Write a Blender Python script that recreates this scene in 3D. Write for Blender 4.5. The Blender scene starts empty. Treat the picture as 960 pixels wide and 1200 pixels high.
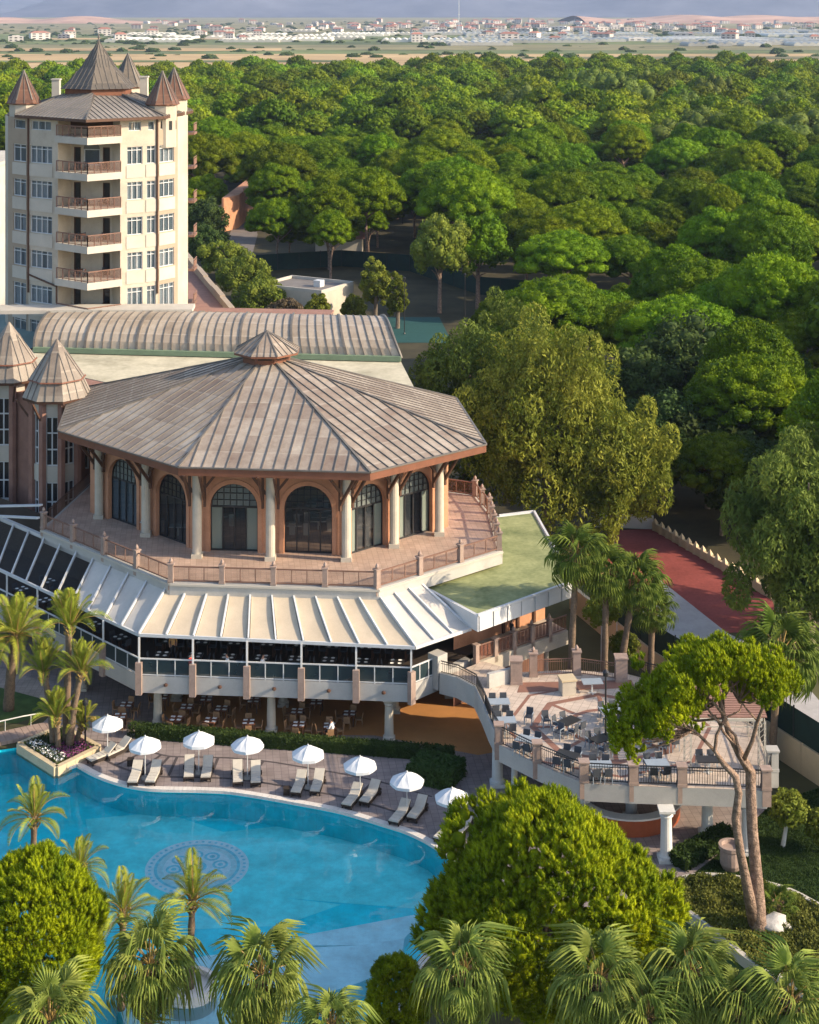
import bpy, math, random
import numpy as np
from mathutils import Vector, Matrix
from mathutils.geometry import tessellate_polygon
rng = np.random.default_rng(7)
random.seed(7)
R = math.radians
scene = bpy.context.scene
COL = scene.collection

# ------------------------------------------------------------------ camera
H, F, YH = 47.5, 1850.0, 10.0          # camera height (m), focal length (px of a 960 px wide picture), horizon row
cam_d = bpy.data.cameras.new('camera')
cam = bpy.data.objects.new('camera', cam_d); COL.objects.link(cam)
cam.location = (0, 0, H); cam.rotation_euler = (R(90), 0, 0)
cam_d.sensor_fit = 'HORIZONTAL'; cam_d.sensor_width = 36.0
cam_d.lens = F / 960 * 36.0
cam_d.shift_y = -(600 - YH) / 960
cam_d.clip_start = 0.5; cam_d.clip_end = 60000
scene.camera = cam

# ------------------------------------------------------------------ world, sun, exposure
SUN_EL, SUN_AZ = R(26), R(102)           # azimuth clockwise from +Y: the sun stands to the right
w = bpy.data.worlds.new('World'); scene.world = w; w.use_nodes = True
nt = w.node_tree
bg = nt.nodes['Background']
sky = nt.nodes.new('ShaderNodeTexSky'); sky.sky_type = 'NISHITA'; sky.sun_disc = False
sky.sun_elevation = SUN_EL; sky.sun_rotation = SUN_AZ; sky.altitude = 50
sky.air_density = 1.0; sky.dust_density = 1.5
nt.links.new(sky.outputs[0], bg.inputs[0]); bg.inputs[1].default_value = 0.15
sd = bpy.data.lights.new('sun', 'SUN'); sd.energy = 4.0; sd.angle = R(0.55); sd.color = (1.0, 0.83, 0.60)
sun = bpy.data.objects.new('sun', sd); COL.objects.link(sun)
sdir = Vector((math.sin(SUN_AZ) * math.cos(SUN_EL), math.cos(SUN_AZ) * math.cos(SUN_EL), math.sin(SUN_EL)))
sun.rotation_euler = sdir.to_track_quat('Z', 'Y').to_euler(); sun.location = sdir * 300
vs = scene.view_settings
vs.view_transform = 'Standard'; vs.look = 'None'; vs.gamma = 1.0; vs.use_curve_mapping = False; vs.exposure = 1.1
cy = scene.cycles
cy.max_bounces = 5; cy.diffuse_bounces = 2; cy.glossy_bounces = 2; cy.transmission_bounces = 2
cy.transparent_max_bounces = 6; cy.volume_bounces = 0; cy.use_denoising = True

# ------------------------------------------------------------------ pixel -> place helpers
def P(x, y, z=0.0):
    d = (H - z) * F / (y - YH)
    return Vector(((x - 480) / F * d, d, z))
def Q(x, y, d):
    return Vector(((x - 480) / F * d, d, H - (y - YH) / F * d))

# ------------------------------------------------------------------ object helpers
ORG = {}
def link(o, parent=None):
    COL.objects.link(o)
    if parent is not None:
        o.parent = parent
        ORG[o.name] = ORG.get(parent.name, Vector((0, 0, 0)))
    return o
def tag(o, label=None, cat=None, group=None, kind=None):
    if label: o['label'] = label
    if cat: o['category'] = cat
    if group: o['group'] = group
    if kind: o['kind'] = kind
    return o
def thing(name, loc, label, cat, group=None):
    o = bpy.data.objects.new(name, None); COL.objects.link(o)
    o.location = loc; o.empty_display_size = 0.3
    ORG[o.name] = Vector(loc)
    return tag(o, label, cat, group)
def part(name, parent, label=None):        # an empty-free part holder: a tiny mesh is avoided, so it is an Empty
    o = bpy.data.objects.new(name, None); link(o, parent); o.empty_display_size = 0.1
    if label: o['label'] = label
    return o
def copy_tree(o, parent=None, loc=None, rz=None, sc=None):
    c = o.copy(); COL.objects.link(c)
    if parent is not None: c.parent = parent; 
    if loc is not None: c.location = loc
    if rz is not None: c.rotation_euler = (0, 0, rz)
    if sc is not None: c.scale = (sc, sc, sc) if not hasattr(sc, '__len__') else sc
    for ch in o.children: copy_tree(ch, c)
    return c

class MB:
    """collects faces, then links them as one mesh object"""
    def __init__(s): s.v = []; s.f = []; s.m = []; s.uv = {}; s.cur = 0
    def add(s, vs, fs):
        n = len(s.v); s.v += [tuple(v) for v in vs]
        for f in fs: s.f.append(tuple(i + n for i in f)); s.m.append(s.cur)
        return s
    def quad(s, a, b, c, d): return s.add([a, b, c, d], [(0, 1, 2, 3)])
    def poly(s, pts): return s.add(pts, [tuple(range(len(pts)))])
    def box(s, c, d, rz=0.0):
        cx, cy_, cz = c; x, y, z = d[0] / 2, d[1] / 2, d[2] / 2
        co, si = math.cos(rz), math.sin(rz)
        vs = []
        for k in (-z, z):
            for (i, j) in ((-x, -y), (x, -y), (x, y), (-x, y)):
                vs.append((cx + i * co - j * si, cy_ + i * si + j * co, cz + k))
        return s.add(vs, [(3, 2, 1, 0), (4, 5, 6, 7), (0, 1, 5, 4), (1, 2, 6, 5), (2, 3, 7, 6), (3, 0, 4, 7)])
    def beam(s, a, b, wd, hg, up=Vector((0, 0, 1))):
        a, b = Vector(a), Vector(b); d = (b - a)
        if d.length < 1e-6: return s
        d.normalize(); sd_ = d.cross(up)
        if sd_.length < 1e-4: sd_ = Vector((1, 0, 0))
        sd_.normalize(); u = sd_.cross(d)
        vs = []
        for p in (a, b):
            for (i, j) in ((-1, -1), (1, -1), (1, 1), (-1, 1)): vs.append(p + sd_ * (i * wd / 2) + u * (j * hg / 2))
        return s.add(vs, [(3, 2, 1, 0), (4, 5, 6, 7), (0, 1, 5, 4), (1, 2, 6, 5), (2, 3, 7, 6), (3, 0, 4, 7)])
    def prism(s, pts, z0, z1, top=True, bot=True):
        n = len(pts)
        ar = sum(pts[i][0] * pts[(i + 1) % n][1] - pts[(i + 1) % n][0] * pts[i][1] for i in range(n))
        if ar < 0: pts = list(pts)[::-1]
        b = [(p[0], p[1], z0) for p in pts]; t = [(p[0], p[1], z1) for p in pts]
        fs = [(i, (i + 1) % n, (i + 1) % n + n, i + n) for i in range(n)]
        tri = tessellate_polygon([[Vector((p[0], p[1], 0)) for p in pts]])
        def up(t3):
            a_, b_, c_ = (pts[i] for i in t3)
            return (b_[0] - a_[0]) * (c_[1] - a_[1]) - (b_[1] - a_[1]) * (c_[0] - a_[0]) > 0
        for t3 in tri:
            t3 = t3 if up(t3) else t3[::-1]
            if top: fs.append(tuple(i + n for i in t3))
            if bot: fs.append(tuple(t3[::-1]))
        return s.add(b + t, fs)
    def lathe(s, c, prof, n=16, a0=0.0, a1=2 * math.pi):
        full = abs(a1 - a0 - 2 * math.pi) < 1e-6; m = n if full else n + 1
        vs = []
        for (r, z) in prof:
            for k in range(m):
                a = a0 + (a1 - a0) * k / n
                vs.append((c[0] + r * math.cos(a), c[1] + r * math.sin(a), c[2] + z))
        fs = []
        for j in range(len(prof) - 1):
            for k in range(n):
                k2 = (k + 1) % m
                fs.append((j * m + k, j * m + k2, (j + 1) * m + k2, (j + 1) * m + k))
        return s.add(vs, fs)
    def tube(s, path, rad, n=6, cap=True):
        path = [Vector(p) for p in path]
        if not hasattr(rad, '__len__'): rad = [rad] * len(path)
        vs = []; ref = Vector((0.3, 0.9, 0.1))
        for i, p in enumerate(path):
            d = path[min(i + 1, len(path) - 1)] - path[max(i - 1, 0)]
            if d.length < 1e-7: d = Vector((0, 0, 1))
            d.normalize(); a = d.cross(ref)
            if a.length < 1e-3: a = d.cross(Vector((1, 0, 0)))
            a.normalize(); b = d.cross(a)
            for k in range(n):
                t = 2 * math.pi * k / n
                vs.append(p + (a * math.cos(t) + b * math.sin(t)) * rad[i])
        fs = []
        for i in range(len(path) - 1):
            for k in range(n):
                fs.append((i * n + k, i * n + (k + 1) % n, (i + 1) * n + (k + 1) % n, (i + 1) * n + k))
        if cap:
            fs.append(tuple(range(n))[::-1]); fs.append(tuple((len(path) - 1) * n + k for k in range(n)))
        return s.add(vs, fs)
    def build(s, name, mat, parent=None, smooth=False, local=False):
        o0 = Vector((0, 0, 0)) if (parent is None or local) else ORG.get(parent.name, Vector((0, 0, 0)))
        me = bpy.data.meshes.new(name)
        if o0.length > 0: me.from_pydata([(v[0] - o0.x, v[1] - o0.y, v[2] - o0.z) for v in s.v], [], s.f)
        else: me.from_pydata(s.v, [], s.f)
        mats = mat if isinstance(mat, (list, tuple)) else [mat]
        for m in mats: me.materials.append(m)
        if len(mats) > 1: me.polygons.foreach_set('material_index', s.m)
        if smooth: me.polygons.foreach_set('use_smooth', [True] * len(me.polygons))
        me.update()
        o = bpy.data.objects.new(name, me); link(o, parent)
        return o

def fast_mesh(name, V, Fq, mats, midx=None, smooth=False):
    """numpy arrays V (n,3), Fq (m,k) -> mesh"""
    me = bpy.data.meshes.new(name)
    k = Fq.shape[1]
    me.vertices.add(len(V)); me.vertices.foreach_set('co', np.ascontiguousarray(V, dtype=np.float32).ravel())
    me.loops.add(Fq.size); me.loops.foreach_set('vertex_index', np.ascontiguousarray(Fq, dtype=np.int32).ravel())
    me.polygons.add(len(Fq)); me.polygons.foreach_set('loop_start', np.arange(0, Fq.size, k, dtype=np.int32))
    me.polygons.foreach_set('loop_total', np.full(len(Fq), k, dtype=np.int32))
    for m in mats: me.materials.append(m)
    if midx is not None: me.polygons.foreach_set('material_index', np.ascontiguousarray(midx, dtype=np.int32))
    if smooth: me.polygons.foreach_set('use_smooth', np.ones(len(Fq), dtype=bool))
    me.update(); me.validate()
    return me

# ------------------------------------------------------------------ materials
def M(name, c, rough=0.75, var=0.18, scale=1.5, bump=0.0, metal=0.0, c2=None, spec=0.3, rand=0.0, fine=14.0, coat=0.0, bd=0.05):
    m = bpy.data.materials.new(name); m.use_nodes = True
    n = m.node_tree; L = n.links; b = n.nodes['Principled BSDF']
    b.inputs['Roughness'].default_value = rough; b.inputs['Metallic'].default_value = metal
    b.inputs['Specular IOR Level'].default_value = spec
    tc = n.nodes.new('ShaderNodeTexCoord')
    n1 = n.nodes.new('ShaderNodeTexNoise'); n1.inputs['Scale'].default_value = scale; n1.inputs['Detail'].default_value = 5; n1.inputs['Roughness'].default_value = 0.65
    n2 = n.nodes.new('ShaderNodeTexNoise'); n2.inputs['Scale'].default_value = fine; n2.inputs['Detail'].default_value = 3
    L.new(tc.outputs['Object'], n1.inputs['Vector']); L.new(tc.outputs['Object'], n2.inputs['Vector'])
    ad = n.nodes.new('ShaderNodeMath'); ad.operation = 'MULTIPLY_ADD'; ad.inputs[1].default_value = 0.35
    L.new(n2.outputs[0], ad.inputs[0]); L.new(n1.outputs[0], ad.inputs[2])
    ramp = n.nodes.new('ShaderNodeValToRGB'); ramp.color_ramp.elements[0].position = 0.42; ramp.color_ramp.elements[1].position = 0.92
    lo = [max(0, x * (1 - var)) for x in c]; hi = [min(1, x * (1 + var)) for x in (c2 or c)]
    ramp.color_ramp.elements[0].color = (*lo, 1); ramp.color_ramp.elements[1].color = (*hi, 1)
    L.new(ad.outputs[0], ramp.inputs[0])
    out = ramp.outputs[0]
    if rand > 0:
        oi = n.nodes.new('ShaderNodeObjectInfo'); hs = n.nodes.new('ShaderNodeHueSaturation')
        mp = n.nodes.new('ShaderNodeMapRange'); mp.inputs[3].default_value = 1 - rand; mp.inputs[4].default_value = 1 + rand
        L.new(oi.outputs['Random'], mp.inputs[0]); L.new(mp.outputs[0], hs.inputs['Value']); L.new(out, hs.inputs['Color']); out = hs.outputs[0]
    L.new(out, b.inputs['Base Color'])
    if bump > 0:
        bp = n.nodes.new('ShaderNodeBump'); bp.inputs['Strength'].default_value = bump; bp.inputs['Distance'].default_value = bd
        L.new(ad.outputs[0], bp.inputs['Height']); L.new(bp.outputs[0], b.inputs['Normal'])
    return m

def leafmat(name, c, c2, scale=0.35, trans=0.22, rand=0.16, hue=0.02, rough=0.6):
    m = bpy.data.materials.new(name); m.use_nodes = True
    n = m.node_tree; L = n.links; b = n.nodes['Principled BSDF']; outp = n.nodes['Material Output']
    b.inputs['Roughness'].default_value = rough; b.inputs['Specular IOR Level'].default_value = 0.08
    tc = n.nodes.new('ShaderNodeTexCoord')
    n1 = n.nodes.new('ShaderNodeTexNoise'); n1.inputs['Scale'].default_value = scale; n1.inputs['Detail'].default_value = 6; n1.inputs['Roughness'].default_value = 0.7
    L.new(tc.outputs['Object'], n1.inputs['Vector'])
    ramp = n.nodes.new('ShaderNodeValToRGB'); ramp.color_ramp.elements[0].position = 0.35; ramp.color_ramp.elements[1].position = 0.68
    ramp.color_ramp.elements[0].color = (*c, 1); ramp.color_ramp.elements[1].color = (*c2, 1)
    L.new(n1.outputs[0], ramp.inputs[0])
    oi = n.nodes.new('ShaderNodeObjectInfo'); hs = n.nodes.new('ShaderNodeHueSaturation')
    mp = n.nodes.new('ShaderNodeMapRange'); mp.inputs[3].default_value = 1 - rand; mp.inputs[4].default_value = 1 + rand
    L.new(oi.outputs['Random'], mp.inputs[0]); L.new(mp.outputs[0], hs.inputs['Value'])
    mh = n.nodes.new('ShaderNodeMath'); mh.operation = 'MULTIPLY'; mh.inputs[1].default_value = 7.31
    fr = n.nodes.new('ShaderNodeMath'); fr.operation = 'FRACT'
    L.new(oi.outputs['Random'], mh.inputs[0]); L.new(mh.outputs[0], fr.inputs[0])
    mp2 = n.nodes.new('ShaderNodeMapRange'); mp2.inputs[3].default_value = 0.5 - hue; mp2.inputs[4].default_value = 0.5 + hue
    L.new(fr.outputs[0], mp2.inputs[0]); L.new(mp2.outputs[0], hs.inputs['Hue'])
    L.new(ramp.outputs[0], hs.inputs['Color']); L.new(hs.outputs[0], b.inputs['Base Color'])
    if trans > 0:
        tr = n.nodes.new('ShaderNodeBsdfTranslucent'); mx = n.nodes.new('ShaderNodeMixShader'); mx.inputs[0].default_value = trans
        L.new(hs.outputs[0], tr.inputs[0]); L.new(b.outputs[0], mx.inputs[1]); L.new(tr.outputs[0], mx.inputs[2]); L.new(mx.outputs[0], outp.inputs[0])
    return m

def glassmat(name, tint, rough=0.05, refl=0.5, see=0.18):
    """window glass seen from outside: dark, glossy, slightly see-through"""
    m = bpy.data.materials.new(name); m.use_nodes = True
    n = m.node_tree; L = n.links; b = n.nodes['Principled BSDF']; outp = n.nodes['Material Output']
    b.inputs['Base Color'].default_value = (*tint, 1); b.inputs['Roughness'].default_value = rough; b.inputs['Specular IOR Level'].default_value = refl
    tc = n.nodes.new('ShaderNodeTexCoord'); n1 = n.nodes.new('ShaderNodeTexNoise'); n1.inputs['Scale'].default_value = 0.7
    bp = n.nodes.new('ShaderNodeBump'); bp.inputs['Strength'].default_value = 0.05; bp.inputs['Distance'].default_value = 0.05
    L.new(tc.outputs['Object'], n1.inputs['Vector']); L.new(n1.outputs[0], bp.inputs['Height']); L.new(bp.outputs[0], b.inputs['Normal'])
    t = n.nodes.new('ShaderNodeBsdfTransparent'); mx = n.nodes.new('ShaderNodeMixShader'); mx.inputs[0].default_value = see
    L.new(b.outputs[0], mx.inputs[1]); L.new(t.outputs[0], mx.inputs[2]); L.new(mx.outputs[0], outp.inputs[0])
    return m

def roofmat(name, c, c2, c3, sx=1.0, sy=2.2):
    """weathered standing seam metal: each sheet between two cross joints has aged a little differently (uses UV in sheet units)"""
    m = bpy.data.materials.new(name); m.use_nodes = True
    n = m.node_tree; L = n.links; b = n.nodes['Principled BSDF']
    b.inputs['Roughness'].default_value = 0.55; b.inputs['Specular IOR Level'].default_value = 0.35
    tc = n.nodes.new('ShaderNodeTexCoord')
    oi = n.nodes.new('ShaderNodeObjectInfo')
    n1 = n.nodes.new('ShaderNodeTexNoise'); n1.inputs['Scale'].default_value = 0.22; n1.inputs['Detail'].default_value = 6; n1.inputs['Roughness'].default_value = 0.7
    L.new(tc.outputs['Object'], n1.inputs['Vector'])
    n2 = n.nodes.new('ShaderNodeTexNoise'); n2.inputs['Scale'].default_value = 3.0; n2.inputs['Detail'].default_value = 6; n2.inputs['Roughness'].default_value = 0.75
    L.new(tc.outputs['Object'], n2.inputs['Vector'])
    # sheet cells
    sep = n.nodes.new('ShaderNodeSeparateXYZ'); L.new(tc.outputs['UV'], sep.inputs[0])
    dv = n.nodes.new('ShaderNodeMath'); dv.operation = 'DIVIDE'; dv.inputs[1].default_value = sy; L.new(sep.outputs[1], dv.inputs[0])
    fl = n.nodes.new('ShaderNodeMath'); fl.operation = 'FLOOR'; L.new(dv.outputs[0], fl.inputs[0])
    fr = n.nodes.new('ShaderNodeMath'); fr.operation = 'FRACT'; L.new(dv.outputs[0], fr.inputs[0])
    cb = n.nodes.new('ShaderNodeCombineXYZ'); L.new(fl.outputs[0], cb.inputs[0]); L.new(oi.outputs['Random'], cb.inputs[1])
    wn = n.nodes.new('ShaderNodeTexWhiteNoise'); L.new(cb.outputs[0], wn.inputs[0])
    a1 = n.nodes.new('ShaderNodeMath'); a1.operation = 'MULTIPLY_ADD'; a1.inputs[1].default_value = 0.17
    L.new(wn.outputs[0], a1.inputs[0]); L.new(n1.outputs[0], a1.inputs[2])
    a2 = n.nodes.new('ShaderNodeMath'); a2.operation = 'MULTIPLY_ADD'; a2.inputs[1].default_value = 0.35
    L.new(n2.outputs[0], a2.inputs[0]); L.new(a1.outputs[0], a2.inputs[2])
    ramp = n.nodes.new('ShaderNodeValToRGB')
    e = ramp.color_ramp.elements; e[0].position = 0.50; e[0].color = (*c, 1); e[1].position = 0.98; e[1].color = (*c3, 1)
    k = ramp.color_ramp.elements.new(0.74); k.color = (*c2, 1)
    L.new(a2.outputs[0], ramp.inputs[0])
    # pale wash along each cross joint
    st = n.nodes.new('ShaderNodeMath'); st.operation = 'LESS_THAN'; st.inputs[1].default_value = 0.07; L.new(fr.outputs[0], st.inputs[0])
    mx = n.nodes.new('ShaderNodeMix'); mx.data_type = 'RGBA'
    s2 = n.nodes.new('ShaderNodeMath'); s2.operation = 'MULTIPLY'; s2.inputs[1].default_value = 0.5; L.new(st.outputs[0], s2.inputs[0])
    L.new(s2.outputs[0], mx.inputs[0]); L.new(ramp.outputs[0], mx.inputs[6]); mx.inputs[7].default_value = (*c3, 1)
    L.new(mx.outputs[2], b.inputs['Base Color'])
    bp = n.nodes.new('ShaderNodeBump'); bp.inputs['Strength'].default_value = 0.15; bp.inputs['Distance'].default_value = 0.03
    L.new(n2.outputs[0], bp.inputs['Height']); L.new(bp.outputs[0], b.inputs['Normal'])
    return m

def tilemat(name, c, c2, grout, size=0.4, rough=0.6, spec=0.3, bump=0.2, offset=0.0, mortar=0.03, rot=0.0):
    m = bpy.data.materials.new(name); m.use_nodes = True
    n = m.node_tree; L = n.links; b = n.nodes['Principled BSDF']
    b.inputs['Roughness'].default_value = rough; b.inputs['Specular IOR Level'].default_value = spec
    tc = n.nodes.new('ShaderNodeTexCoord'); mp = n.nodes.new('ShaderNodeMapping'); mp.inputs['Rotation'].default_value = (0, 0, rot)
    L.new(tc.outputs['Object'], mp.inputs[0])
    br = n.nodes.new('ShaderNodeTexBrick'); br.offset = offset; br.inputs['Scale'].default_value = 1.0
    br.inputs['Brick Width'].default_value = size; br.inputs['Row Height'].default_value = size if offset == 0 else size * 0.35
    br.inputs['Mortar Size'].default_value = mortar * size; br.inputs['Color1'].default_value = (*c, 1); br.inputs['Color2'].default_value = (*c2, 1); br.inputs['Mortar'].default_value = (*grout, 1)
    L.new(mp.outputs[0], br.inputs['Vector'])
    n1 = n.nodes.new('ShaderNodeTexNoise'); n1.inputs['Scale'].default_value = 0.6; n1.inputs['Detail'].default_value = 7; n1.inputs['Roughness'].default_value = 0.7
    L.new(tc.outputs['Object'], n1.inputs['Vector'])
    mr = n.nodes.new('ShaderNodeMapRange'); mr.inputs[1].default_value = 0.3; mr.inputs[2].default_value = 0.7; mr.inputs[3].default_value = 0.72; mr.inputs[4].default_value = 1.2
    L.new(n1.outputs[0], mr.inputs[0])
    hs = n.nodes.new('ShaderNodeHueSaturation'); L.new(mr.outputs[0], hs.inputs['Value']); L.new(br.outputs[0], hs.inputs['Color'])
    L.new(hs.outputs[0], b.inputs['Base Color'])
    if bump:
        bp = n.nodes.new('ShaderNodeBump'); bp.inputs['Strength'].default_value = bump; bp.inputs['Distance'].default_value = 0.02; bp.invert = True
        L.new(br.outputs['Fac'], bp.inputs['Height']); L.new(bp.outputs[0], b.inputs['Normal'])
    return m

def watermat():
    m = bpy.data.materials.new('pool water'); m.use_nodes = True
    n = m.node_tree; L = n.links; outp = n.nodes['Material Output']; n.nodes.remove(n.nodes['Principled BSDF'])
    tc = n.nodes.new('ShaderNodeTexCoord'); n1 = n.nodes.new('ShaderNodeTexNoise'); n1.inputs['Scale'].default_value = 0.9; n1.inputs['Detail'].default_value = 2
    L.new(tc.outputs['Object'], n1.inputs['Vector'])
    bp = n.nodes.new('ShaderNodeBump'); bp.inputs['Strength'].default_value = 0.16; bp.inputs['Distance'].default_value = 0.08
    L.new(n1.outputs[0], bp.inputs['Height'])
    g = n.nodes.new('ShaderNodeBsdfGlossy'); g.inputs['Roughness'].default_value = 0.02; L.new(bp.outputs[0], g.inputs['Normal'])
    t = n.nodes.new('ShaderNodeBsdfTransparent'); t.inputs[0].default_value = (0.86, 0.98, 0.99, 1)
    fr = n.nodes.new('ShaderNodeFresnel'); fr.inputs[0].default_value = 1.33; L.new(bp.outputs[0], fr.inputs['Normal'])
    mx = n.nodes.new('ShaderNodeMixShader'); L.new(fr.outputs[0], mx.inputs[0]); L.new(t.outputs[0], mx.inputs[1]); L.new(g.outputs[0], mx.inputs[2])
    L.new(mx.outputs[0], outp.inputs[0])
    return m

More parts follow.
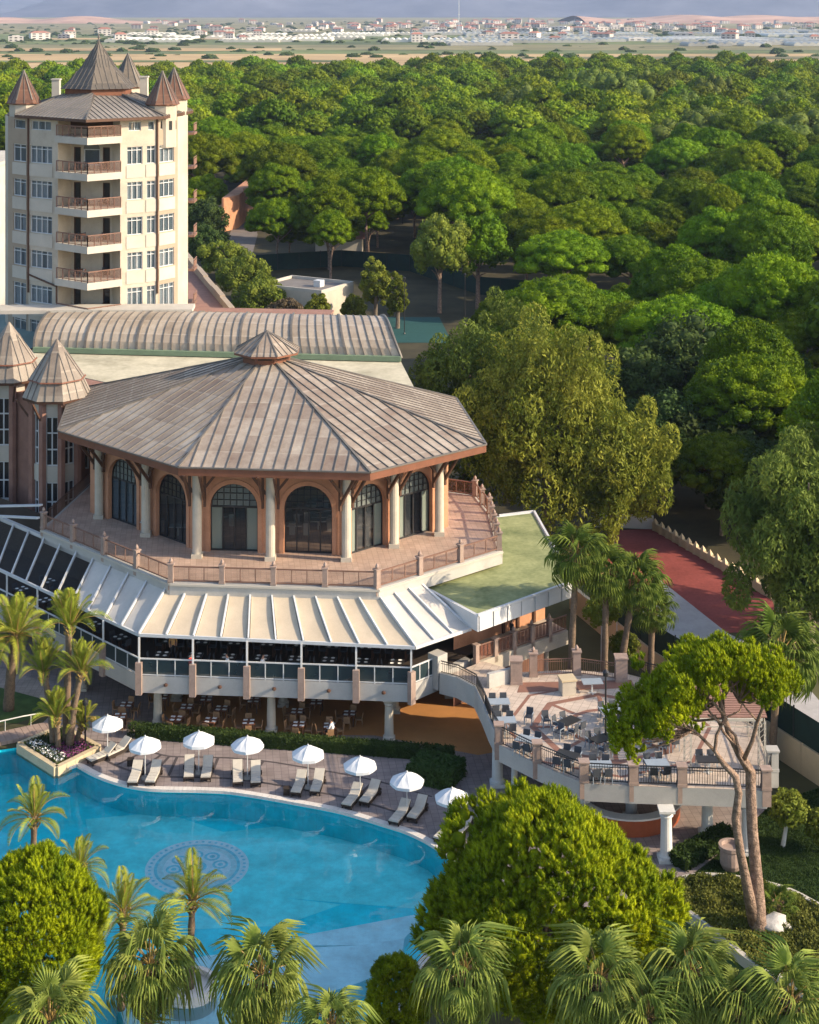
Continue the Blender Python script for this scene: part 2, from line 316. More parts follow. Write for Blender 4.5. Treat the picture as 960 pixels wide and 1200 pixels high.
MT = dict(
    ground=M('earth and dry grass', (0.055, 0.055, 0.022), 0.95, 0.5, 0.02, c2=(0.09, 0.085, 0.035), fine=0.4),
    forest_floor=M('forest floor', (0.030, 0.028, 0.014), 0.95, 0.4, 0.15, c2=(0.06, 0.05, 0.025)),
    lawn=M('lawn', (0.030, 0.060, 0.012), 0.9, 0.35, 0.7, c2=(0.05, 0.09, 0.02), fine=30),
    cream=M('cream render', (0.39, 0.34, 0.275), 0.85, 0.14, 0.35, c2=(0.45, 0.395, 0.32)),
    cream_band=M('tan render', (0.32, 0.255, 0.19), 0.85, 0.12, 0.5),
    cream_pale=M('pale render', (0.45, 0.41, 0.35), 0.85, 0.12, 0.4),
    concrete=M('painted concrete', (0.40, 0.38, 0.35), 0.8, 0.16, 0.5),
    white=M('white paint', (0.55, 0.55, 0.545), 0.55, 0.10, 1.0),
    terracotta=M('terracotta render', (0.42, 0.20, 0.11), 0.85, 0.18, 0.6, c2=(0.48, 0.24, 0.14)),
    mauve=M('brick pilaster', (0.26, 0.14, 0.105), 0.85, 0.2, 1.0),
    pink_stone=M('pink stone', (0.31, 0.225, 0.185), 0.8, 0.2, 2.0, bump=0.2),
    brown_wood=M('brown timber', (0.085, 0.042, 0.026), 0.6, 0.25, 1.5),
    red_wood=M('red brown timber', (0.165, 0.065, 0.036), 0.6, 0.2, 1.5),
    rail=M('red brown rail', (0.19, 0.105, 0.075), 0.6, 0.15, 2.0),
    black_metal=M('black metal', (0.015, 0.015, 0.017), 0.45, 0.2, 2.0, spec=0.5),
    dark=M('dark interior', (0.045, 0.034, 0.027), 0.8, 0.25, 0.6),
    col=M('column stone', (0.46, 0.41, 0.33), 0.75, 0.14, 1.2),
    colwhite=M('white column', (0.55, 0.54, 0.51), 0.7, 0.12, 1.2),
    awning=M('awning fabric', (0.50, 0.41, 0.30), 0.8, 0.14, 0.5),
    awning_pale=M('pale awning fabric', (0.50, 0.46, 0.41), 0.8, 0.14, 0.5),
    canvas=M('umbrella canvas', (0.62, 0.63, 0.64), 0.8, 0.06, 1.0),
    cushion=M('lounger cushion', (0.50, 0.46, 0.40), 0.85, 0.1, 2.0),
    wicker=M('dark wicker', (0.035, 0.025, 0.02), 0.7, 0.3, 8.0),
    cane=M('pale cane', (0.30, 0.17, 0.085), 0.7, 0.2, 4.0),
    greyseat=M('grey seat', (0.055, 0.062, 0.075), 0.6, 0.15, 3.0),
    tabletop=M('grey table top', (0.27, 0.31, 0.35), 0.4, 0.1, 2.0),
    darktop=M('dark table top', (0.03, 0.028, 0.027), 0.35, 0.2, 2.0),
    napkin=M('white linen', (0.78, 0.77, 0.74), 0.8, 0.04, 3.0),
    greenroof=M('green roof coating', (0.16, 0.20, 0.075), 0.9, 0.3, 0.45, c2=(0.26, 0.27, 0.125), fine=3.5),
    tealroof=M('teal roof coating', (0.20, 0.27, 0.25), 0.8, 0.12, 0.3),
    green_trim=M('green gutter', (0.16, 0.22, 0.14), 0.7, 0.15, 0.6),
    flatroof=M('cream roof coating', (0.40, 0.36, 0.25), 0.85, 0.22, 0.35, c2=(0.50, 0.45, 0.33), fine=2.5),
    bark=M('pine bark', (0.17, 0.11, 0.08), 0.95, 0.55, 3.0, bump=1.0, fine=16, c2=(0.26, 0.18, 0.135), bd=.2),
    barkgrey=M('grey bark', (0.16, 0.13, 0.10), 0.95, 0.35, 2.0, bump=0.4),
    palmbark=M('palm trunk', (0.15, 0.105, 0.07), 0.95, 0.4, 5.0, bump=0.7, fine=20),
    orangefloor=M('orange stone floor', (0.42, 0.20, 0.07), 0.6, 0.15, 0.6),
    red_court=M('red court', (0.21, 0.045, 0.035), 0.85, 0.2, 0.25, c2=(0.25, 0.06, 0.05), fine=4),
    grey_court=M('grey concrete', (0.36, 0.34, 0.33), 0.85, 0.18, 0.3, fine=3),
    asphalt=M('asphalt', (0.17, 0.15, 0.135), 0.9, 0.2, 0.4),
    greenmesh=M('dark green windbreak', (0.010, 0.030, 0.024), 0.8, 0.25, 1.0),
    beigewall=M('beige wall', (0.50, 0.40, 0.26), 0.85, 0.14, 0.4),
    skin=M('skin', (0.45, 0.25, 0.17), 0.6, 0.05, 3.0),
    whiteshirt=M('white shirt', (0.78, 0.78, 0.78), 0.8, 0.05, 3.0),
    redshirt=M('red shirt', (0.55, 0.03, 0.03), 0.8, 0.05, 3.0),
    tanshirt=M('tan shirt', (0.55, 0.30, 0.12), 0.8, 0.05, 3.0),
    darkcloth=M('dark cloth', (0.03, 0.03, 0.04), 0.8, 0.1, 3.0),
    hair=M('dark hair', (0.02, 0.014, 0.01), 0.7, 0.2, 8.0),
    curtain=M('curtain', (0.55, 0.57, 0.58), 0.8, 0.15, 2.5),
    flower_w=M('white flowers', (0.70, 0.68, 0.66), 0.8, 0.1, 9.0),
    flower_p=M('purple flowers', (0.20, 0.05, 0.14), 0.8, 0.3, 6.0),
    rock=M('white rock', (0.42, 0.40, 0.37), 0.9, 0.35, 2.0, bump=0.8),
    barred=M('bar counter', (0.30, 0.075, 0.028), 0.45, 0.2, 1.0),
    whitehouse=M('far white wall', (0.47, 0.43, 0.39), 0.9, 0.1, 0.05, rand=0.35),
    redroof=M('far red roof', (0.30, 0.13, 0.09), 0.9, 0.2, 0.05, rand=0.3),
    greenhouse=M('greenhouse film', (0.50, 0.48, 0.42), 0.95, 0.2, 0.03, rand=0.25, spec=0.05),
    glass=glassmat('dark glass', (0.02, 0.026, 0.032)),
    doorglass=glassmat('door glass', (0.03, 0.038, 0.045), 0.04, 0.6, 0.5),
    fanglass=glassmat('sky tinted fanlight glass', (0.16, 0.18, 0.17), 0.25, 0.5, 0.15),  # paler tone is the reflected sky put into the pane colour
    skyglass=glassmat('sky tinted glass', (0.10, 0.14, 0.17), 0.08, 0.6, 0.42),  # bluish sky reflection put into the glass colour
    tealglass=glassmat('teal glass', (0.006, 0.035, 0.05), 0.1, 0.5),
    greenglass=glassmat('pale green glass', (0.22, 0.26, 0.22), 0.2, 0.5),
    water=watermat(),
    roof=roofmat('weathered zinc', (0.17, 0.115, 0.085), (0.26, 0.205, 0.16), (0.40, 0.34, 0.275)),
    roofvault=roofmat('pale vault sheet', (0.22, 0.17, 0.125), (0.34, 0.275, 0.21), (0.46, 0.39, 0.31)),
    rooftower=roofmat('tower zinc', (0.12, 0.11, 0.10), (0.20, 0.175, 0.15), (0.30, 0.26, 0.22)),
    roofdark=roofmat('dark spire sheet', (0.055, 0.05, 0.045), (0.10, 0.085, 0.07), (0.16, 0.13, 0.10)),
    roofrust=roofmat('rust spire sheet', (0.07, 0.036, 0.024), (0.125, 0.06, 0.038), (0.19, 0.10, 0.06)),
    seam=M('zinc seam', (0.13, 0.115, 0.10), 0.5, 0.2, 1.0),
    deck=tilemat('pool deck tiles', (0.235, 0.190, 0.180), (0.285, 0.235, 0.22), (0.14, 0.115, 0.11), 0.45, 0.6, rot=R(-7)),
    deckdark=M('dark paving band', (0.075, 0.062, 0.062), 0.65, 0.2, 1.0),
    coping=M('pool coping', (0.60, 0.55, 0.50), 0.6, 0.12, 1.0),
    terr_floor=tilemat('terrace stone', (0.47, 0.38, 0.31), (0.55, 0.45, 0.37), (0.32, 0.25, 0.20), 0.5, 0.55, rot=R(20)),
    terr_band=M('terrace brown stone', (0.24, 0.12, 0.085), 0.6, 0.2, 1.0),
    pav_floor=tilemat('roof terrace tiles', (0.42, 0.29, 0.22), (0.48, 0.34, 0.26), (0.28, 0.19, 0.14), 0.4, 0.5, spec=0.4, rot=R(-7)),
    path=tilemat('path paving', (0.30, 0.24, 0.20), (0.36, 0.29, 0.24), (0.2, 0.16, 0.13), 0.4, 0.7),
    brickdark=tilemat('dark brick', (0.15, 0.07, 0.05), (0.20, 0.10, 0.07), (0.10, 0.06, 0.045), 0.3, 0.9, offset=0.5),
    pool_deep=tilemat('deep blue pool tiles', (0.02, 0.82, 0.90), (0.022, 0.85, 0.91), (0.018, 0.78, 0.86), 0.3, 0.3, bump=0),
    pool_sunlit=tilemat('sunlit pool tiles', (0.20, 0.97, 0.95), (0.21, 0.97, 0.95), (0.18, 0.94, 0.93), 0.3, 0.3, bump=0),  # lighter blue with sunlight painted in
    pool_pale_lit=tilemat('pale sunlit bench tiles', (0.70, 0.93, 0.95), (0.72, 0.94, 0.95), (0.65, 0.90, 0.93), 0.3, 0.3, bump=0),  # pale bench tone with sunlight painted in
    mosaic_pale=M('pale mosaic', (0.80, 0.95, 0.97), 0.4, 0.2, 3.0),
    mosaic_dark=M('dark mosaic', (0.28, 0.70, 0.80), 0.4, 0.3, 3.0),
    mosaic_gold=M('sand mosaic', (0.62, 0.80, 0.80), 0.4, 0.2, 3.0),
    pine=leafmat('stone pine needles', (0.038, 0.088, 0.003), (0.200, 0.275, 0.006), 0.30, 0.25, 0.34, 0.022),
    pinefar=leafmat('far pine needles', (0.040, 0.086, 0.004), (0.190, 0.255, 0.008), 0.25, 0.2, 0.40, 0.025),
    roundpine=leafmat('bright pine needles', (0.095, 0.150, 0.003), (0.360, 0.400, 0.006), 0.6, 0.3, 0.05, 0.004),
    euca=leafmat('eucalyptus leaves', (0.062, 0.100, 0.018), (0.190, 0.230, 0.040), 0.25, 0.3, 0.12, 0.012),
    eucagold=leafmat('golden eucalyptus leaves', (0.085, 0.130, 0.016), (0.310, 0.320, 0.045), 0.22, 0.3, 0.08, 0.01),
    darktree=leafmat('dark broadleaf', (0.030, 0.055, 0.014), (0.075, 0.110, 0.026), 0.3, 0.2, 0.15, 0.015),
    bush=leafmat('bush leaves', (0.094, 0.129, 0.016), (0.226, 0.241, 0.034), 0.4, 0.25, 0.2, 0.02),
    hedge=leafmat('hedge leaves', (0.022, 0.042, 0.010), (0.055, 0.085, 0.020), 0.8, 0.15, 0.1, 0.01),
    cover=leafmat('ground cover leaves', (0.080, 0.095, 0.018), (0.185, 0.190, 0.036), 0.5, 0.2, 0.05, 0.01),
    palm=leafmat('date palm leaf', (0.135, 0.190, 0.020), (0.310, 0.335, 0.045), 0.8, 0.32, 0.12, 0.012),
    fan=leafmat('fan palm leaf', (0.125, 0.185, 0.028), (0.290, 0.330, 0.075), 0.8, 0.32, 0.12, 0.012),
    fandark=leafmat('shaded fan palm leaf', (0.075, 0.125, 0.018), (0.165, 0.210, 0.034), 0.8, 0.28, 0.1, 0.01),  # darker copy of the fan leaf, shade put into its colour
    deadfrond=leafmat('dead palm leaf', (0.16, 0.11, 0.05), (0.27, 0.19, 0.09), 0.8, 0.15, 0.2, 0.01),
    petiole=M('palm stalk', (0.30, 0.20, 0.06), 0.6, 0.2, 2.0),
    drybush=leafmat('dry shrub', (0.10, 0.08, 0.045), (0.17, 0.13, 0.08), 0.4, 0.15, 0.1, 0.01),
    far_tan=M('tan field', (0.36, 0.235, 0.10), 0.95, 0.3, 0.004, c2=(0.42, 0.29, 0.14), fine=0.03),
    far_green=M('green field', (0.07, 0.10, 0.025), 0.95, 0.4, 0.004, c2=(0.12, 0.14, 0.04), fine=0.03),
    far_olive=M('olive field', (0.12, 0.12, 0.045), 0.95, 0.4, 0.005, c2=(0.20, 0.17, 0.075), fine=0.03),
    far_hill=M('pink dry hills', (0.36, 0.20, 0.13), 0.95, 0.35, 0.006, c2=(0.42, 0.26, 0.18), fine=0.02),
    mountain=M('far mountain', (0.055, 0.07, 0.11), 0.95, 0.3, 0.0012, c2=(0.115, 0.12, 0.15), fine=0.008),
)
# ------------------------------------------------------------------ ground, pool, paving
def catmull(pts, n=6, closed=False):
    out = []; m = len(pts)
    rngi = range(m) if closed else range(m - 1)
    for i in rngi:
        p0 = pts[(i - 1) % m] if closed or i > 0 else pts[i]
        p1 = pts[i]; p2 = pts[(i + 1) % m]
        p3 = pts[(i + 2) % m] if closed or i + 2 < m else p2
        for k in range(n):
            t = k / n
            out.append(0.5 * ((2 * p1) + (p2 - p0) * t + (2 * p0 - 5 * p1 + 4 * p2 - p3) * t * t + (3 * p1 - p0 - 3 * p2 + p3) * t ** 3))
    if not closed: out.append(pts[-1])
    return out
curve = catmull([P(x, y) for x, y in ((90, 897), (112, 909), (140, 919), (165, 924), (190, 926), (240, 927), (280, 930), (350, 942), (400, 952), (450, 967), (480, 977), (510, 993), (540, 1018), (548, 1060), (510, 1105), (475, 1150), (455, 1200), (400, 1245), (250, 1265), (100, 1245), (-40, 1210))], 5)
POOL = [P(-40, 884), P(0, 879), P(21, 876), P(65, 905)] + curve
DECK_EDGE = [p for p in POOL[3:] if p.y > 84.0]

def sheet(name, outer, mat, z, holes=(), kind='structure', parent=None):
    loops = [[Vector((p[0], p[1], 0)) for p in outer]] + [[Vector((p[0], p[1], 0)) for p in h] for h in holes]
    tris = tessellate_polygon(loops); flat = [v for l in loops for v in l]
    fs = []
    for t in tris:
        a, b, c = (flat[i] for i in t)
        fs.append(tuple(t) if (b - a).cross(c - a).z > 0 else tuple(t[::-1]))
    mb = MB(); mb.add([(v.x, v.y, z) for v in flat], fs)
    o = mb.build(name, mat, parent)
    if kind and parent is None: o['kind'] = kind
    return o
sheet('ground', [(-9400, -250), (9400, -250), (9400, 16900), (-9400, 16900)], MT['ground'], 0.0, [POOL])
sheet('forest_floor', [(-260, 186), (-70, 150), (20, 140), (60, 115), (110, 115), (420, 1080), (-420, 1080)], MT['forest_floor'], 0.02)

# pool basin: floor, walls, water
mb = MB(); n = len(POOL)
for i in range(n):
    a, b = POOL[i], POOL[(i + 1) % n]
    mb.quad((a.x, a.y, 0), (b.x, b.y, 0), (b.x, b.y, -1.6), (a.x, a.y, -1.6))
basin = mb.build('pool_wall', MT['pool_deep']); tag(basin, kind='structure')
pf = sheet('pool_floor', POOL, MT['pool_deep'], -1.6)
def zone(pts, mat, z):
    return sheet('pool_floor_sunlight', [P(x, y, z) for x, y in pts], mat, z, parent=pf)  # sunlight between tree shadows, painted as lighter floor zones
zone(((262, 975), (330, 968), (420, 985), (500, 1012), (515, 1040), (490, 1065), (400, 1058), (330, 1052), (290, 1030), (262, 1000)), MT['pool_sunlit'], -1.592)
zone(((100, 960), (190, 952), (262, 975), (262, 1000), (290, 1030), (330, 1052), (250, 1062), (160, 1040), (110, 1010)), MT['pool_sunlit'], -1.588)
zone(((40, 1020), (110, 1010), (160, 1040), (250, 1062), (330, 1052), (400, 1060), (330, 1085), (200, 1090), (90, 1070)), MT['pool_sunlit'], -1.596)
steps = MB(); pts = [P(x, y, -0.75) for x, y in ((130, 1150), (240, 1120), (330, 1112), (420, 1108), (474, 1100), (470, 1130), (420, 1152), (370, 1168), (300, 1200), (150, 1215))]
steps.prism(pts, -1.58, -0.75); o = steps.build('pool_bench', MT['pool_pale_lit'], pf)  # shallow bench, the sunlight on it is put into its pale colour
st2 = MB(); pts = [P(x, y, -1.1) for x, y in ((345, 1098), (400, 1088), (486, 1072), (490, 1082), (474, 1100), (420, 1108), (352, 1108))]
st2.prism(pts, -1.58, -1.1); st2.build('pool_bench', MT['pool_pale_lit'], pf)  # second bench level, sunlight painted into the colour too

# round mosaic on the pool floor
mc = P(231, 1016, -1.58)
mos = thing('pool_mosaic', mc, 'round patterned mosaic with rings of circles on the pool floor', 'mosaic')
def ring(name, c, r0, r1, mat, par, z, n=48, ky=1.0):
    b = MB(); vs = []
    for k in range(n):
        a = 2 * math.pi * k / n
        for r in (r0, r1): vs.append((c[0] + r * math.cos(a), c[1] + ky * r * math.sin(a), z))
    b.add(vs, [(2 * k, 2 * k + 1, (2 * k + 3) % (2 * n), (2 * k + 2) % (2 * n)) for k in range(n)])
    return b.build(name, mat, par)
ring('border_ring', mc, 2.45, 2.95, MT['mosaic_pale'], mos, mc.z)
ring('dark_ring', mc, 2.28, 2.44, MT['mosaic_dark'], mos, mc.z)
ring('sand_ring', mc, 1.95, 2.27, MT['mosaic_gold'], mos, mc.z)
ring('inner_field', mc, 0.0, 1.94, MT['mosaic_pale'], mos, mc.z)
for k in range(44):
    a = 2 * math.pi * k / 44; b = MB()
    b.lathe((mc.x + 2.70 * math.cos(a), mc.y + 2.70 * math.sin(a), mc.z + 0.004), [(0.001, 0), (0.10, 0)], 8); b.build('border_dot', MT['mosaic_dark'], mos)
for k in range(8):
    a = 2 * math.pi * k / 8 + 0.2; c = (mc.x + 1.32 * math.cos(a), mc.y + 1.32 * math.sin(a))
    ring('petal_ring', c, 0.30, 0.46, MT['mosaic_dark'], mos, mc.z + 0.005, 20)
    ring('petal_heart', c, 0.0, 0.16, MT['mosaic_dark'], mos, mc.z + 0.005, 14)
ring('centre_ring', mc, 0.35, 0.55, MT['mosaic_dark'], mos, mc.z + 0.005, 24)
ring('centre_heart', mc, 0.0, 0.2, MT['mosaic_dark'], mos, mc.z + 0.005, 16)

wt = sheet('pool_water', POOL, MT['water'], -0.16)

# pool coping, cut into stones
ed = POOL[3:]
cop = bpy.data.objects.new('pool_coping', None); COL.objects.link(cop); cop['kind'] = 'structure'; ORG[cop.name] = Vector((0, 0, 0))
def offs(path, d):
    out = []
    for i, p in enumerate(path):
        t = (path[min(i + 1, len(path) - 1)] - path[max(i - 1, 0)]); t.z = 0; t.normalize()
        out.append(p + Vector((-t.y, t.x, 0)) * d)
    return out
ein, eout = offs(ed, -0.06), offs(ed, 0.34)
for i in range(len(ed) - 1):
    for s_ in range(2):
        a0, a1 = s_ / 2 + 0.012, (s_ + 1) / 2 - 0.012
        q = [ein[i].lerp(ein[i + 1], a0), ein[i].lerp(ein[i + 1], a1), eout[i].lerp(eout[i + 1], a1), eout[i].lerp(eout[i + 1], a0)]
        b = MB(); b.prism([(v.x, v.y) for v in q], -0.1, 0.07); b.build('coping_stone', MT['coping'], cop)

# pool deck paving
deck_out = [p for p in DECK_EDGE] + [P(620, 1075), P(770, 1050), P(815, 1022), P(862, 985), P(905, 940), P(900, 860), P(800, 815), P(660, 790)]
deck_out += [Vector((12, 112, 0)), Vector((-44, 125, 0)), P(-60, 800), P(20, 800), P(62, 835), P(30, 868)]
deck = sheet('pool_deck', deck_out, MT['deck'], 0.004)
# dark bands laid into the deck: two rows along the pool and cross bands
e1, e2 = offs(DECK_EDGE, 1.55), offs(DECK_EDGE, 1.75)
e3, e4 = offs(DECK_EDGE, 4.2), offs(DECK_EDGE, 4.36)
for pa, pb in ((e1, e2), (e3, e4)):
    b = MB()
    for i in range(1, len(pa) - 18): b.quad((pa[i].x, pa[i].y, .008), (pa[i + 1].x, pa[i + 1].y, .008), (pb[i + 1].x, pb[i + 1].y, .008), (pb[i].x, pb[i].y, .008))
    b.build('paving_band', MT['deckdark'], deck)
for i in range(6, len(DECK_EDGE) - 20, 5):
    a, c = e2[i], e3[i]; t = (DECK_EDGE[i + 1] - DECK_EDGE[i]).normalized() * 0.09
    b = MB(); b.quad(*[(v.x, v.y, .012) for v in (a - t, a + t, c + t, c - t)]); b.build('paving_band', MT['deckdark'], deck)
# orange stone floor under the building
sheet('orange_floor', [Vector((-15, 103.4, 0)), P(440, 862), P(560, 885), P(590, 880), Vector((6.5, 104, 0)), Vector((4, 112, 0)), Vector((-20, 113, 0))], MT['orangefloor'], 0.008)
sheet('lawn', [P(-60, 845), P(20, 848), P(60, 832), P(45, 812), P(-60, 780)], MT['lawn'], 0.012)
sheet('garden_path', [P(-60, 790), P(45, 818), P(75, 838), P(92, 830), P(40, 795), P(-60, 765)], MT['path'], 0.016)
# right hand garden
sheet('garden_lawn', [P(815, 1024), P(862, 987), P(905, 942), P(1010, 905), P(1100, 1000), P(1100, 1300), P(640, 1300), P(620, 1078), P(770, 1052)], MT['lawn'], 0.010)

# ------------------------------------------------------------------ far country
def strip(name, y0, y1, mat, z=0.3, x0=-400, x1=1360, j=6):
    a = [P(x0 + (x1 - x0) * k / 8, y0 + random.uniform(-1, 1) * .4, z) for k in range(9)]
    b = [P(x0 + (x1 - x0) * k / 8, y1 + random.uniform(-1, 1) * .4, z) for k in range(9)]
    return sheet(name, a + b[::-1], mat, z)
strip('dry_field', 63, 80, MT['far_tan'], 0.2)
strip('green_field', 58.5, 63, MT['far_green'], 0.25)
strip('olive_field', 52, 58.5, MT['far_olive'], 0.3)
strip('farmland', 40, 52, MT['far_green'], 0.35)
strip('dry_field', 56.5, 59.5, MT['far_tan'], 0.6, -100, 330)
strip('dry_field', 66.0, 69.0, MT['far_olive'], 0.6, 500, 1100)
strip('dry_field', 70.5, 72.5, MT['far_green'], 0.6, -100, 420)
strip('olive_field', 44.5, 46, MT['far_tan'], 0.7, 60, 380)
strip('plain', 27, 40, MT['far_olive'], 0.4)
strip('plain', 20.5, 27, MT['far_olive'], 0.5)

def ridge(name, y0, depth, h, wl, mat, x0, x1, seed, n=150, m=14):
    rg = np.random.default_rng(seed); xs = np.linspace(x0, x1, n); V = []
    ph = rg.uniform(0, 6.28, 12)
    for j in range(m + 1):
        t = j / m; prof = math.sin(t * math.pi) ** 0.8 if j < m else 0
        for x in xs:
            hh = 0.55
            for k in range(10): hh += 0.30 / (k + 1) ** 0.8 * math.sin(x / wl * (k + 1) * 1.7 + ph[k] + t * 2.3 * (k % 3))
            V.append((x, y0 + depth * t, max(0.0, hh) * h * prof - 0.6))
    Fq = [(j * n + i, j * n + i + 1, (j + 1) * n + i + 1, (j + 1) * n + i) for j in range(m) for i in range(n - 1)]
    me = fast_mesh(name, np.array(V), np.array(Fq), [mat], smooth=True)
    o = bpy.data.objects.new(name, me); COL.objects.link(o); o['kind'] = 'structure'
    return o
ridge('hills', 5000, 900, 20, 500, MT['far_hill'], -2600, -820, 3)
ridge('hills', 5000, 1000, 26, 620, MT['far_hill'], 560, 2600, 5)
ridge('mountains', 8600, 6500, 560, 2300, MT['mountain'], -8500, 8500, 11, 220, 20)

# greenhouses: long barrel roofed tunnels side by side
def greenhouse(x, y, L, wd, k):
    b = MB(); n = max(2, int(wd / 9)); 
    for i in range(n):
        x0 = -wd / 2 + wd * i / n; x1 = x0 + wd / n; pr = []
        for a in range(7):
            t = a / 6; pr.append((x0 + (x1 - x0) * t, 2.6 + 2.2 * math.sin(math.pi * t)))
        vs = [(p[0], -L / 2, p[1]) for p in pr] + [(p[0], L / 2, p[1]) for p in pr]
        b.add(vs, [(a, a + 1, a + 8, a + 7) for a in range(6)])
        b.add([(x0, -L / 2, 0)] + [(p[0], -L / 2, p[1]) for p in pr] + [(x1, -L / 2, 0)], [tuple(range(9))[::-1]])
    b.quad((-wd / 2, -L / 2, 0), (-wd / 2, L / 2, 0), (-wd / 2, L / 2, 2.6), (-wd / 2, -L / 2, 2.6))
    b.quad((wd / 2, -L / 2, 0), (wd / 2, -L / 2, 2.6), (wd / 2, L / 2, 2.6), (wd / 2, L / 2, 0))
    o = b.build('greenhouse', MT['greenhouse']); o.location = (x, y, 0.5)
    tag(o, 'long pale plastic greenhouse on the plain beyond the forest', 'greenhouse', 'greenhouses on the plain')
for i in range(96):
    if i < 22: px, py = random.uniform(150, 480), random.uniform(40.5, 49.5)
    elif i < 84: px, py = random.uniform(490, 980), random.uniform(40, 54)
    else: px, py = random.uniform(300, 960), random.uniform(37, 41)
    p = P(px, py); greenhouse(p.x, p.y, random.uniform(40, 110), random.choice((35, 55, 80, 120)), i)

# the far town: small blocks with flat or pitched roofs
def house_mesh(k):
    b = MB(); wd, dp, h = random.uniform(9, 18), random.uniform(9, 14), random.choice((3.5, 4, 6.5, 6.5, 9.5))
    b.cur = 0; b.box((0, 0, h / 2), (wd, dp, h))
    if k % 3:
        b.cur = 1; z = h + 0.02; r = h + 2.4
        b.add([(-wd / 2 - .4, -dp / 2 - .4, z), (wd / 2 + .4, -dp / 2 - .4, z), (wd / 2 + .4, dp / 2 + .4, z), (-wd / 2 - .4, dp / 2 + .4, z), (-wd / 4, 0, r), (wd / 4, 0, r)],
              [(0, 1, 5, 4), (1, 2, 5), (2, 3, 4, 5), (3, 0, 4)])
    else:
        b.cur = 0; b.box((0, 0, h + 0.55), (wd * .5, dp * .5, 1.1))
    b.cur = 2
    for fl in range(int(h // 3)):
        for c in range(3):
            b.box((-wd / 2 + wd * (c + .5) / 3, -dp / 2 - 0.02, 1.7 + fl * 3.1), (wd / 6, 0.06, 1.4))
    me_o = b.build('house', [MT['whitehouse'], MT['redroof'], MT['glass']])
    return me_o
protos = [house_mesh(k) for k in range(10)]
hn = 0
def put_house(px, py):
    global hn
    p = P(px, py); k = hn % 10
    o = protos[k] if hn < 10 else protos[k].copy()
    if hn >= 10: COL.objects.link(o)
    o.location = (p.x, p.y, 0.4); o.rotation_euler = (0, 0, random.uniform(-.5, .5)); o.scale = (random.uniform(1, 1.9), 1.2, random.uniform(.9, 1.25))
    tag(o, 'small pale house in the distant town below the hills', 'house', 'houses of the distant town'); hn += 1
for i in range(290):
    u = random.random()
    if u < 0.60: put_house(random.gauss(620, 190), random.uniform(26, 38.5))
    elif u < 0.85: put_house(random.uniform(120, 960), random.uniform(25.5, 36))
    else: put_house(random.uniform(0, 960), random.uniform(36, 50))
b = MB(); b.box((0, 0, 9), (1.2, 1.2, 90)); b.box((0, 0, 1), (3, 3, 2)); mast = b.build('radio_mast', MT['white']); p = P(538, 41); mast.location = (p.x, p.y, 36)
tag(mast, 'thin pale radio mast rising over the distant town', 'mast')
# ------------------------------------------------------------------ building helpers
def v2(p): return Vector((p[0], p[1]))
def at_px(a, b, px):
    """fraction along the plan line a-b that is seen in picture column px"""
    k = (px - 480) / F; dx, dy = b[0] - a[0], b[1] - a[1]
    return (k * a[1] - a[0]) / (dx - k * dy)
def frame_of(a, b):
    d = Vector((b[0] - a[0], b[1] - a[1], 0)); L = d.length; d.normalize()
    return d, Vector((d.y, -d.x, 0)), L
def wall(mb, a, b, z0, z1, opens=(), depth=0.25):
    """wall facet with real openings; opens = (u0,u1,za,zb) in metres along a-b; outward side is to the right of a->b"""
    d, n, L = frame_of(a, b); o = Vector((a[0], a[1], 0))
    us = sorted({0.0, L} | {max(0, min(L, q)) for p in opens for q in p[:2]}); zs = sorted({z0, z1} | {q for p in opens for q in p[2:4]})
    pt = lambda u, z, k=0.0: o + d * u - n * k + Vector((0, 0, z))
    for i in range(len(us) - 1):
        for j in range(len(zs) - 1):
            uc, zc = (us[i] + us[i + 1]) / 2, (zs[j] + zs[j + 1]) / 2
            if any(p[0] < uc < p[1] and p[2] < zc < p[3] for p in opens): continue
            mb.quad(pt(us[i], zs[j]), pt(us[i + 1], zs[j]), pt(us[i + 1], zs[j + 1]), pt(us[i], zs[j + 1]))
    for (u0, u1, za, zb) in [p[:4] for p in opens]:
        mb.quad(pt(u0, za), pt(u0, za, depth), pt(u0, zb, depth), pt(u0, zb)); mb.quad(pt(u1, za, depth), pt(u1, za), pt(u1, zb), pt(u1, zb, depth))
        mb.quad(pt(u0, zb), pt(u0, zb, depth), pt(u1, zb, depth), pt(u1, zb)); mb.quad(pt(u0, za, depth), pt(u0, za), pt(u1, za), pt(u1, za, depth))
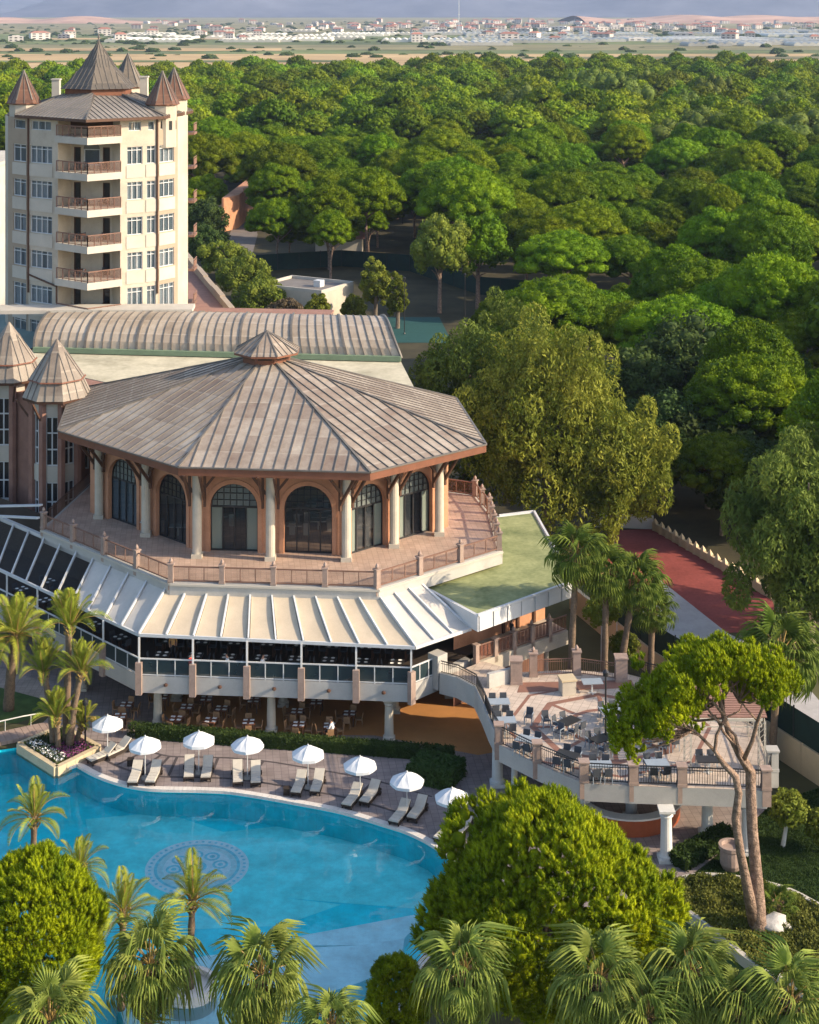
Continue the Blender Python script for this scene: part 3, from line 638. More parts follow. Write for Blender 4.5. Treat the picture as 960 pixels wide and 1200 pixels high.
def window(parent, a, b, u0, u1, za, zb, nx=3, nz=1, fr='white', gl='skyglass', depth=0.2, fw=0.09, name='window', curtain=False, transom=None, sill=None):
    d, n, L = frame_of(a, b); o = Vector((a[0], a[1], 0)); mb = MB()
    pt = lambda u, z, k: o + d * u - n * k + Vector((0, 0, z))
    ys = [za + fw / 2, zb - fw / 2] + [za + (zb - za) * k / nz for k in range(1, nz)]
    if transom: ys.append(za + (zb - za) * transom)
    for z in ys: mb.beam(pt(u0, z, depth - .05), pt(u1, z, depth - .05), 0.1, fw)
    for k in range(nx + 1):
        u = u0 + (u1 - u0) * k / nx; u = min(max(u, u0 + fw / 2), u1 - fw / 2)
        mb.beam(pt(u, za, depth - .055), pt(u, zb, depth - .055), fw, 0.1, up=n)
    w_ = mb.build(name, MT[fr], parent)
    g = MB(); g.quad(pt(u0, za, depth), pt(u1, za, depth), pt(u1, zb, depth), pt(u0, zb, depth)); g.build('pane', MT[gl], w_)
    if curtain:
        c = MB(); m_ = 14; uu = [u0 + (u1 - u0) * k / m_ for k in range(m_ + 1)]
        skip = random.randint(4, 9)
        for k in range(m_):
            if k in (skip, skip + 1, skip + 2): continue
            c.quad(pt(uu[k], za, depth + .12 + .05 * (k % 2)), pt(uu[k + 1], za, depth + .12 + .05 * ((k + 1) % 2)), pt(uu[k + 1], zb, depth + .12 + .05 * ((k + 1) % 2)), pt(uu[k], zb, depth + .12 + .05 * (k % 2)))
        c.build('curtain', MT['curtain'], w_)
    if sill:
        s_ = MB(); s_.beam(pt(u0 - .1, za - .05, -.06), pt(u1 + .1, za - .05, -.06), 0.16, 0.1); s_.build('sill', MT[sill], w_)
    return w_

def clip(poly, k, val, keep_gt):
    out = []
    for i in range(len(poly)):
        p, q = poly[i], poly[(i + 1) % len(poly)]
        ip, iq = ((p[k] >= val) == keep_gt) or p[k] == val, ((q[k] >= val) == keep_gt) or q[k] == val
        if ip: out.append(p)
        if ip != iq:
            t = (val - p[k]) / (q[k] - p[k]); out.append(tuple(p[m] + (q[m] - p[m]) * t for m in range(2)))
    return out
def panel_obj(name, V, Fs, UV, mats, midx, parent):
    o0 = ORG.get(parent.name, Vector((0, 0, 0)))
    me = bpy.data.meshes.new(name); me.from_pydata([tuple(Vector(v) - o0) for v in V], [], Fs)
    uvl = me.uv_layers.new(name='UVMap')
    for l in me.loops: uvl.data[l.index].uv = UV[l.vertex_index]
    for m in mats: me.materials.append(m)
    me.polygons.foreach_set('material_index', midx); me.update()
    return link(bpy.data.objects.new(name, me), parent)
def facet(parent, e0, e1, t1, t0, mat, width=0.85, rib=0.07, lap=2.2, ribw=0.06, join=False, seam='seam'):
    """roof facet laid with standing seam sheets, one object per sheet (or one joined mesh)"""
    e0, e1, t1, t0 = (Vector(p) for p in (e0, e1, t1, t0))
    d = (e1 - e0); L = d.length; d.normalize(); nrm = d.cross(t0 - e0) if (t0 - e0).length > 1e-6 else d.cross(t1 - e0); nrm.normalize()
    if nrm.z < 0: nrm = -nrm
    up = nrm.cross(d); up.normalize()
    uv = lambda p: ((p - e0).dot(d), (p - e0).dot(up))
    pl = [uv(p) for p in (e0, e1, t1, t0)]
    if (t1 - t0).length < 1e-4: pl = pl[:3]
    umin, umax = min(p[0] for p in pl), max(p[0] for p in pl)
    n = max(1, round((umax - umin) / width)); wd = (umax - umin) / n
    off = random.uniform(0, 20)
    acc = [[], [], [], []]
    for i in range(n):
        u0, u1 = umin + wd * i, umin + wd * (i + 1)
        q = clip(clip(pl, 0, u0, True), 0, u1, False)
        if len(q) < 3: continue
        W3 = lambda p, h: e0 + d * p[0] + up * p[1] + nrm * h
        V, Fs, UV, mi = [], [], [], []
        def addf(pts, uvs, m): 
            k = len(V); V.extend(pts); UV.extend(uvs); Fs.append(tuple(range(k, k + len(pts)))); mi.append(m)
        area = sum(q[k][0] * q[(k + 1) % len(q)][1] - q[(k + 1) % len(q)][0] * q[k][1] for k in range(len(q)))
        if area < 0: q = q[::-1]
        hh = 0.012 * (i % 2)
        addf([W3(p, hh + 0.01) for p in q], [(p[0], p[1] + off) for p in q], 0)
        def bar(pa, pb, wv, hv, m):
            pa, pb = Vector(pa), Vector(pb); dd = pb - pa
            if dd.length < 0.05: return
            dd.normalize(); s_ = Vector((-dd.y, dd.x)) * wv / 2
            c4 = [pa + s_, pa - s_, pb - s_, pb + s_]
            lo_, hi_ = [W3(c, 0.0) for c in c4], [W3(c, hv) for c in c4]
            u4 = [(c.x, c.y + off) for c in c4]
            addf(hi_, u4, m)
            for k in range(4): addf([lo_[k], lo_[(k + 1) % 4], hi_[(k + 1) % 4], hi_[k]], [u4[k], u4[(k + 1) % 4], u4[(k + 1) % 4], u4[k]], m)
        us = [p for p in q if abs(p[0] - u0) < 1e-4]
        if len(us) >= 2: bar(min(us, key=lambda p: p[1]), max(us, key=lambda p: p[1]), ribw, rib, 1)
        vmax = max(p[1] for p in q); k = 1
        while lap and k * lap < vmax:
            row = clip(clip(q, 1, k * lap - .001, True), 1, k * lap + .001, False)
            if len(row) >= 3:
                x0, x1 = min(p[0] for p in row), max(p[0] for p in row)
                if x1 - x0 > .15: bar((x0, k * lap), (x1, k * lap), 0.05, 0.028, 0)
            k += 1
        if join:
            k = len(acc[0]); acc[0] += V; acc[1] += [tuple(x + k for x in f) for f in Fs]; acc[2] += UV; acc[3] += mi
        else: panel_obj('roof_panel', V, Fs, UV, [mat, MT[seam]], mi, parent)
    if join: panel_obj('roof_facet', acc[0], acc[1], acc[2], [mat, MT[seam]], acc[3], parent)
def hips(parent, lines, r=0.09, mat='seam'):
    mb = MB()
    for a, b in lines: mb.beam(Vector(a) + Vector((0, 0, .05)), Vector(b) + Vector((0, 0, .05)), r * 1.6, r * 1.4)
    return mb.build('hip_cap', MT[mat], parent)
def spire(parent, c, rad, z0, z1, mat, n=8, flare=0.12, a0=0.0, steps=((0, 1.0), (0.18, 0.78), (1.0, 0.0)), name='spire', seamk=3, fin=True):
    sp = part(name, parent)
    for k in range(n):
        a, b = a0 + 2 * math.pi * k / n, a0 + 2 * math.pi * (k + 1) / n
        for j in range(len(steps) - 1):
            (t0, r0), (t1, r1) = steps[j], steps[j + 1]
            pp = lambda an, t, r: Vector((c[0] + rad * r * math.cos(an), c[1] + rad * r * math.sin(an), z0 + (z1 - z0) * t))
            wdt = 2 * rad * r0 * math.sin(math.pi / n) / seamk
            facet(sp, pp(a, t0, r0), pp(b, t0, r0), pp(b, t1, r1), pp(a, t1, r1), mat, width=wdt, rib=0.06, lap=0, join=True)
    if not fin: return sp
    f = MB(); f.lathe((c[0], c[1], z1 - .1), [(0.09, 0), (0.05, .3), (0.12, .45), (0.02, .9)], 8); f.build('finial', MT['seam'], sp)
    return sp
def rail_run(parent, path, h=1.05, step=0.14, mat='black_metal', name='railing', bal=0.025, base=0.1):
    mb = MB(); path = [Vector(p) for p in path]
    for a, b in zip(path[:-1], path[1:]):
        u = Vector((0, 0, 1)); mb.beam(a + u * h, b + u * h, 0.06, 0.05); mb.beam(a + u * base, b + u * base, 0.04, 0.04); mb.beam(a + u * (h - .16), b + u * (h - .16), 0.03, 0.03)
        n = max(1, int((b - a).length / step))
        for k in range(1, n): p = a.lerp(b, k / n); mb.beam(p + u * base, p + u * h, bal, bal, up=Vector((0, 1, 0)))
    return mb.build(name, MT[mat], parent)
def post(parent, p, w_=0.36, h=1.25, mat='pink_stone', ball=True, name='post', rz=0.0, down=0.0):
    mb = MB(); mb.box((p[0], p[1], p[2] + (h - down) / 2), (w_, w_, h + down), rz); mb.box((p[0], p[1], p[2] + h + .04), (w_ + .12, w_ + .12, .08), rz)
    mb.box((p[0], p[1], p[2] + .09), (w_ + .06, w_ + .06, .16), rz)
    if ball: mb.lathe((p[0], p[1], p[2] + h + .08), [(0.02, 0), (.10, .05), (.13, .15), (.08, .26), (.02, .36)], 8)
    return mb.build(name, MT[mat], parent)
def column(parent, p, z0, z1, r=0.28, mat='col', name='column'):
    mb = MB(); h = z1 - z0
    mb.box((p[0], p[1], z0 + .1), (r * 2.7, r * 2.7, .2)); mb.lathe((p[0], p[1], z0 + .2), [(r * 1.28, 0), (r * 1.3, .1), (r * 1.05, .18), (r, .3), (r * .88, h - .65), (r * 1.15, h - .58), (r * .92, h - .5), (r * 1.25, h - .32)], 16)
    mb.box((p[0], p[1], z1 - .06), (r * 2.6, r * 2.6, .12))
    return mb.build(name, MT[mat], parent)

# ------------------------------------------------------------------ restaurant pavilion
pav = thing('restaurant_pavilion', (-9, 118, 0), 'two storey poolside restaurant topped by an octagonal pavilion with a weathered zinc roof', 'restaurant')
ZE = 15.5
L_, FL, FR_, RR = P(68, 505, ZE), P(209, 548, ZE), P(434, 554, ZE), P(570, 521, ZE)
RB, LB = P(535, 467, ZE), P(85, 457, ZE)
cen = Vector((-11.35, 124.6, 0))
BL, BR = Vector((2 * cen.x - FR_.x, 2 * cen.y - FR_.y, ZE)), Vector((2 * cen.x - FL.x, 2 * cen.y - FL.y, ZE))
EAVE = [L_, FL, FR_, RR, RB, BR, BL, LB]
apex = Q(313, 414, 125)
roof = part('roof', pav)
for k in range(8):
    a, b = EAVE[k], EAVE[(k + 1) % 8]
    ta, tb = apex + (a - apex) * 0.09, apex + (b - apex) * 0.09
    facet(roof, a, b, tb, ta, MT['roof'], width=0.86, rib=0.09, lap=2.15)
hips(roof, [(EAVE[k], apex + (EAVE[k] - apex) * 0.09) for k in range(8)], 0.1)
mb = MB()
for k in range(8):
    a, b = EAVE[k], EAVE[(k + 1) % 8]; ia, ib = a.lerp(Vector((cen.x, cen.y, ZE)), .015), b.lerp(Vector((cen.x, cen.y, ZE)), .015)
    up = Vector((0, 0, -.03)); dn = Vector((0, 0, -.55))
    mb.quad(a + dn, b + dn, b + up, a + up); mb.quad(ia + dn, ib + dn, b + dn, a + dn)
mb.build('fascia', MT['red_wood'], roof)
mb = MB(); mb.poly([Vector((p.x, p.y, ZE - .40)) for p in EAVE][::-1]); mb.build('soffit', MT['brown_wood'], roof)
mb = MB()
for k in range(8):
    a, b = EAVE[k], EAVE[(k + 1) % 8]; mb.beam(a + Vector((0, 0, .02)), b + Vector((0, 0, .02)), .16, .10)
mb.build('gutter', MT['seam'], roof)

# cupola
cup = part('cupola', pav); cz = apex.z
cup_r = 2.7
mb = MB(); mb.lathe((apex.x, apex.y, cz - 1.0), [(1.95, 0), (1.95, 1.15)], 8, R(22.5), R(382.5)); mb.build('drum', MT['red_wood'], cup)
for k in range(8):
    a = R(22.5) + 2 * math.pi * (k + .5) / 8; mb = MB(); mb.box((apex.x + 1.82 * math.cos(a), apex.y + 1.82 * math.sin(a), cz - .05), (.06, 1.1, .26), a); mb.build('vent', MT['dark'], cup)
for k in range(8):
    a, b = R(22.5) + 2 * math.pi * k / 8, R(22.5) + 2 * math.pi * (k + 1) / 8
    pp = lambda an, r, z: Vector((apex.x + r * math.cos(an), apex.y + r * math.sin(an), z))
    facet(cup, pp(a, cup_r, cz + .25), pp(b, cup_r, cz + .25), pp(b, .05, cz + 1.75), pp(a, .05, cz + 1.75), MT['roof'], width=.52, rib=.06, lap=0, join=True)
    mb = MB(); mb.quad(pp(a, cup_r, cz + .1), pp(b, cup_r, cz + .1), pp(b, cup_r, cz + .25), pp(a, cup_r, cz + .25)); mb.build('fascia', MT['red_wood'], cup)
mb = MB(); mb.lathe((apex.x, apex.y, cz + .1), [(0.01, 0), (cup_r, 0)], 8, R(22.5), R(382.5)); mb.build('soffit', MT['brown_wood'], cup)
hips(cup, [(pp(R(22.5) + 2 * math.pi * k / 8, cup_r, cz + .25), Vector((apex.x, apex.y, cz + 1.75))) for k in range(8)], .06)

# pavilion walls with arched doors
ZT = 8.7
WALLS = [Vector((-24.6, 121.6)), Vector((-15.1, 112.9)), Vector((-4.1, 112.0)), Vector((2.9, 118.2)), Vector((1.6, 129.6)), Vector((-7.5, 136.0)), Vector((-19.5, 137.0)), Vector((-26.0, 131.0))]
def arch_wall(a, b, centers, rad, zs, z0, z1, depth=0.35, seg=12, lights=(0, 0)):
    """terracotta wall with round arched openings; centers in metres along a-b"""
    d, n, L = frame_of(a, b); o = Vector((a[0], a[1], 0)); mb = MB()
    pt = lambda u, z, k=0.0: o + d * u - n * k + Vector((0, 0, z))
    u = 0.0
    for c in centers:
        mb.quad(pt(u, z0), pt(c - rad, z0), pt(c - rad, z1), pt(u, z1))
        arc = [(c - rad * math.cos(math.pi * k / seg), zs + rad * math.sin(math.pi * k / seg)) for k in range(seg + 1)]
        for k in range(seg):
            (ua, za), (ub, zb) = arc[k], arc[k + 1]
            mb.quad(pt(ua, za), pt(ub, zb), pt(ub, z1), pt(ua, z1)); mb.quad(pt(ua, za, depth), pt(ub, zb, depth), pt(ub, zb), pt(ua, za))
        for q, s_ in ((c - rad, 1), (c + rad, -1)): mb.quad(pt(q, z0), pt(q, z0, depth), pt(q, zs, depth), pt(q, zs))
        u = c + rad
    mb.quad(pt(u, z0), pt(L, z0), pt(L, z1), pt(u, z1))
    w_ = mb.build('wall', MT['terracotta'], pav)
    for c, light in zip(centers, lights):
        # raised arch moulding
        mo = MB()
        for k in range(seg):
            q = []
            for kk in (k, k + 1):
                an = math.pi * kk / seg
                for r in (rad + .02, rad + .34): q.append((c - r * math.cos(an), zs + r * math.sin(an)))
            mo.quad(pt(*q[0], -.07), pt(*q[2], -.07), pt(*q[3], -.07), pt(*q[1], -.07)); mo.quad(pt(*q[1], -.07), pt(*q[3], -.07), pt(*q[3], 0), pt(*q[1], 0))
        for s_ in (-1, 1): mo.beam(pt(c + s_ * (rad + .18), z0, -.035), pt(c + s_ * (rad + .18), zs, -.035), .32, .07, up=n)
        mo.build('arch_moulding', MT['terracotta'], w_)
        # door: frame, mullions, panes
        g = MB(); k0 = depth - .05
        g.beam(pt(c - rad, zs, k0), pt(c + rad, zs, k0), .08, .12); g.beam(pt(c - rad, z0 + .06, k0), pt(c + rad, z0 + .06, k0), .08, .12)
        for t in (-1, -.5, 0, .5, 1): g.beam(pt(c + t * rad * .985, z0, k0), pt(c + t * rad * .985, zs, k0), .09, .08, up=n)
        for t in (-.72, -.45, -.18, .09, .36, .63):
            if t > -.9: g.beam(pt(c + t * rad, zs, k0), pt(c + t * rad, zs + rad * math.sqrt(1 - t * t), k0), .045, .06, up=n)
        for t in (.28, .56, .8): hw = rad * math.sqrt(1 - t * t); g.beam(pt(c - hw, zs + t * rad, k0), pt(c + hw, zs + t * rad, k0), .06, .045)
        for k in range(seg):
            (ua, za), (ub, zb) = [(c - (rad - .05) * math.cos(math.pi * kk / seg), zs + (rad - .05) * math.sin(math.pi * kk / seg)) for kk in (k, k + 1)]
            g.beam(pt(ua, za, k0), pt(ub, zb, k0), .09, .09, up=n)
        dr = g.build('arched_door', MT['black_metal'], pav)
        fan = MB(); fan.poly([pt(c - rad * math.cos(math.pi * k / seg), zs + rad * math.sin(math.pi * k / seg), depth - .01) for k in range(seg + 1)][::-1]); fan.build('fanlight_pane', MT['fanglass' if light else 'doorglass'], dr)
        for k in range(4):
            u0, u1 = c - rad + rad * .5 * k, c - rad + rad * .5 * (k + 1)
            pn = MB(); dd = depth + (.05 if k in (1, 2) else 0)
            pn.quad(pt(u0, z0, dd), pt(u1, z0, dd), pt(u1, zs, dd), pt(u0, zs, dd)); pn.build('pane', MT[('skyglass' if (light == 2) else ('greenglass' if (light and k in (0, 3)) else 'doorglass'))], dr)
    return w_
ZS = ZT + 3.15
def bay(a, b, pxs): return [at_px(a, b, px) * (b - a).length for px in pxs]
arch_wall(WALLS[0], WALLS[1], bay(WALLS[0], WALLS[1], (144, 201)), 1.72, ZS, ZT, ZE - .41, lights=(2, 0))
arch_wall(WALLS[1], WALLS[2], bay(WALLS[1], WALLS[2], (274, 361)), 1.72, ZS, ZT, ZE - .41, lights=(1, 0))
arch_wall(WALLS[2], WALLS[3], bay(WALLS[2], WALLS[3], (431, 487)), 1.62, ZS, ZT, ZE - .41, lights=(1, 1))
mb = MB()
for k in range(3, 8): wall(mb, WALLS[k], WALLS[(k + 1) % 8], ZT, ZE - .41)
mb.build('wall', MT['terracotta'], pav)
mb = MB()   # furniture glimpsed inside
for k in range(26):
    x, y = random.uniform(-20, -3), random.uniform(115, 122)
    mb.box((x, y, ZT + .75), (1.2, .8, .06)); mb.box((x, y, ZT + .37), (.12, .12, .7)); mb.box((x + .9, y, ZT + .45), (.45, .45, .9))
tag(mb.build('inside_furniture', MT['cushion'], pav), kind='stuff')
mb = MB(); wall(mb, (-22, 124), (-1, 122.5), ZT, ZE - .5); mb.build('inside_wall', MT['cream'], pav)
cols = [P(116, 607, ZT), P(171, 628, ZT), P(231, 653, ZT), P(317, 656, ZT), P(406, 657, ZT), P(462, 641, ZT), P(515, 627, ZT)]
for p in cols:
    mb = MB(); mb.box((p.x, p.y, ZT + .15), (.75, .75, .3)); mb.lathe((p.x, p.y, ZT + .3), [(.33, 0), (.33, 5.6), (.38, 5.65), (.38, 5.95)], 14); mb.build('column', MT['col'], pav)
# timber brackets from columns to eave
for i, p in enumerate(cols):
    k = 0 if i < 2 else (1 if i < 4 else 2)
    a, b = EAVE[k], EAVE[k + 1]; d = (b - a).normalized(); n = Vector((d.y, -d.x, 0)); mb = MB()
    for s_ in (-.55, .55):
        q = Vector((p.x, p.y, 0)) + d * s_
        mb.beam(q + Vector((0, 0, ZT + 4.0)), q + n * 1.7 + Vector((0, 0, ZE - .5)), .16, .2); mb.beam(q + Vector((0, 0, ZT + 3.6)), q + Vector((0, 0, ZE - .42)), .17, .18, up=n)
    for s_ in (-1, 1): mb.beam(Vector((p.x, p.y, ZT + 4.6)) + d * .3 * s_, Vector((p.x, p.y, ZE - .45)) + d * 1.7 * s_, .14, .18)
    mb.build('bracket', MT['brown_wood'], pav)

# roof terrace slab and balustrade
T = [P(48, 620, ZT), P(199, 683, ZT), P(444, 690, ZT), P(589, 645, ZT), P(577, 602, ZT), P(560, 581, ZT), P(525, 576, ZT)]
tpoly = [(p.x, p.y) for p in T] + [(2, 138), (-24, 138), (-26.2, 128.6)]
mb = MB(); mb.prism(tpoly, 7.75, ZT); slab = mb.build('terrace_slab', MT['concrete'], pav)
fl = sheet('terrace_floor', [Vector((p[0], p[1], 0)).lerp(Vector((-12, 122, 0)), .02) for p in tpoly], MT['pav_floor'], ZT + .004, kind=None, parent=pav)
# string course on the slab edge
mb = MB()
for a, b in zip(T[:3], T[1:4]): mb.beam(a + Vector((0, 0, -.12)), b + Vector((0, 0, -.12)), .18, .14)
mb.build('slab_moulding', MT['cream_pale'], pav)
def balustrade(parent, path, step, h, post_mat='pink_stone', rail_mat='rail', glass='bal', ball=True, top=True):
    for a, b in zip(path[:-1], path[1:]):
        n = max(1, round((b - a).length / step))
        for k in range(n):
            p, q = a.lerp(b, k / n), a.lerp(b, (k + 1) / n); d = (q - p).normalized()
            rz = math.atan2(d.y, d.x)
            po = post(parent, p, .34, h + .15, post_mat, ball, rz=rz, down=.5)
            r_ = MB(); p2, q2 = p + d * .2, q - d * .2; u = Vector((0, 0, 1))
            r_.beam(p2 + u * h, q2 + u * h, .09, .08); r_.beam(p2 + u * .12, q2 + u * .12, .07, .07)
            for t in (1 / 3, 2 / 3): m_ = p2.lerp(q2, t); r_.beam(m_ + u * .12, m_ + u * h, .05, .05, up=d)
            ro = r_.build('rail', MT[rail_mat], parent)
            g = MB()
            g.quad(p2 + u * .17, q2 + u * .17, q2 + u * (h - .05), p2 + u * (h - .05)); g.build('rail_panel', MT[glass], ro)
def meshpanel(name, c, op):
    m = bpy.data.materials.new(name); m.use_nodes = True; n = m.node_tree; b = n.nodes['Principled BSDF']; b.inputs['Base Color'].default_value = (*c, 1); b.inputs['Roughness'].default_value = .5
    tc = n.nodes.new('ShaderNodeTexCoord'); ns = n.nodes.new('ShaderNodeTexNoise'); ns.inputs['Scale'].default_value = 2.0; n.links.new(tc.outputs['Object'], ns.inputs['Vector'])
    rp = n.nodes.new('ShaderNodeMapRange'); rp.inputs[3].default_value = op - .06; rp.inputs[4].default_value = op + .06; n.links.new(ns.outputs[0], rp.inputs[0])
    t = n.nodes.new('ShaderNodeBsdfTransparent'); mx = n.nodes.new('ShaderNodeMixShader')
    n.links.new(rp.outputs[0], mx.inputs[0]); n.links.new(t.outputs[0], mx.inputs[1]); n.links.new(b.outputs[0], mx.inputs[2]); n.links.new(mx.outputs[0], n.nodes['Material Output'].inputs[0])
    return m
MT['bal'] = meshpanel('balustrade panel', (0.20, 0.11, 0.075), .32)
MT['balglass'] = meshpanel('smoked balustrade glass', (0.010, 0.028, 0.035), .86)
MT['scroll'] = meshpanel('wrought scroll panel', (0.20, 0.07, 0.04), .6)
inset = [p.lerp(Vector((-12, 122, ZT)), .012) for p in T]
balustrade(pav, inset[:4], 3.6, 1.05)
balustrade(pav, inset[3:], 2.2, 1.05)
post(pav, inset[6], .34, 1.2)

# first floor slab with pilasters, posts, glass balustrade
Z1 = 3.85
S = [Vector((-38, 123.6, Z1)), P(163, 792, Z1), P(482, 803, Z1), P(513, 790, Z1)]
spoly = [(p.x, p.y) for p in S] + [(3.0, 104.6), (4.6, 106.5), (6, 125), (-38, 135)]
mb = MB(); mb.prism(spoly, 2.75, Z1); mb.build('floor_slab', MT['concrete'], pav)
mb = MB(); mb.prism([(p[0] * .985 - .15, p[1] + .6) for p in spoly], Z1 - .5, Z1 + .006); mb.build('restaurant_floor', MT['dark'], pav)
# back walls of both floors
bw = [(-36, 131), (-22.5, 117.8), (-14.5, 110.5), (-3, 109.3), (3.2, 113.5), (5, 122)]
mb = MB()
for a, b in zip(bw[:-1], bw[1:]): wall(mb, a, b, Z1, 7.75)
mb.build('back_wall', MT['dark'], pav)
mb = MB()
bw2 = [(-36, 131), (-22.5, 119.5), (-15, 113.5), (-6, 112.8), (2, 114.5), (5, 122)]
for a, b in zip(bw2[:-1], bw2[1:]): wall(mb, a, b, 0, 2.75)
mb.build('back_wall', MT['terracotta'], pav)
# awning: outer beam, posts, fabric panels, glazed part
ZA, ZI = 6.35, 8.1
O = [P(-60, 641, ZA), P(163, 744, ZA), P(487, 759, ZA), P(552, 737, ZA)]
I = [P(0, 607, ZI), P(195, 690, ZI), P(443, 698, ZI), P(492, 683, ZI)]
O[0] = O[1] + (P(0, 668, ZA) - O[1]) * 1.25; I[0] = I[1] + (P(42, 625, ZI) - I[1]) * 1.45
aw = part('awning', pav)
def awn(o0, o1, i0, i1, n, kinds, beams=True):
    for k in range(n):
        a, b = o0.lerp(o1, k / n), o0.lerp(o1, (k + 1) / n); c, d = i0.lerp(i1, k / n), i0.lerp(i1, (k + 1) / n)
        kd = kinds(k)
        if kd:
            # fabric sags a little between the arms
            mb = MB(); m_ = 6; vs = []; nn = 6
            for j in range(m_ + 1):
                for i in range(nn + 1):
                    u, v = .06 + .88 * i / nn, j / m_
                    p = a.lerp(b, u).lerp(c.lerp(d, u), v); p.z -= .10 * math.sin(math.pi * v) * (0.4 + .6 * math.sin(math.pi * u)) - .05; vs.append(p)
            mb.add(vs, [(j * (nn + 1) + i, j * (nn + 1) + i + 1, (j + 1) * (nn + 1) + i + 1, (j + 1) * (nn + 1) + i) for j in range(m_) for i in range(nn)])
            mb.build('awning_panel', MT[kd], aw, smooth=True)
        else:
            mb = MB(); mb.quad(a + Vector((0, 0, .03)), b + Vector((0, 0, .03)), d + Vector((0, 0, .03)), c + Vector((0, 0, .03))); mb.build('roof_pane', MT['clear'], aw)
        mb = MB(); mb.beam(a + Vector((0, 0, .07)), c + Vector((0, 0, .07)), .11, .22 if kd else .2); mb.build('awning_arm', MT['white'], aw)
MT['clear'] = meshpanel('clear roof pane', (0.05, 0.055, 0.06), .12)
awn(O[0], O[1], I[0], I[1], 11, lambda k: None if k < 7 else 'awning_pale')
awn(O[1], O[2], I[1], I[2], 10, lambda k: 'awning')
awn(O[2], O[3], I[2], I[3], 3, lambda k: 'awning_pale')
mb = MB()
for a, b in zip(O[:-1], O[1:]): mb.beam(a, b, .14, .2)
for a, b in zip(I[:-1], I[1:]): mb.beam(a, b, .3, .25)
mb.beam(O[3], I[3], .16, .2); mb.build('awning_beam', MT['white'], aw)
mb = MB(); mb.beam(I[0] + Vector((-.3, -.3, .5)), P(48, 592, 10.2), .35, .12); mb.beam(I[0] + Vector((-2, 0, -.2)), P(45, 607, 9.6), .3, .12); mb.build('canopy_edge', MT['white'], aw)
def front_run(a, b, n, oa, ob):
    for k in range(n):
        p, q = a.lerp(b, k / n), a.lerp(b, (k + 1) / n); d = (q - p).normalized(); rz = math.atan2(d.y, d.x); nrm = Vector((d.y, -d.x, 0))
        mb = MB(); mb.box(tuple(p + nrm * .04 + Vector((0, 0, -.15))), (.42, .34, 2.1), rz); mb.build('pilaster', MT['pink_stone'], pav)
        mb = MB(); t = oa.lerp(ob, k / n); mb.beam(p + Vector((0, 0, .9)), Vector((p.x, p.y, ZA)), .12, .12, up=Vector((0, 1, 0))); mb.build('awning_post', MT['white'], pav)
        m_ = 3; rl = MB(); rl.beam(p + Vector((0, 0, 1.12)) - nrm * .05, q + Vector((0, 0, 1.12)) - nrm * .05, .08, .08); rl.beam(p + Vector((0, 0, .08)) - nrm * .05, q + Vector((0, 0, .08)) - nrm * .05, .06, .06)
        for j in range(1, m_): s_ = p.lerp(q, j / m_) - nrm * .05; rl.beam(s_, s_ + Vector((0, 0, 1.1)), .06, .06, up=d)
        ro = rl.build('balustrade_frame', MT['white'], pav)
        for j in range(m_):
            s0, s1 = p.lerp(q, j / m_) - nrm * .06, p.lerp(q, (j + 1) / m_) - nrm * .06
            g = MB(); g.quad(s0 + Vector((0, 0, .1)), s1 + Vector((0, 0, .1)), s1 + Vector((0, 0, 1.08)), s0 + Vector((0, 0, 1.08))); g.build('glass_panel', MT['balglass'], ro)
front_run(S[0], S[1], 7, O[0], O[1]); front_run(S[1], S[2], 5, O[1], O[2]); front_run(S[2], S[3], 1, O[2], O[3])
mb = MB(); mb.box((S[3].x, S[3].y, Z1 + .3), (.9, .9, 2.2), R(45)); mb.build('pilaster', MT['concrete'], pav)
for k in range(9):   # bulkhead lamps on the slab face
    a = S[1].lerp(S[2], (k + .5) / 5) if k < 5 else S[0].lerp(S[1], (k - 3.5) / 7)
    mb = MB(); mb.lathe((a.x, a.y - .12, Z1 - .5), [(0.02, -.12), (.13, -.06), (.13, .06), (.02, .12)], 8); mb.build('wall_lamp', MT['brown_wood'], pav)
for px, py in ((185, 850), (318, 858), (456, 868), (96, 808)):
    p = P(px, py); column(pav, p, 0.01, 2.78, .30, 'col')
for x, y in ((-16, 108.5), (-8.6, 107.6), (-1, 106.6), (-24, 116), (2.8, 109)): column(pav, (x, y), 0.01, 2.78, .28, 'col')

# ------------------------------------------------------------------ round terrace on columns
ter = thing('round_terrace', (12, 95, 0), 'raised round dining terrace on white columns with pillared railing beside the restaurant', 'terrace')
E = [(515, 795), (535, 800), (556, 811), (566, 832), (574, 852), (585, 873), (630, 895), (685, 918), (743, 921), (800, 923), (860, 925), (899, 927)]
TE = [P(x, y, Z1) for x, y in E]
back = [P(x, y, Z1) for x, y in ((905, 902), (886, 852), (800, 806), (735, 790), (668, 785), (610, 788), (566, 775))]
mb = MB(); mb.prism([(p.x, p.y) for p in TE + back], 2.85, Z1 - .01); mb.build('terrace_slab', MT['concrete'], ter)
def floor_child(name, pts, mat, z):
    o = sheet(name, pts, mat, z, kind=None, parent=ter)
    return o
floor_child('terrace_floor', TE + back, MT['terr_floor'], Z1)
tc0 = P(712, 852, Z1)
for r0, r1 in ((2.2, 2.55), (4.3, 4.75), (6.1, 6.35)): ring('paving_ring', tc0, r0, r1, MT['terr_band'], ter, Z1 + .005, 8 if r0 > 3 else 16)
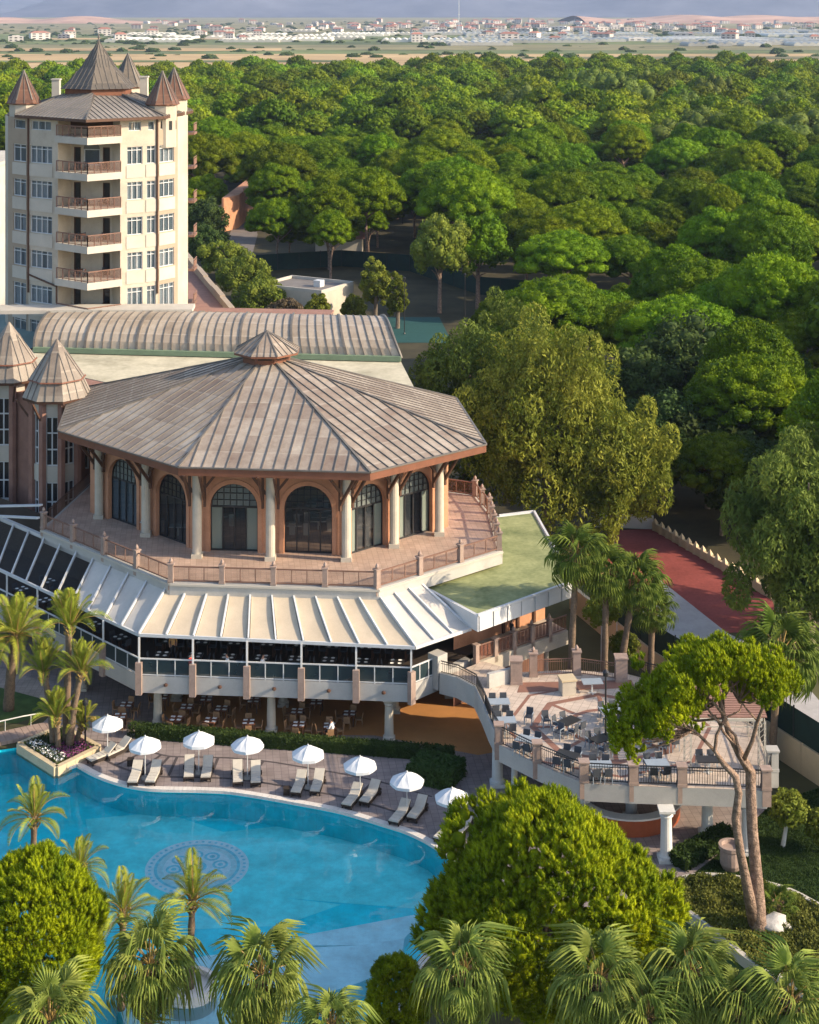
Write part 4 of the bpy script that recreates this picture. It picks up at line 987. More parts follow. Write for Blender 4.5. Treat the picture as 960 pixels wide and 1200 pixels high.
for k in range(8):
    a = 2 * math.pi * k / 8; mb = MB(); c_, s_ = math.cos(a), math.sin(a)
    q = lambda r, w_: (tc0.x + r * c_ - w_ * s_, tc0.y + r * s_ + w_ * c_, Z1 + .009)
    mb.quad(q(2.6, -.14), q(4.3, -.14), q(4.3, .14), q(2.6, .14)); mb.build('paving_ray', MT['terr_band'], ter)
o = MB(); o.quad(*[(x, y, Z1 + .012) for x, y in [tuple(P(a, b, Z1).xy) for a, b in ((610, 800), (740, 797), (745, 806), (606, 812))]]); o.build('paving_band', MT['terr_band'], ter)
for i in range(2, 5): pass
pil = [5, 6, 7, 8, 9, 11]
for i in pil: post(ter, TE[i] + Vector((0, .25, 0)), .50, 1.1, 'pink_stone', False, 'pillar', down=.9)
for i, j in ((5, 6), (6, 7), (7, 8), (8, 9), (9, 10), (10, 11)): rail_run(ter, [TE[i] + Vector((0, .2, 0)), TE[j] + Vector((0, .2, 0))])
mb = MB()
for a, b in zip(TE[:5], TE[1:6]): mb.beam(a + Vector((.1, .1, -.3)), b + Vector((.1, .1, -.3)), .3, 1.3)
mb.build('parapet', MT['concrete'], ter)
rail_run(ter, [p + Vector((.1, .1, .3)) for p in TE[:6]], h=.8)
post(ter, back[0], .62, 1.15, 'concrete', False, 'pillar', down=.9); rail_run(ter, [TE[11], back[0], back[1], back[2], back[3]])
for px, py in ((605, 800), (625, 792), (676, 790), (728, 797)): post(ter, P(px, py, Z1), .75 if px in (605, 728) else .5, 1.5, 'pink_stone', px not in (605, 728), 'pillar')
mb = MB(); a, b = P(572, 806, Z1), P(603, 798, Z1); mb.beam(a + Vector((0, 0, .45)), b + Vector((0, 0, .45)), .3, .9); mb.build('parapet', MT['concrete'], ter)
for a, b in (((625, 792), (676, 790)), ((676, 790), (728, 797))): rail_run(ter, [P(*a, Z1), P(*b, Z1)], mat='rail')
for px, py in ((583, 920), (603, 926), (685, 962), (781, 1008), (829, 978), (876, 1000), (740, 960)): column(ter, P(px, py), .01, 2.9, .34 if px != 603 else .2, 'colwhite')
# bar and back wall below
mb = MB(); bc = P(735, 950)
mb.lathe((bc.x, bc.y, 0), [(3.1, .02), (3.1, 1.05)], 20, R(190), R(350)); mb.build('bar_counter', MT['barred'], ter)
mb = MB(); mb.lathe((bc.x, bc.y, 1.06), [(2.7, 0), (3.35, 0), (3.35, .1), (2.7, .1)], 20, R(190), R(350)); mb.build('bar_top', MT['colwhite'], ter)
mb = MB(); wall(mb, (bc.x - 4, bc.y + 3), (bc.x + 3, bc.y + 2.6), 0, 2.85); mb.box((bc.x - .6, bc.y + 2.3, 1.2), (3.4, .35, 2.2)); mb.build('back_wall', MT['brown_wood'], ter)
mb = MB(); wall(mb, (bc.x + 3, bc.y + 2.6), (21.5, 96), 0, 2.85); wall(mb, (21.5, 96), (21.8, 100), 0, 2.85); mb.build('back_wall', MT['white'], ter)
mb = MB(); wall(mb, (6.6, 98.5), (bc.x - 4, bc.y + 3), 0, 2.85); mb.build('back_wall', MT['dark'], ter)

# ------------------------------------------------------------------ annex with green roof
ann = thing('green_roof_annex', (7, 112, 0), 'low annex with flat green coated roof, white fascia and orange wall above a balcony', 'annex')
ZG = 7.5
G = [P(500, 690, ZG), P(560, 722, ZG), P(672, 682, ZG), P(626, 600, ZG), P(585, 605, ZG), Vector((1, 124, ZG))]
mb = MB(); mb.prism([(p.x, p.y) for p in G], 6.45, ZG); mb.build('roof_slab', MT['white'], ann)
gc = sum((Vector((p.x, p.y, 0)) for p in G), Vector()) / 6
o = sheet('roof_coating', [Vector((p.x, p.y, 0)).lerp(gc, .03) for p in G], MT['greenroof'], ZG + .006, kind=None, parent=ann)
mb = MB()
for a, b in ((G[1], G[2]), (G[2], G[3]), (G[3], G[4])): mb.beam(a + Vector((0, 0, .06)), b + Vector((0, 0, .06)), .18, .14)
mb.build('roof_kerb', MT['white'], ann)
for k in range(7):
    a, b = G[1].lerp(G[2], k / 7 + .012), G[1].lerp(G[2], (k + 1) / 7 - .012); d = (b - a).normalized(); n = Vector((d.y, -d.x, 0)) * .05
    mb = MB(); mb.beam(a + n + Vector((0, 0, -.52)), b + n + Vector((0, 0, -.52)), .06, .98); mb.build('fascia_panel', MT['white'], ann)
W0, W1, W2 = Vector((3.0, 107.4)), Vector((9.7, 113.0)), Vector((9.4, 124.5))
d, n, Lw = frame_of(W0, W1)
ops = [(.6, 1.5, Z1 + 1.1, Z1 + 2.2), (1.75, 2.65, Z1 + 1.1, Z1 + 2.2), (2.9, 3.8, Z1 + 1.1, Z1 + 2.2)]
mb = MB(); wall(mb, W0, W1, Z1, 6.45, ops); wall(mb, W1, W2, 0, 6.45); mb.build('wall', MT['terracotta'], ann)
for q in ops: window(ann, W0, W1, *q, nx=1, fr='white', gl='glass')
mb = MB()
for u in (4.6, 6.0, 7.6): a = Vector((W0.x, W0.y, 0)) + d * u + n * .06; mb.beam(a + Vector((0, 0, Z1)), a + Vector((0, 0, 6.45)), .22, .12, up=n)
mb.build('timber_post', MT['brown_wood'], ann)
mb = MB(); wall(mb, W0, W1, 0, 2.9); mb.build('lower_wall', MT['brickdark'], ann)
Bq = [P(560, 777, Z1), P(666, 739, Z1)]
mb = MB(); mb.prism([(Bq[0].x, Bq[0].y), (Bq[1].x, Bq[1].y), (W1.x, W1.y), (W0.x, W0.y)], 2.9, Z1); mb.build('balcony_slab', MT['cream'], ann)
for k in range(5):
    p, q = Bq[0].lerp(Bq[1], k / 5), Bq[0].lerp(Bq[1], (k + 1) / 5); dd = (q - p).normalized(); p, q = p - n * .15, q - n * .15
    post(ann, p, .3, 1.15, 'pink_stone', k > 1, rz=math.atan2(dd.y, dd.x), down=.4)
    rl = MB(); u = Vector((0, 0, 1)); rl.beam(p + u * 1.05, q + u * 1.05, .08, .07); rl.beam(p + u * .12, q + u * .12, .06, .06); ro = rl.build('rail', MT['rail'], ann)
    for j in range(5):
        a, b = p.lerp(q, (j + .1) / 5), p.lerp(q, (j + .9) / 5); g = MB(); g.quad(a + u * .2, b + u * .2, b + u * .98, a + u * .98); g.build('rail_panel', MT['scroll'], ro)
for k in (1.2, 4.2):
    p = Bq[0].lerp(Bq[1], k / 5) - n * .8; column(ann, p, 0, 2.92, .2, 'cream')

# ------------------------------------------------------------------ hall with barrel vault
hall = thing('vaulted_hall', (-18, 146, 0), 'hall behind the pavilion under a long ribbed barrel vault roof', 'hall')
V0, V1 = P(40, 409, 15.7), P(470, 420, 15.7)
ax = (V1 - V0).normalized(); bk = Vector((-ax.y, ax.x, 0)); Lv = (V1 - V0).length; Dv, Rv = 10.0, 2.6
mb = MB(); mb.prism([(-36.4, 143.5), (-24.2, 134.2), (0.6, 132.0), (V1.x, V1.y), (V1.x + bk.x * Dv - 4.6, V1.y + bk.y * Dv), (V0.x + bk.x * Dv, V0.y + bk.y * Dv)], 0, 15.4); mb.build('wall', MT['flatroof'], hall)
vr = part('vault_roof', hall)
def arcp(s_, t, h=0.0):
    an = math.pi * t; s_ = s_ - 4.2 * t * max(0, s_ / Lv) ** 2; p = V0 + ax * s_ + bk * (Dv / 2 - (Dv / 2 + h) * math.cos(an)); p.z = 15.75 + (Rv + h) * math.sin(an) ** .85; return p
nst, seg = 42, 12
for i in range(nst):
    s0, s1 = Lv * i / nst, Lv * (i + 1) / nst; big = i % 6 == 0
    Vv, Fs, UV, mi = [], [], [], []
    for t in range(seg + 1):
        for s_ in (s0 + .02, s1 - .02): Vv.append(arcp(s_, t / seg, .012 * (i % 2))); UV.append((s_, t * 1.1))
    for t in range(seg): Fs.append((2 * t, 2 * t + 1, 2 * t + 3, 2 * t + 2)); mi.append(0)
    k = len(Vv); rw, rh = (.20, .14) if big else (.06, .08)
    for t in range(seg + 1):
        for s_, h in ((s0 - rw / 2, 0), (s0 - rw / 2, rh), (s0 + rw / 2, rh), (s0 + rw / 2, 0)): Vv.append(arcp(s_, t / seg, h)); UV.append((s_, t * 1.1))
    for t in range(seg):
        for q in range(3): Fs.append((k + 4 * t + q, k + 4 * t + q + 1, k + 4 * t + q + 5, k + 4 * t + q + 4)); mi.append(1)
    panel_obj('roof_panel', Vv, Fs, UV, [MT['roofvault'], MT['seam']], mi, vr)
mb = MB()
for s_ in (0, Lv): mb = MB(); mb.poly([arcp(s_, t / seg) for t in range(seg + 1)]); mb.build('end_wall', MT['cream_band'], hall)
mb = MB(); mb.beam(V1 + Vector((0, -.15, .0)), V0 + Vector((0, -.15, .0)), .5, .45); mb.build('gutter', MT['green_trim'], hall)
mb = MB(); mb.tube([arcp(Lv + .05, t / 16, .05) for t in range(17)], .14, 6); mb.build('edge_trim', MT['seam'], hall)
# flat roofs left of and behind the hall
blk = thing('rear_block', (-20, 162, 0), 'low rear block with brown and teal flat roofs between vault and tower', 'building')
mb = MB(); mb.prism([(-48, 147), (-36, 148.5), (-35, 158), (-35, 170), (-48, 172)], 0, 15.3); mb.build('wall', MT['cream'], blk)
o = MB(); o.poly([(x, y, 15.31) for x, y in ((-48, 147), (-36, 148.5), (-35, 158), (-35, 170), (-48, 172))]); o.build('roof', MT['tealroof'], blk)
mb = MB(); mb.prism([(-34.5, 159), (-8, 156.5), (-7.8, 158.6), (-34.5, 161.2)], 0, 17.0); mb.build('wall', MT['cream_band'], blk)
mb = MB(); mb.prism([(-34.7, 158.8), (-7.8, 156.3), (-7.6, 158.8), (-34.7, 161.4)], 17.01, 17.2); mb.build('roof', MT['mauve'], blk)
wing = thing('rear_wing', (-20, 190, 0), 'rear wing with sloping brown roof and stepped cream parapet beside the tower', 'building')
wq = [P(272, 362, 16), P(216, 296, 16)]
wq = [(wq[0].x, wq[0].y), (wq[1].x, wq[1].y), (wq[1].x - 14, wq[1].y), (wq[0].x - 14, wq[0].y)]
mb = MB(); mb.prism(wq, 0, 15.4); mb.build('wall', MT['cream'], wing)
o = MB(); o.poly([(x, y, 15.41) for x, y in wq]); o.build('roof', MT['mauve'], wing)
for k in range(6):
    a, b = Vector((*wq[0], 15.7)).lerp(Vector((*wq[1], 15.7)), k / 6), Vector((*wq[0], 15.7)).lerp(Vector((*wq[1], 15.7)), (k + 1) / 6)
    mb = MB(); mb.beam(a + Vector((0, 0, .12 * (k % 2))), b + Vector((0, 0, .12 * (k % 2))), .6, .9); mb.build('parapet', MT['cream_band'], wing)

# ------------------------------------------------------------------ hotel tower
tow = thing('hotel_tower', (-32, 163, 0), 'tall cream hotel tower with corner balconies and pointed zinc spires', 'tower')
Fp = Vector((-31.0, 152.8)); Ce = Vector((-25.05, 157.0)); De = Vector((-23.4, 159.4)); Ee = Vector((-22.75, 162.0))
Be = Vector((-38.05, 157.6)); As = Vector((-40.7, 160.0)); Ls = Vector((-41.6, 162.4))
backp = [Vector((-24, 170)), Vector((-32, 174)), Vector((-42.5, 169))]
ZTOP = 36.6
B1 = Be.lerp(Fp, at_px(Be, Fp, 68)); C1 = Fp.lerp(Ce, at_px(Fp, Ce, 141))
rec = [B1 + Vector((.9, 1.9)), C1 + Vector((-1.1, 1.7))]
zw = [33.9 - 3.47 * k for k in range(9)]; ZBAL = [35.05 - 3.5 * k for k in range(9)]
def uo(a, b, p0, p1): L = (b - a).length; return at_px(a, b, p0) * L, at_px(a, b, p1) * L
wins = []
def facade(a, b, cols_, mat='cream', extra=()):
    ops = list(extra)
    for (p0, p1, nx) in cols_:
        u0, u1 = uo(a, b, p0, p1)
        for k in range(8):
            zt, zb = zw[k], zw[k] - 1.75
            if k == 4 and nx < 4: zb = zw[k] - 2.3
            ops.append((u0, u1, zb, zt)); wins.append((a, b, u0, u1, zb, zt, nx))
        ops.append((u0 + .15, u1 - .15, ZTOP - 1.15, ZTOP - .25)); wins.append((a, b, u0 + .15, u1 - .15, ZTOP - 1.15, ZTOP - .25, max(1, nx - 1)))
    mb = MB(); wall(mb, a, b, 0, ZTOP, ops); mb.build('wall', MT[mat], tow)
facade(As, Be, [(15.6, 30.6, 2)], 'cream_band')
facade(Be, B1, [(35.5, 61, 4)])
facade(C1, Ce, [(149, 167, 3), (172, 182.5, 2)])
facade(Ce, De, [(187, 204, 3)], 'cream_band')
for a, b in ((Ls, As), (De, Ee), (Ee, backp[0]), (backp[0], backp[1]), (backp[1], backp[2]), (backp[2], Ls)):
    mb = MB(); wall(mb, a, b, 0, ZTOP); mb.build('wall', MT['cream'], tow)
for wn_ in wins:
    a, b, u0, u1, zb, zt, nx = wn_; window(tow, a, b, u0, u1, zb, zt, nx, 1, 'white', 'skyglass', .2, .065, curtain=random.random() < .6, transom=.8 if zt - zb > 1.2 else None)
# pale spandrel panels under the windows
for (a, b, u0, u1, zb, zt, nx) in wins:
    if zt > ZTOP - 1: continue
    d, n, L = frame_of(a, b); o3 = Vector((a.x, a.y, 0)); mb = MB(); zz = zb - .72
    mb.beam(o3 + d * (u0 - .1) + n * .02 + Vector((0, 0, zz)), o3 + d * (u1 + .1) + n * .02 + Vector((0, 0, zz)), .07, 1.2); mb.build('spandrel_panel', MT['cream_pale'], tow)
# recess behind balconies
mb = MB(); rd = []
wall(mb, B1, rec[0], 0, ZTOP); wall(mb, rec[1], C1, 0, ZTOP)
d, n, L = frame_of(rec[0], rec[1])
for k in range(1, 9):
    for u0, u1 in ((.25, 1.0), (L - 1.0, L - .25)): rd.append((u0, u1, ZBAL[k] + .02, ZBAL[k] + 2.2))
rd.append((L / 2 - .85, L / 2 + .85, ZBAL[1] + .4, ZBAL[1] + 2.0))
wall(mb, rec[0], rec[1], 0, ZTOP, rd); mb.build('recess_wall', MT['cream'], tow)
for i, q in enumerate(rd): window(tow, rec[0], rec[1], *q, nx=1, fr='brown_wood' if i < 16 else 'white', gl='glass' if i < 16 else 'skyglass', name='balcony_door' if i < 16 else 'window')
mb = MB(); aL, aR = rec[0] + d.xy * (L / 2 - .85), rec[0] + d.xy * (L / 2 + .85)
mb.poly([Vector((aL.x, aL.y, ZBAL[1] + 2.0)).lerp(Vector((aR.x, aR.y, ZBAL[1] + 2.0)), .5 - .5 * math.cos(math.pi * k / 10)) + Vector((n.x, n.y, 0)) * .03 + Vector((0, 0, .8 * math.sin(math.pi * k / 10))) for k in range(11)][::-1]); mb.build('arched_window', MT['skyglass'], tow)
FpB = Fp + Vector((0, -.95)); B1b, C1b = B1 + Vector((-.25, -.35)), C1 + Vector((.25, -.35))
for k in range(9):
    z = ZBAL[k]; bs = MB(); bs.prism([(B1b.x, B1b.y), (FpB.x, FpB.y), (C1b.x, C1b.y), (rec[1].x, rec[1].y), (rec[0].x, rec[0].y)], z - .68, z); bal = bs.build('balcony', MT['cream_pale'], tow)
    pth = [Vector((*p, z)).lerp(Vector((Fp.x, Fp.y + 2, z)), .05) for p in (B1b, FpB, C1b)]
    rr = MB()
    for a, b in zip(pth[:-1], pth[1:]):
        u = Vector((0, 0, 1)); rr.beam(a + u * 1.05, b + u * 1.05, .09, .09); rr.beam(a + u * .12, b + u * .12, .06, .06)
        m_ = 5
        for j in range(m_ + 1): p = a.lerp(b, j / m_); rr.beam(p, p + u * 1.05, .09, .09, up=Vector((0, 1, 0)))
    rl = rr.build('railing', MT['rail'], bal)
    for a, b in zip(pth[:-1], pth[1:]):
        for j in range(5):
            p, q = a.lerp(b, (j + .08) / 5), a.lerp(b, (j + .92) / 5); g = MB(); g.quad(p + Vector((0, 0, .15)), q + Vector((0, 0, .15)), q + Vector((0, 0, 1.0)), p + Vector((0, 0, 1.0))); g.build('rail_panel', MT['bal'], rl)
# top storey shutters behind the top balcony
mb = MB(); mb.beam(Vector((*(rec[0] - d.xy * .6), ZTOP - .55)), Vector((*(rec[1] + d.xy * .6), ZTOP - .55)), .2, 1.0); mb.build('shutter_band', MT['brown_wood'], tow)
# drain pipes
for p in (Be, Ce):
    q = Vector((p.x, p.y - .12, 0)); mb = MB(); mb.tube([q + Vector((0, 0, 19.2)), q + Vector((0, 0, ZTOP))], .11, 6); mb.build('drain_pipe', MT['brown_wood'], tow)
mb = MB(); q0, q1 = Vector((Be.x, Be.y - .12, 21.0)), Vector((*(B1 + Vector((-.1, -.2))), 20.2)); mb.tube([q0, q1, q1 + Vector((0, 0, -1.6))], .10, 6); mb.build('drain_pipe', MT['brown_wood'], tow)
# main roof
tr = part('roof', tow)
ev = [Vector((-39.6, 158.2)), Vector((-31.0, 151.3)), Vector((-24.3, 156.2)), Vector((-22.6, 165)), Vector((-31.5, 175)), Vector((-42, 168))]
tcx = Vector((-32.0, 162.5)); dr_r = 3.7
dring = [tcx + (p - tcx).normalized() * dr_r for p in ev]
for k in range(6):
    a, b = ev[k], ev[(k + 1) % 6]; c, e = dring[(k + 1) % 6], dring[k]
    facet(tr, Vector((*a, ZTOP + .25)), Vector((*b, ZTOP + .25)), Vector((*c, 38.75)), Vector((*e, 38.75)), MT['rooftower'], .55, .07, 0, join=True)
hips(tr, [(Vector((*ev[k], ZTOP + .25)), Vector((*dring[k], 38.75))) for k in range(6)], .1)
mb = MB()
for k in range(6):
    a, b = ev[k], ev[(k + 1) % 6]; mb.quad(Vector((*a, ZTOP - .02)), Vector((*b, ZTOP - .02)), Vector((*b, ZTOP + .26)), Vector((*a, ZTOP + .26)))
mb.build('fascia', MT['brown_wood'], tr)
mb = MB(); mb.poly([Vector((*p, ZTOP - .02)) for p in ev][::-1]); mb.build('soffit', MT['cream_band'], tr)
mb = MB(); mb.lathe((tcx.x, tcx.y, 38.4), [(3.55, 0), (3.55, 1.0)], 6, R(30), R(390)); mb.build('drum', MT['red_wood'], tow)
spire(tow, tcx, 4.05, 39.35, 44.2, MT['roofdark'], 6, a0=R(30), steps=((0, 1.0), (.10, .86), (.45, .46), (1, 0.0)), seamk=6)
for (px, dist, zb, zt, rr_, mt_) in ((28, 160.9, 37.9, 41.2, 1.62, 'roofrust'), (190.5, 159.0, 37.9, 41.2, 1.62, 'roofrust'), (204, 163, 38.2, 41.4, 1.55, 'roofrust'), (150, 172, 39.0, 42.6, 1.8, 'roofdark')):
    c = Vector(((px - 480) / F * dist, dist))
    mb = MB(); mb.lathe((c.x, c.y, ZTOP - 3), [(rr_ * .9, 0), (rr_ * .9, zb - ZTOP + 3.02)], 8, R(22.5), R(382.5)); tb = mb.build('turret', MT['cream'], tow)
    for k in range(8):
        an = 2 * math.pi * k / 8; g = MB(); g.box((c.x + rr_ * .84 * math.cos(an), c.y + rr_ * .84 * math.sin(an), zb - 2.1), (.05, .36, .9), an); g.build('window', MT['glass'], tb)
    mb = MB(); mb.lathe((c.x, c.y, zb - .12), [(rr_ * .9, 0), (rr_ * 1.06, .06), (rr_ * 1.06, .14)], 8, R(22.5), R(382.5)); mb.build('cornice', MT['red_wood'], tb)
    spire(tow, c, rr_ * 1.08, zb, zt, MT[mt_], 6, a0=R(15), steps=((0, 1.0), (.10, .90), (1, 0)), seamk=2, fin=False)
    hips(tow, [(Vector((c.x + rr_ * .97 * math.cos(R(15) + k * math.pi / 3), c.y + rr_ * .97 * math.sin(R(15) + k * math.pi / 3), zb + .1 * (zt - zb))), Vector((c.x, c.y, zt))) for k in range(6)], .07)
for px, py, dist in ((66, 100, 168), (169, 97, 168)):
    p = Q(px, py, dist); mb = MB(); mb.box((p.x, p.y, p.z - .6), (.8, .8, 2.4)); mb.box((p.x, p.y, p.z + .65), (.95, .95, .15)); mb.build('chimney', MT['cream_pale'], tow)
for k in range(6):   # small balconies on the far right flank
    z = ZBAL[k] - .3; p = Vector((Ee.x + .15, Ee.y + 1.2)); mb = MB(); mb.box((p.x, p.y, z - .1), (1.0, 2.2, .25)); mb.box((p.x + .45, p.y, z + .95), (.08, 2.2, .08)); mb.box((p.x + .45, p.y - 1.05, z + .5), (.08, .08, .9)); mb.box((p.x + .45, p.y, z + .5), (.05, 2.0, .6)); mb.build('side_balcony', MT['rail'], tow)
mb = MB(); mb.box((-31.5, 153.2, 18.35), (21, 3, .35), R(2)); mb.build('podium_roof', MT['cream_pale'], tow)
# white neighbour at the left edge
nb = thing('white_building', (-49, 190, 0), 'plain white building just visible behind the hotel tower', 'building')
mb = MB(); a, b = Vector((-56, 186)), Vector((-48.2, 184)); ops = [(6.2, 6.9, z, z + 1.3) for z in (19, 22.2, 25.4)]
wall(mb, a, b, 0, 29, ops); wall(mb, b, Vector((-47.9, 200)), 0, 29); mb.poly([(-56, 186, 29), (-48.2, 184, 29), (-47.9, 200, 29), (-56, 200, 29)]); mb.build('wall', MT['concrete'], nb)
for q in ops: window(nb, a, b, *q, nx=1, fr='white', gl='glass')
mb = MB(); mb.prism([(-56.3, 185.6), (-48, 183.6), (-47.6, 200.3), (-56.3, 200.3)], 29.05, 29.5); mb.build('parapet', MT['cream_pale'], nb)

# ------------------------------------------------------------------ left hotel wing with turrets
lw = thing('turreted_hotel_wing', (-33, 131, 0), 'hotel wing with brick pilasters, tall white windows and two pointed turret roofs', 'hotel wing')
MT['roofturret'] = roofmat('weathered turret sheet', (0.13, 0.10, 0.08), (0.21, 0.17, 0.135), (0.32, 0.27, 0.215))
def turret(c, r, zeave, zmid, ztop):
    tb = []
    for k in range(8):
        an, bn = R(-112.5) + 2 * math.pi * k / 8, R(-112.5) + 2 * math.pi * (k + 1) / 8
        a, b = Vector((c[0] + r * math.cos(an), c[1] + r * math.sin(an))), Vector((c[0] + r * math.cos(bn), c[1] + r * math.sin(bn))); L = (b - a).length
        vis = k in (0, 1, 7, 2)
        ops = [(L / 2 - .52, L / 2 + .52, zeave - 5.4, zeave - 1.4), (L / 2 - .52, L / 2 + .52, zeave - 9.9, zeave - 6.7), (L / 2 - .52, L / 2 + .52, zeave - 13.4, zeave - 11)] if vis else []
        mb = MB(); wall(mb, a, b, 0, zeave, ops); mb.build('wall', MT['cream_pale'], lw)
        for q in ops: window(lw, a, b, *q, nx=2, nz=3 if q[3] - q[2] > 3.5 else 2, fr='white', gl='glass', fw=.1)
        mb = MB(); mb.tube([(a.x, a.y, 0), (a.x, a.y, zeave - .3)], .34, 6); mb.build('pilaster', MT['mauve'], lw)
        mb = MB(); dd = Vector((math.cos(an), math.sin(an), 0)); p = Vector((a.x, a.y, zeave - 1.6)) + dd * .3; mb.beam(p, p + dd * 1.0 + Vector((0, 0, 1.5)), .14, .16); mb.build('bracket', MT['brown_wood'], lw)
    sp = part('turret_roof', lw)
    lv = ((r + .8, zeave), (r * 1.08, zmid), (r * 1.14, zmid + .12), (.04, ztop))
    for k in range(8):
        an, bn = R(-112.5) + 2 * math.pi * k / 8, R(-112.5) + 2 * math.pi * (k + 1) / 8
        pp = lambda a_, q: Vector((c[0] + q[0] * math.cos(a_), c[1] + q[0] * math.sin(a_), q[1]))
        for q0, q1 in ((lv[0], lv[1]), (lv[2], lv[3])): facet(sp, pp(an, q0), pp(bn, q0), pp(bn, q1), pp(an, q1), MT['roofturret'], width=.62, rib=.07, lap=0, join=True)
    mb = MB(); mb.lathe((c[0], c[1], zeave - .22), [(r - .1, 0), (r + .75, 0), (r + .79, .22)], 8, R(-112.5), R(247.5)); mb.build('eave', MT['brown_wood'], sp)
    mb = MB(); mb.lathe((c[0], c[1], zmid - .02), [(r * 1.08, 0), (r * 1.2, .06), (r * 1.16, .16)], 8, R(-112.5), R(247.5)); mb.build('cornice', MT['red_wood'], sp)
turret((-28.9, 129.4), 2.0, 15.9, 17.2, 20.4)
turret((-34.0, 134.0), 2.0, 16.3, 17.6, 20.9)
mb = MB()
la = [(-60, 137), (-34, 133), (-29, 130), (-25.5, 131.5), (-22.5, 134)]
lops = {2: [(1.2, 2.6, 9.3, 12.2)], 3: [(.8, 2.2, 9.3, 12.2)]}
for k, (a, b) in enumerate(zip(la[:-1], la[1:])): wall(mb, a, b, 0, 15.35, lops.get(k, ()))
mb.poly([(x, y, 15.35) for x, y in la + [(-22.5, 146), (-60, 150)]]); mb.build('wall', MT['mauve'], lw)
for k, q in lops.items():
    for o_ in q: window(lw, Vector(la[k]), Vector(la[k + 1]), *o_, nx=2, nz=2, fr='white', gl='glass', fw=.1)
# ivy on the wall corner and terrace railing at the wing
rail_run(lw, [Vector((-27.2, 119.0, ZT)), Vector((-26.0, 128.3, ZT)), Vector((-23.4, 129.5, ZT))], mat='brown_wood')

# ------------------------------------------------------------------ small buildings, walls, fences behind
sb = thing('service_building', P(358, 372), 'small cream flat roofed service building between bushes behind the hall', 'building')
c = P(359, 334, 5.0); a_ = R(-30)
mb = MB(); mb.box((c.x, c.y, 2.45), (11.5, 9, 4.9), a_); mb.build('wall', MT['cream'], sb)
mb = MB(); mb.box((c.x, c.y, 4.94), (11.0, 8.5, .06), a_); mb.build('roof', MT['asphalt'], sb)
mb = MB()
for s_ in (-1, 1):
    dx, dy = math.cos(a_), math.sin(a_)
    mb.box((c.x - s_ * 4.4 * -dy, c.y - s_ * 4.4 * dx, 5.15), (11.5, .25, .5), a_); mb.box((c.x + s_ * 5.63 * dx, c.y + s_ * 5.63 * dy, 5.152), (.25, 8.6, .48), a_)
mb.build('parapet', MT['cream_pale'], sb)
mb = MB(); mb.box((c.x + 2, c.y - 1, 5.45), (1.2, 1.2, 1.0), a_); mb.build('vent', MT['white'], sb)
tw = thing('terracotta_house', P(270, 275), 'narrow terracotta wall of a house lit by the sun beside the access road', 'house')
p = P(271, 272)
mb = MB(); mb.prism([(p.x - 1.6, p.y), (p.x + .9, p.y + 6), (p.x + 2.4, p.y + 42), (p.x - .2, p.y + 42), (p.x - 2.0, p.y)], 0, 7.2); mb.build('wall', MT['terracotta'], tw)
for k in range(4):
    mb = MB(); mb.box((p.x + 1.9 + k * .35, p.y + 12 + k * 9, 7.6), (1.0, 3, .9)); mb.build('merlon', MT['terracotta'], tw)
sheet('access_road', [P(255, 312), P(292, 312), P(302, 275), P(296, 255), P(282, 246), P(274, 262)], MT['asphalt'], 0.05)
sheet('tennis_court', [P(440, 402), P(530, 402), P(515, 372), P(452, 372)], M('teal court', (0.018, 0.07, 0.065), .8), 0.06)
b_ = thing('low_white_house', P(410, 300), 'low pale house with terracotta roof half hidden under the pines', 'house')
p = P(398, 296); mb = MB(); mb.box((p.x, p.y, 1.6), (9, 7, 3.2)); mb.build('wall', MT['cream_pale'], b_)
mb = MB(); mb.add([(p.x - 5, p.y - 4, 3.2), (p.x + 5, p.y - 4, 3.2), (p.x + 5, p.y + 4, 3.2), (p.x - 5, p.y + 4, 3.2), (p.x - 2, p.y, 5), (p.x + 2, p.y, 5)], [(0, 1, 5, 4), (1, 2, 5), (2, 3, 4, 5), (3, 0, 4)]); mb.build('roof', MT['redroof'], b_)
def fence(pts, h, label, z=0.0, step=2.6, mat='greenmesh', base=0.0):
    f = thing('fence', pts[0], label, 'fence')
    for a, b in zip(pts[:-1], pts[1:]):
        n = max(1, round((b - a).length / step)); 
        for k in range(n):
            p, q = a.lerp(b, k / n), a.lerp(b, (k + 1) / n); zz = Vector((0, 0, base)); u = Vector((0, 0, h))
            mb = MB(); mb.beam(p + zz, q + zz * 1 + u * 0, .0, .0) if False else None
            mb.quad(p + zz, q + zz, q + zz + u, p + zz + u); mb.build('mesh_panel', MT[mat], f)
            mb = MB(); mb.beam(p + zz, p + zz + u * 1.06, .09, .09, up=Vector((0, 1, 0))); mb.build('post', MT['black_metal'], f)
    return f
fence([P(300, 318), P(400, 312), P(480, 318), P(560, 345), P(640, 352)], 3.0, 'dark green windbreak fence round the tennis court under the pines', step=4)
rw = [Vector((12.8, 125, 0)), Vector((17.4, 112.0, 0)), Vector((22.9, 101.2, 0)), Vector((27.5, 91.5, 0))]
mb = MB()
rwall = thing('retaining_wall', rw[1], 'long beige garden wall below the sports court fence', 'wall')
for a, b in zip(rw[:-1], rw[1:]):
    n = max(1, round((b - a).length / 4))
    for k in range(n):
        mb = MB(); mb.beam(a.lerp(b, k / n) + Vector((0, 0, .95)), a.lerp(b, (k + 1) / n - .004) + Vector((0, 0, .95)), .3, 1.9); mb.build('wall_section', MT['beigewall'], rwall)
fence([rw[0].lerp(rw[1], .35), rw[1], rw[2], rw[3]], 1.9, 'dark green mesh fence standing on the beige garden wall', base=1.9, step=2.4)
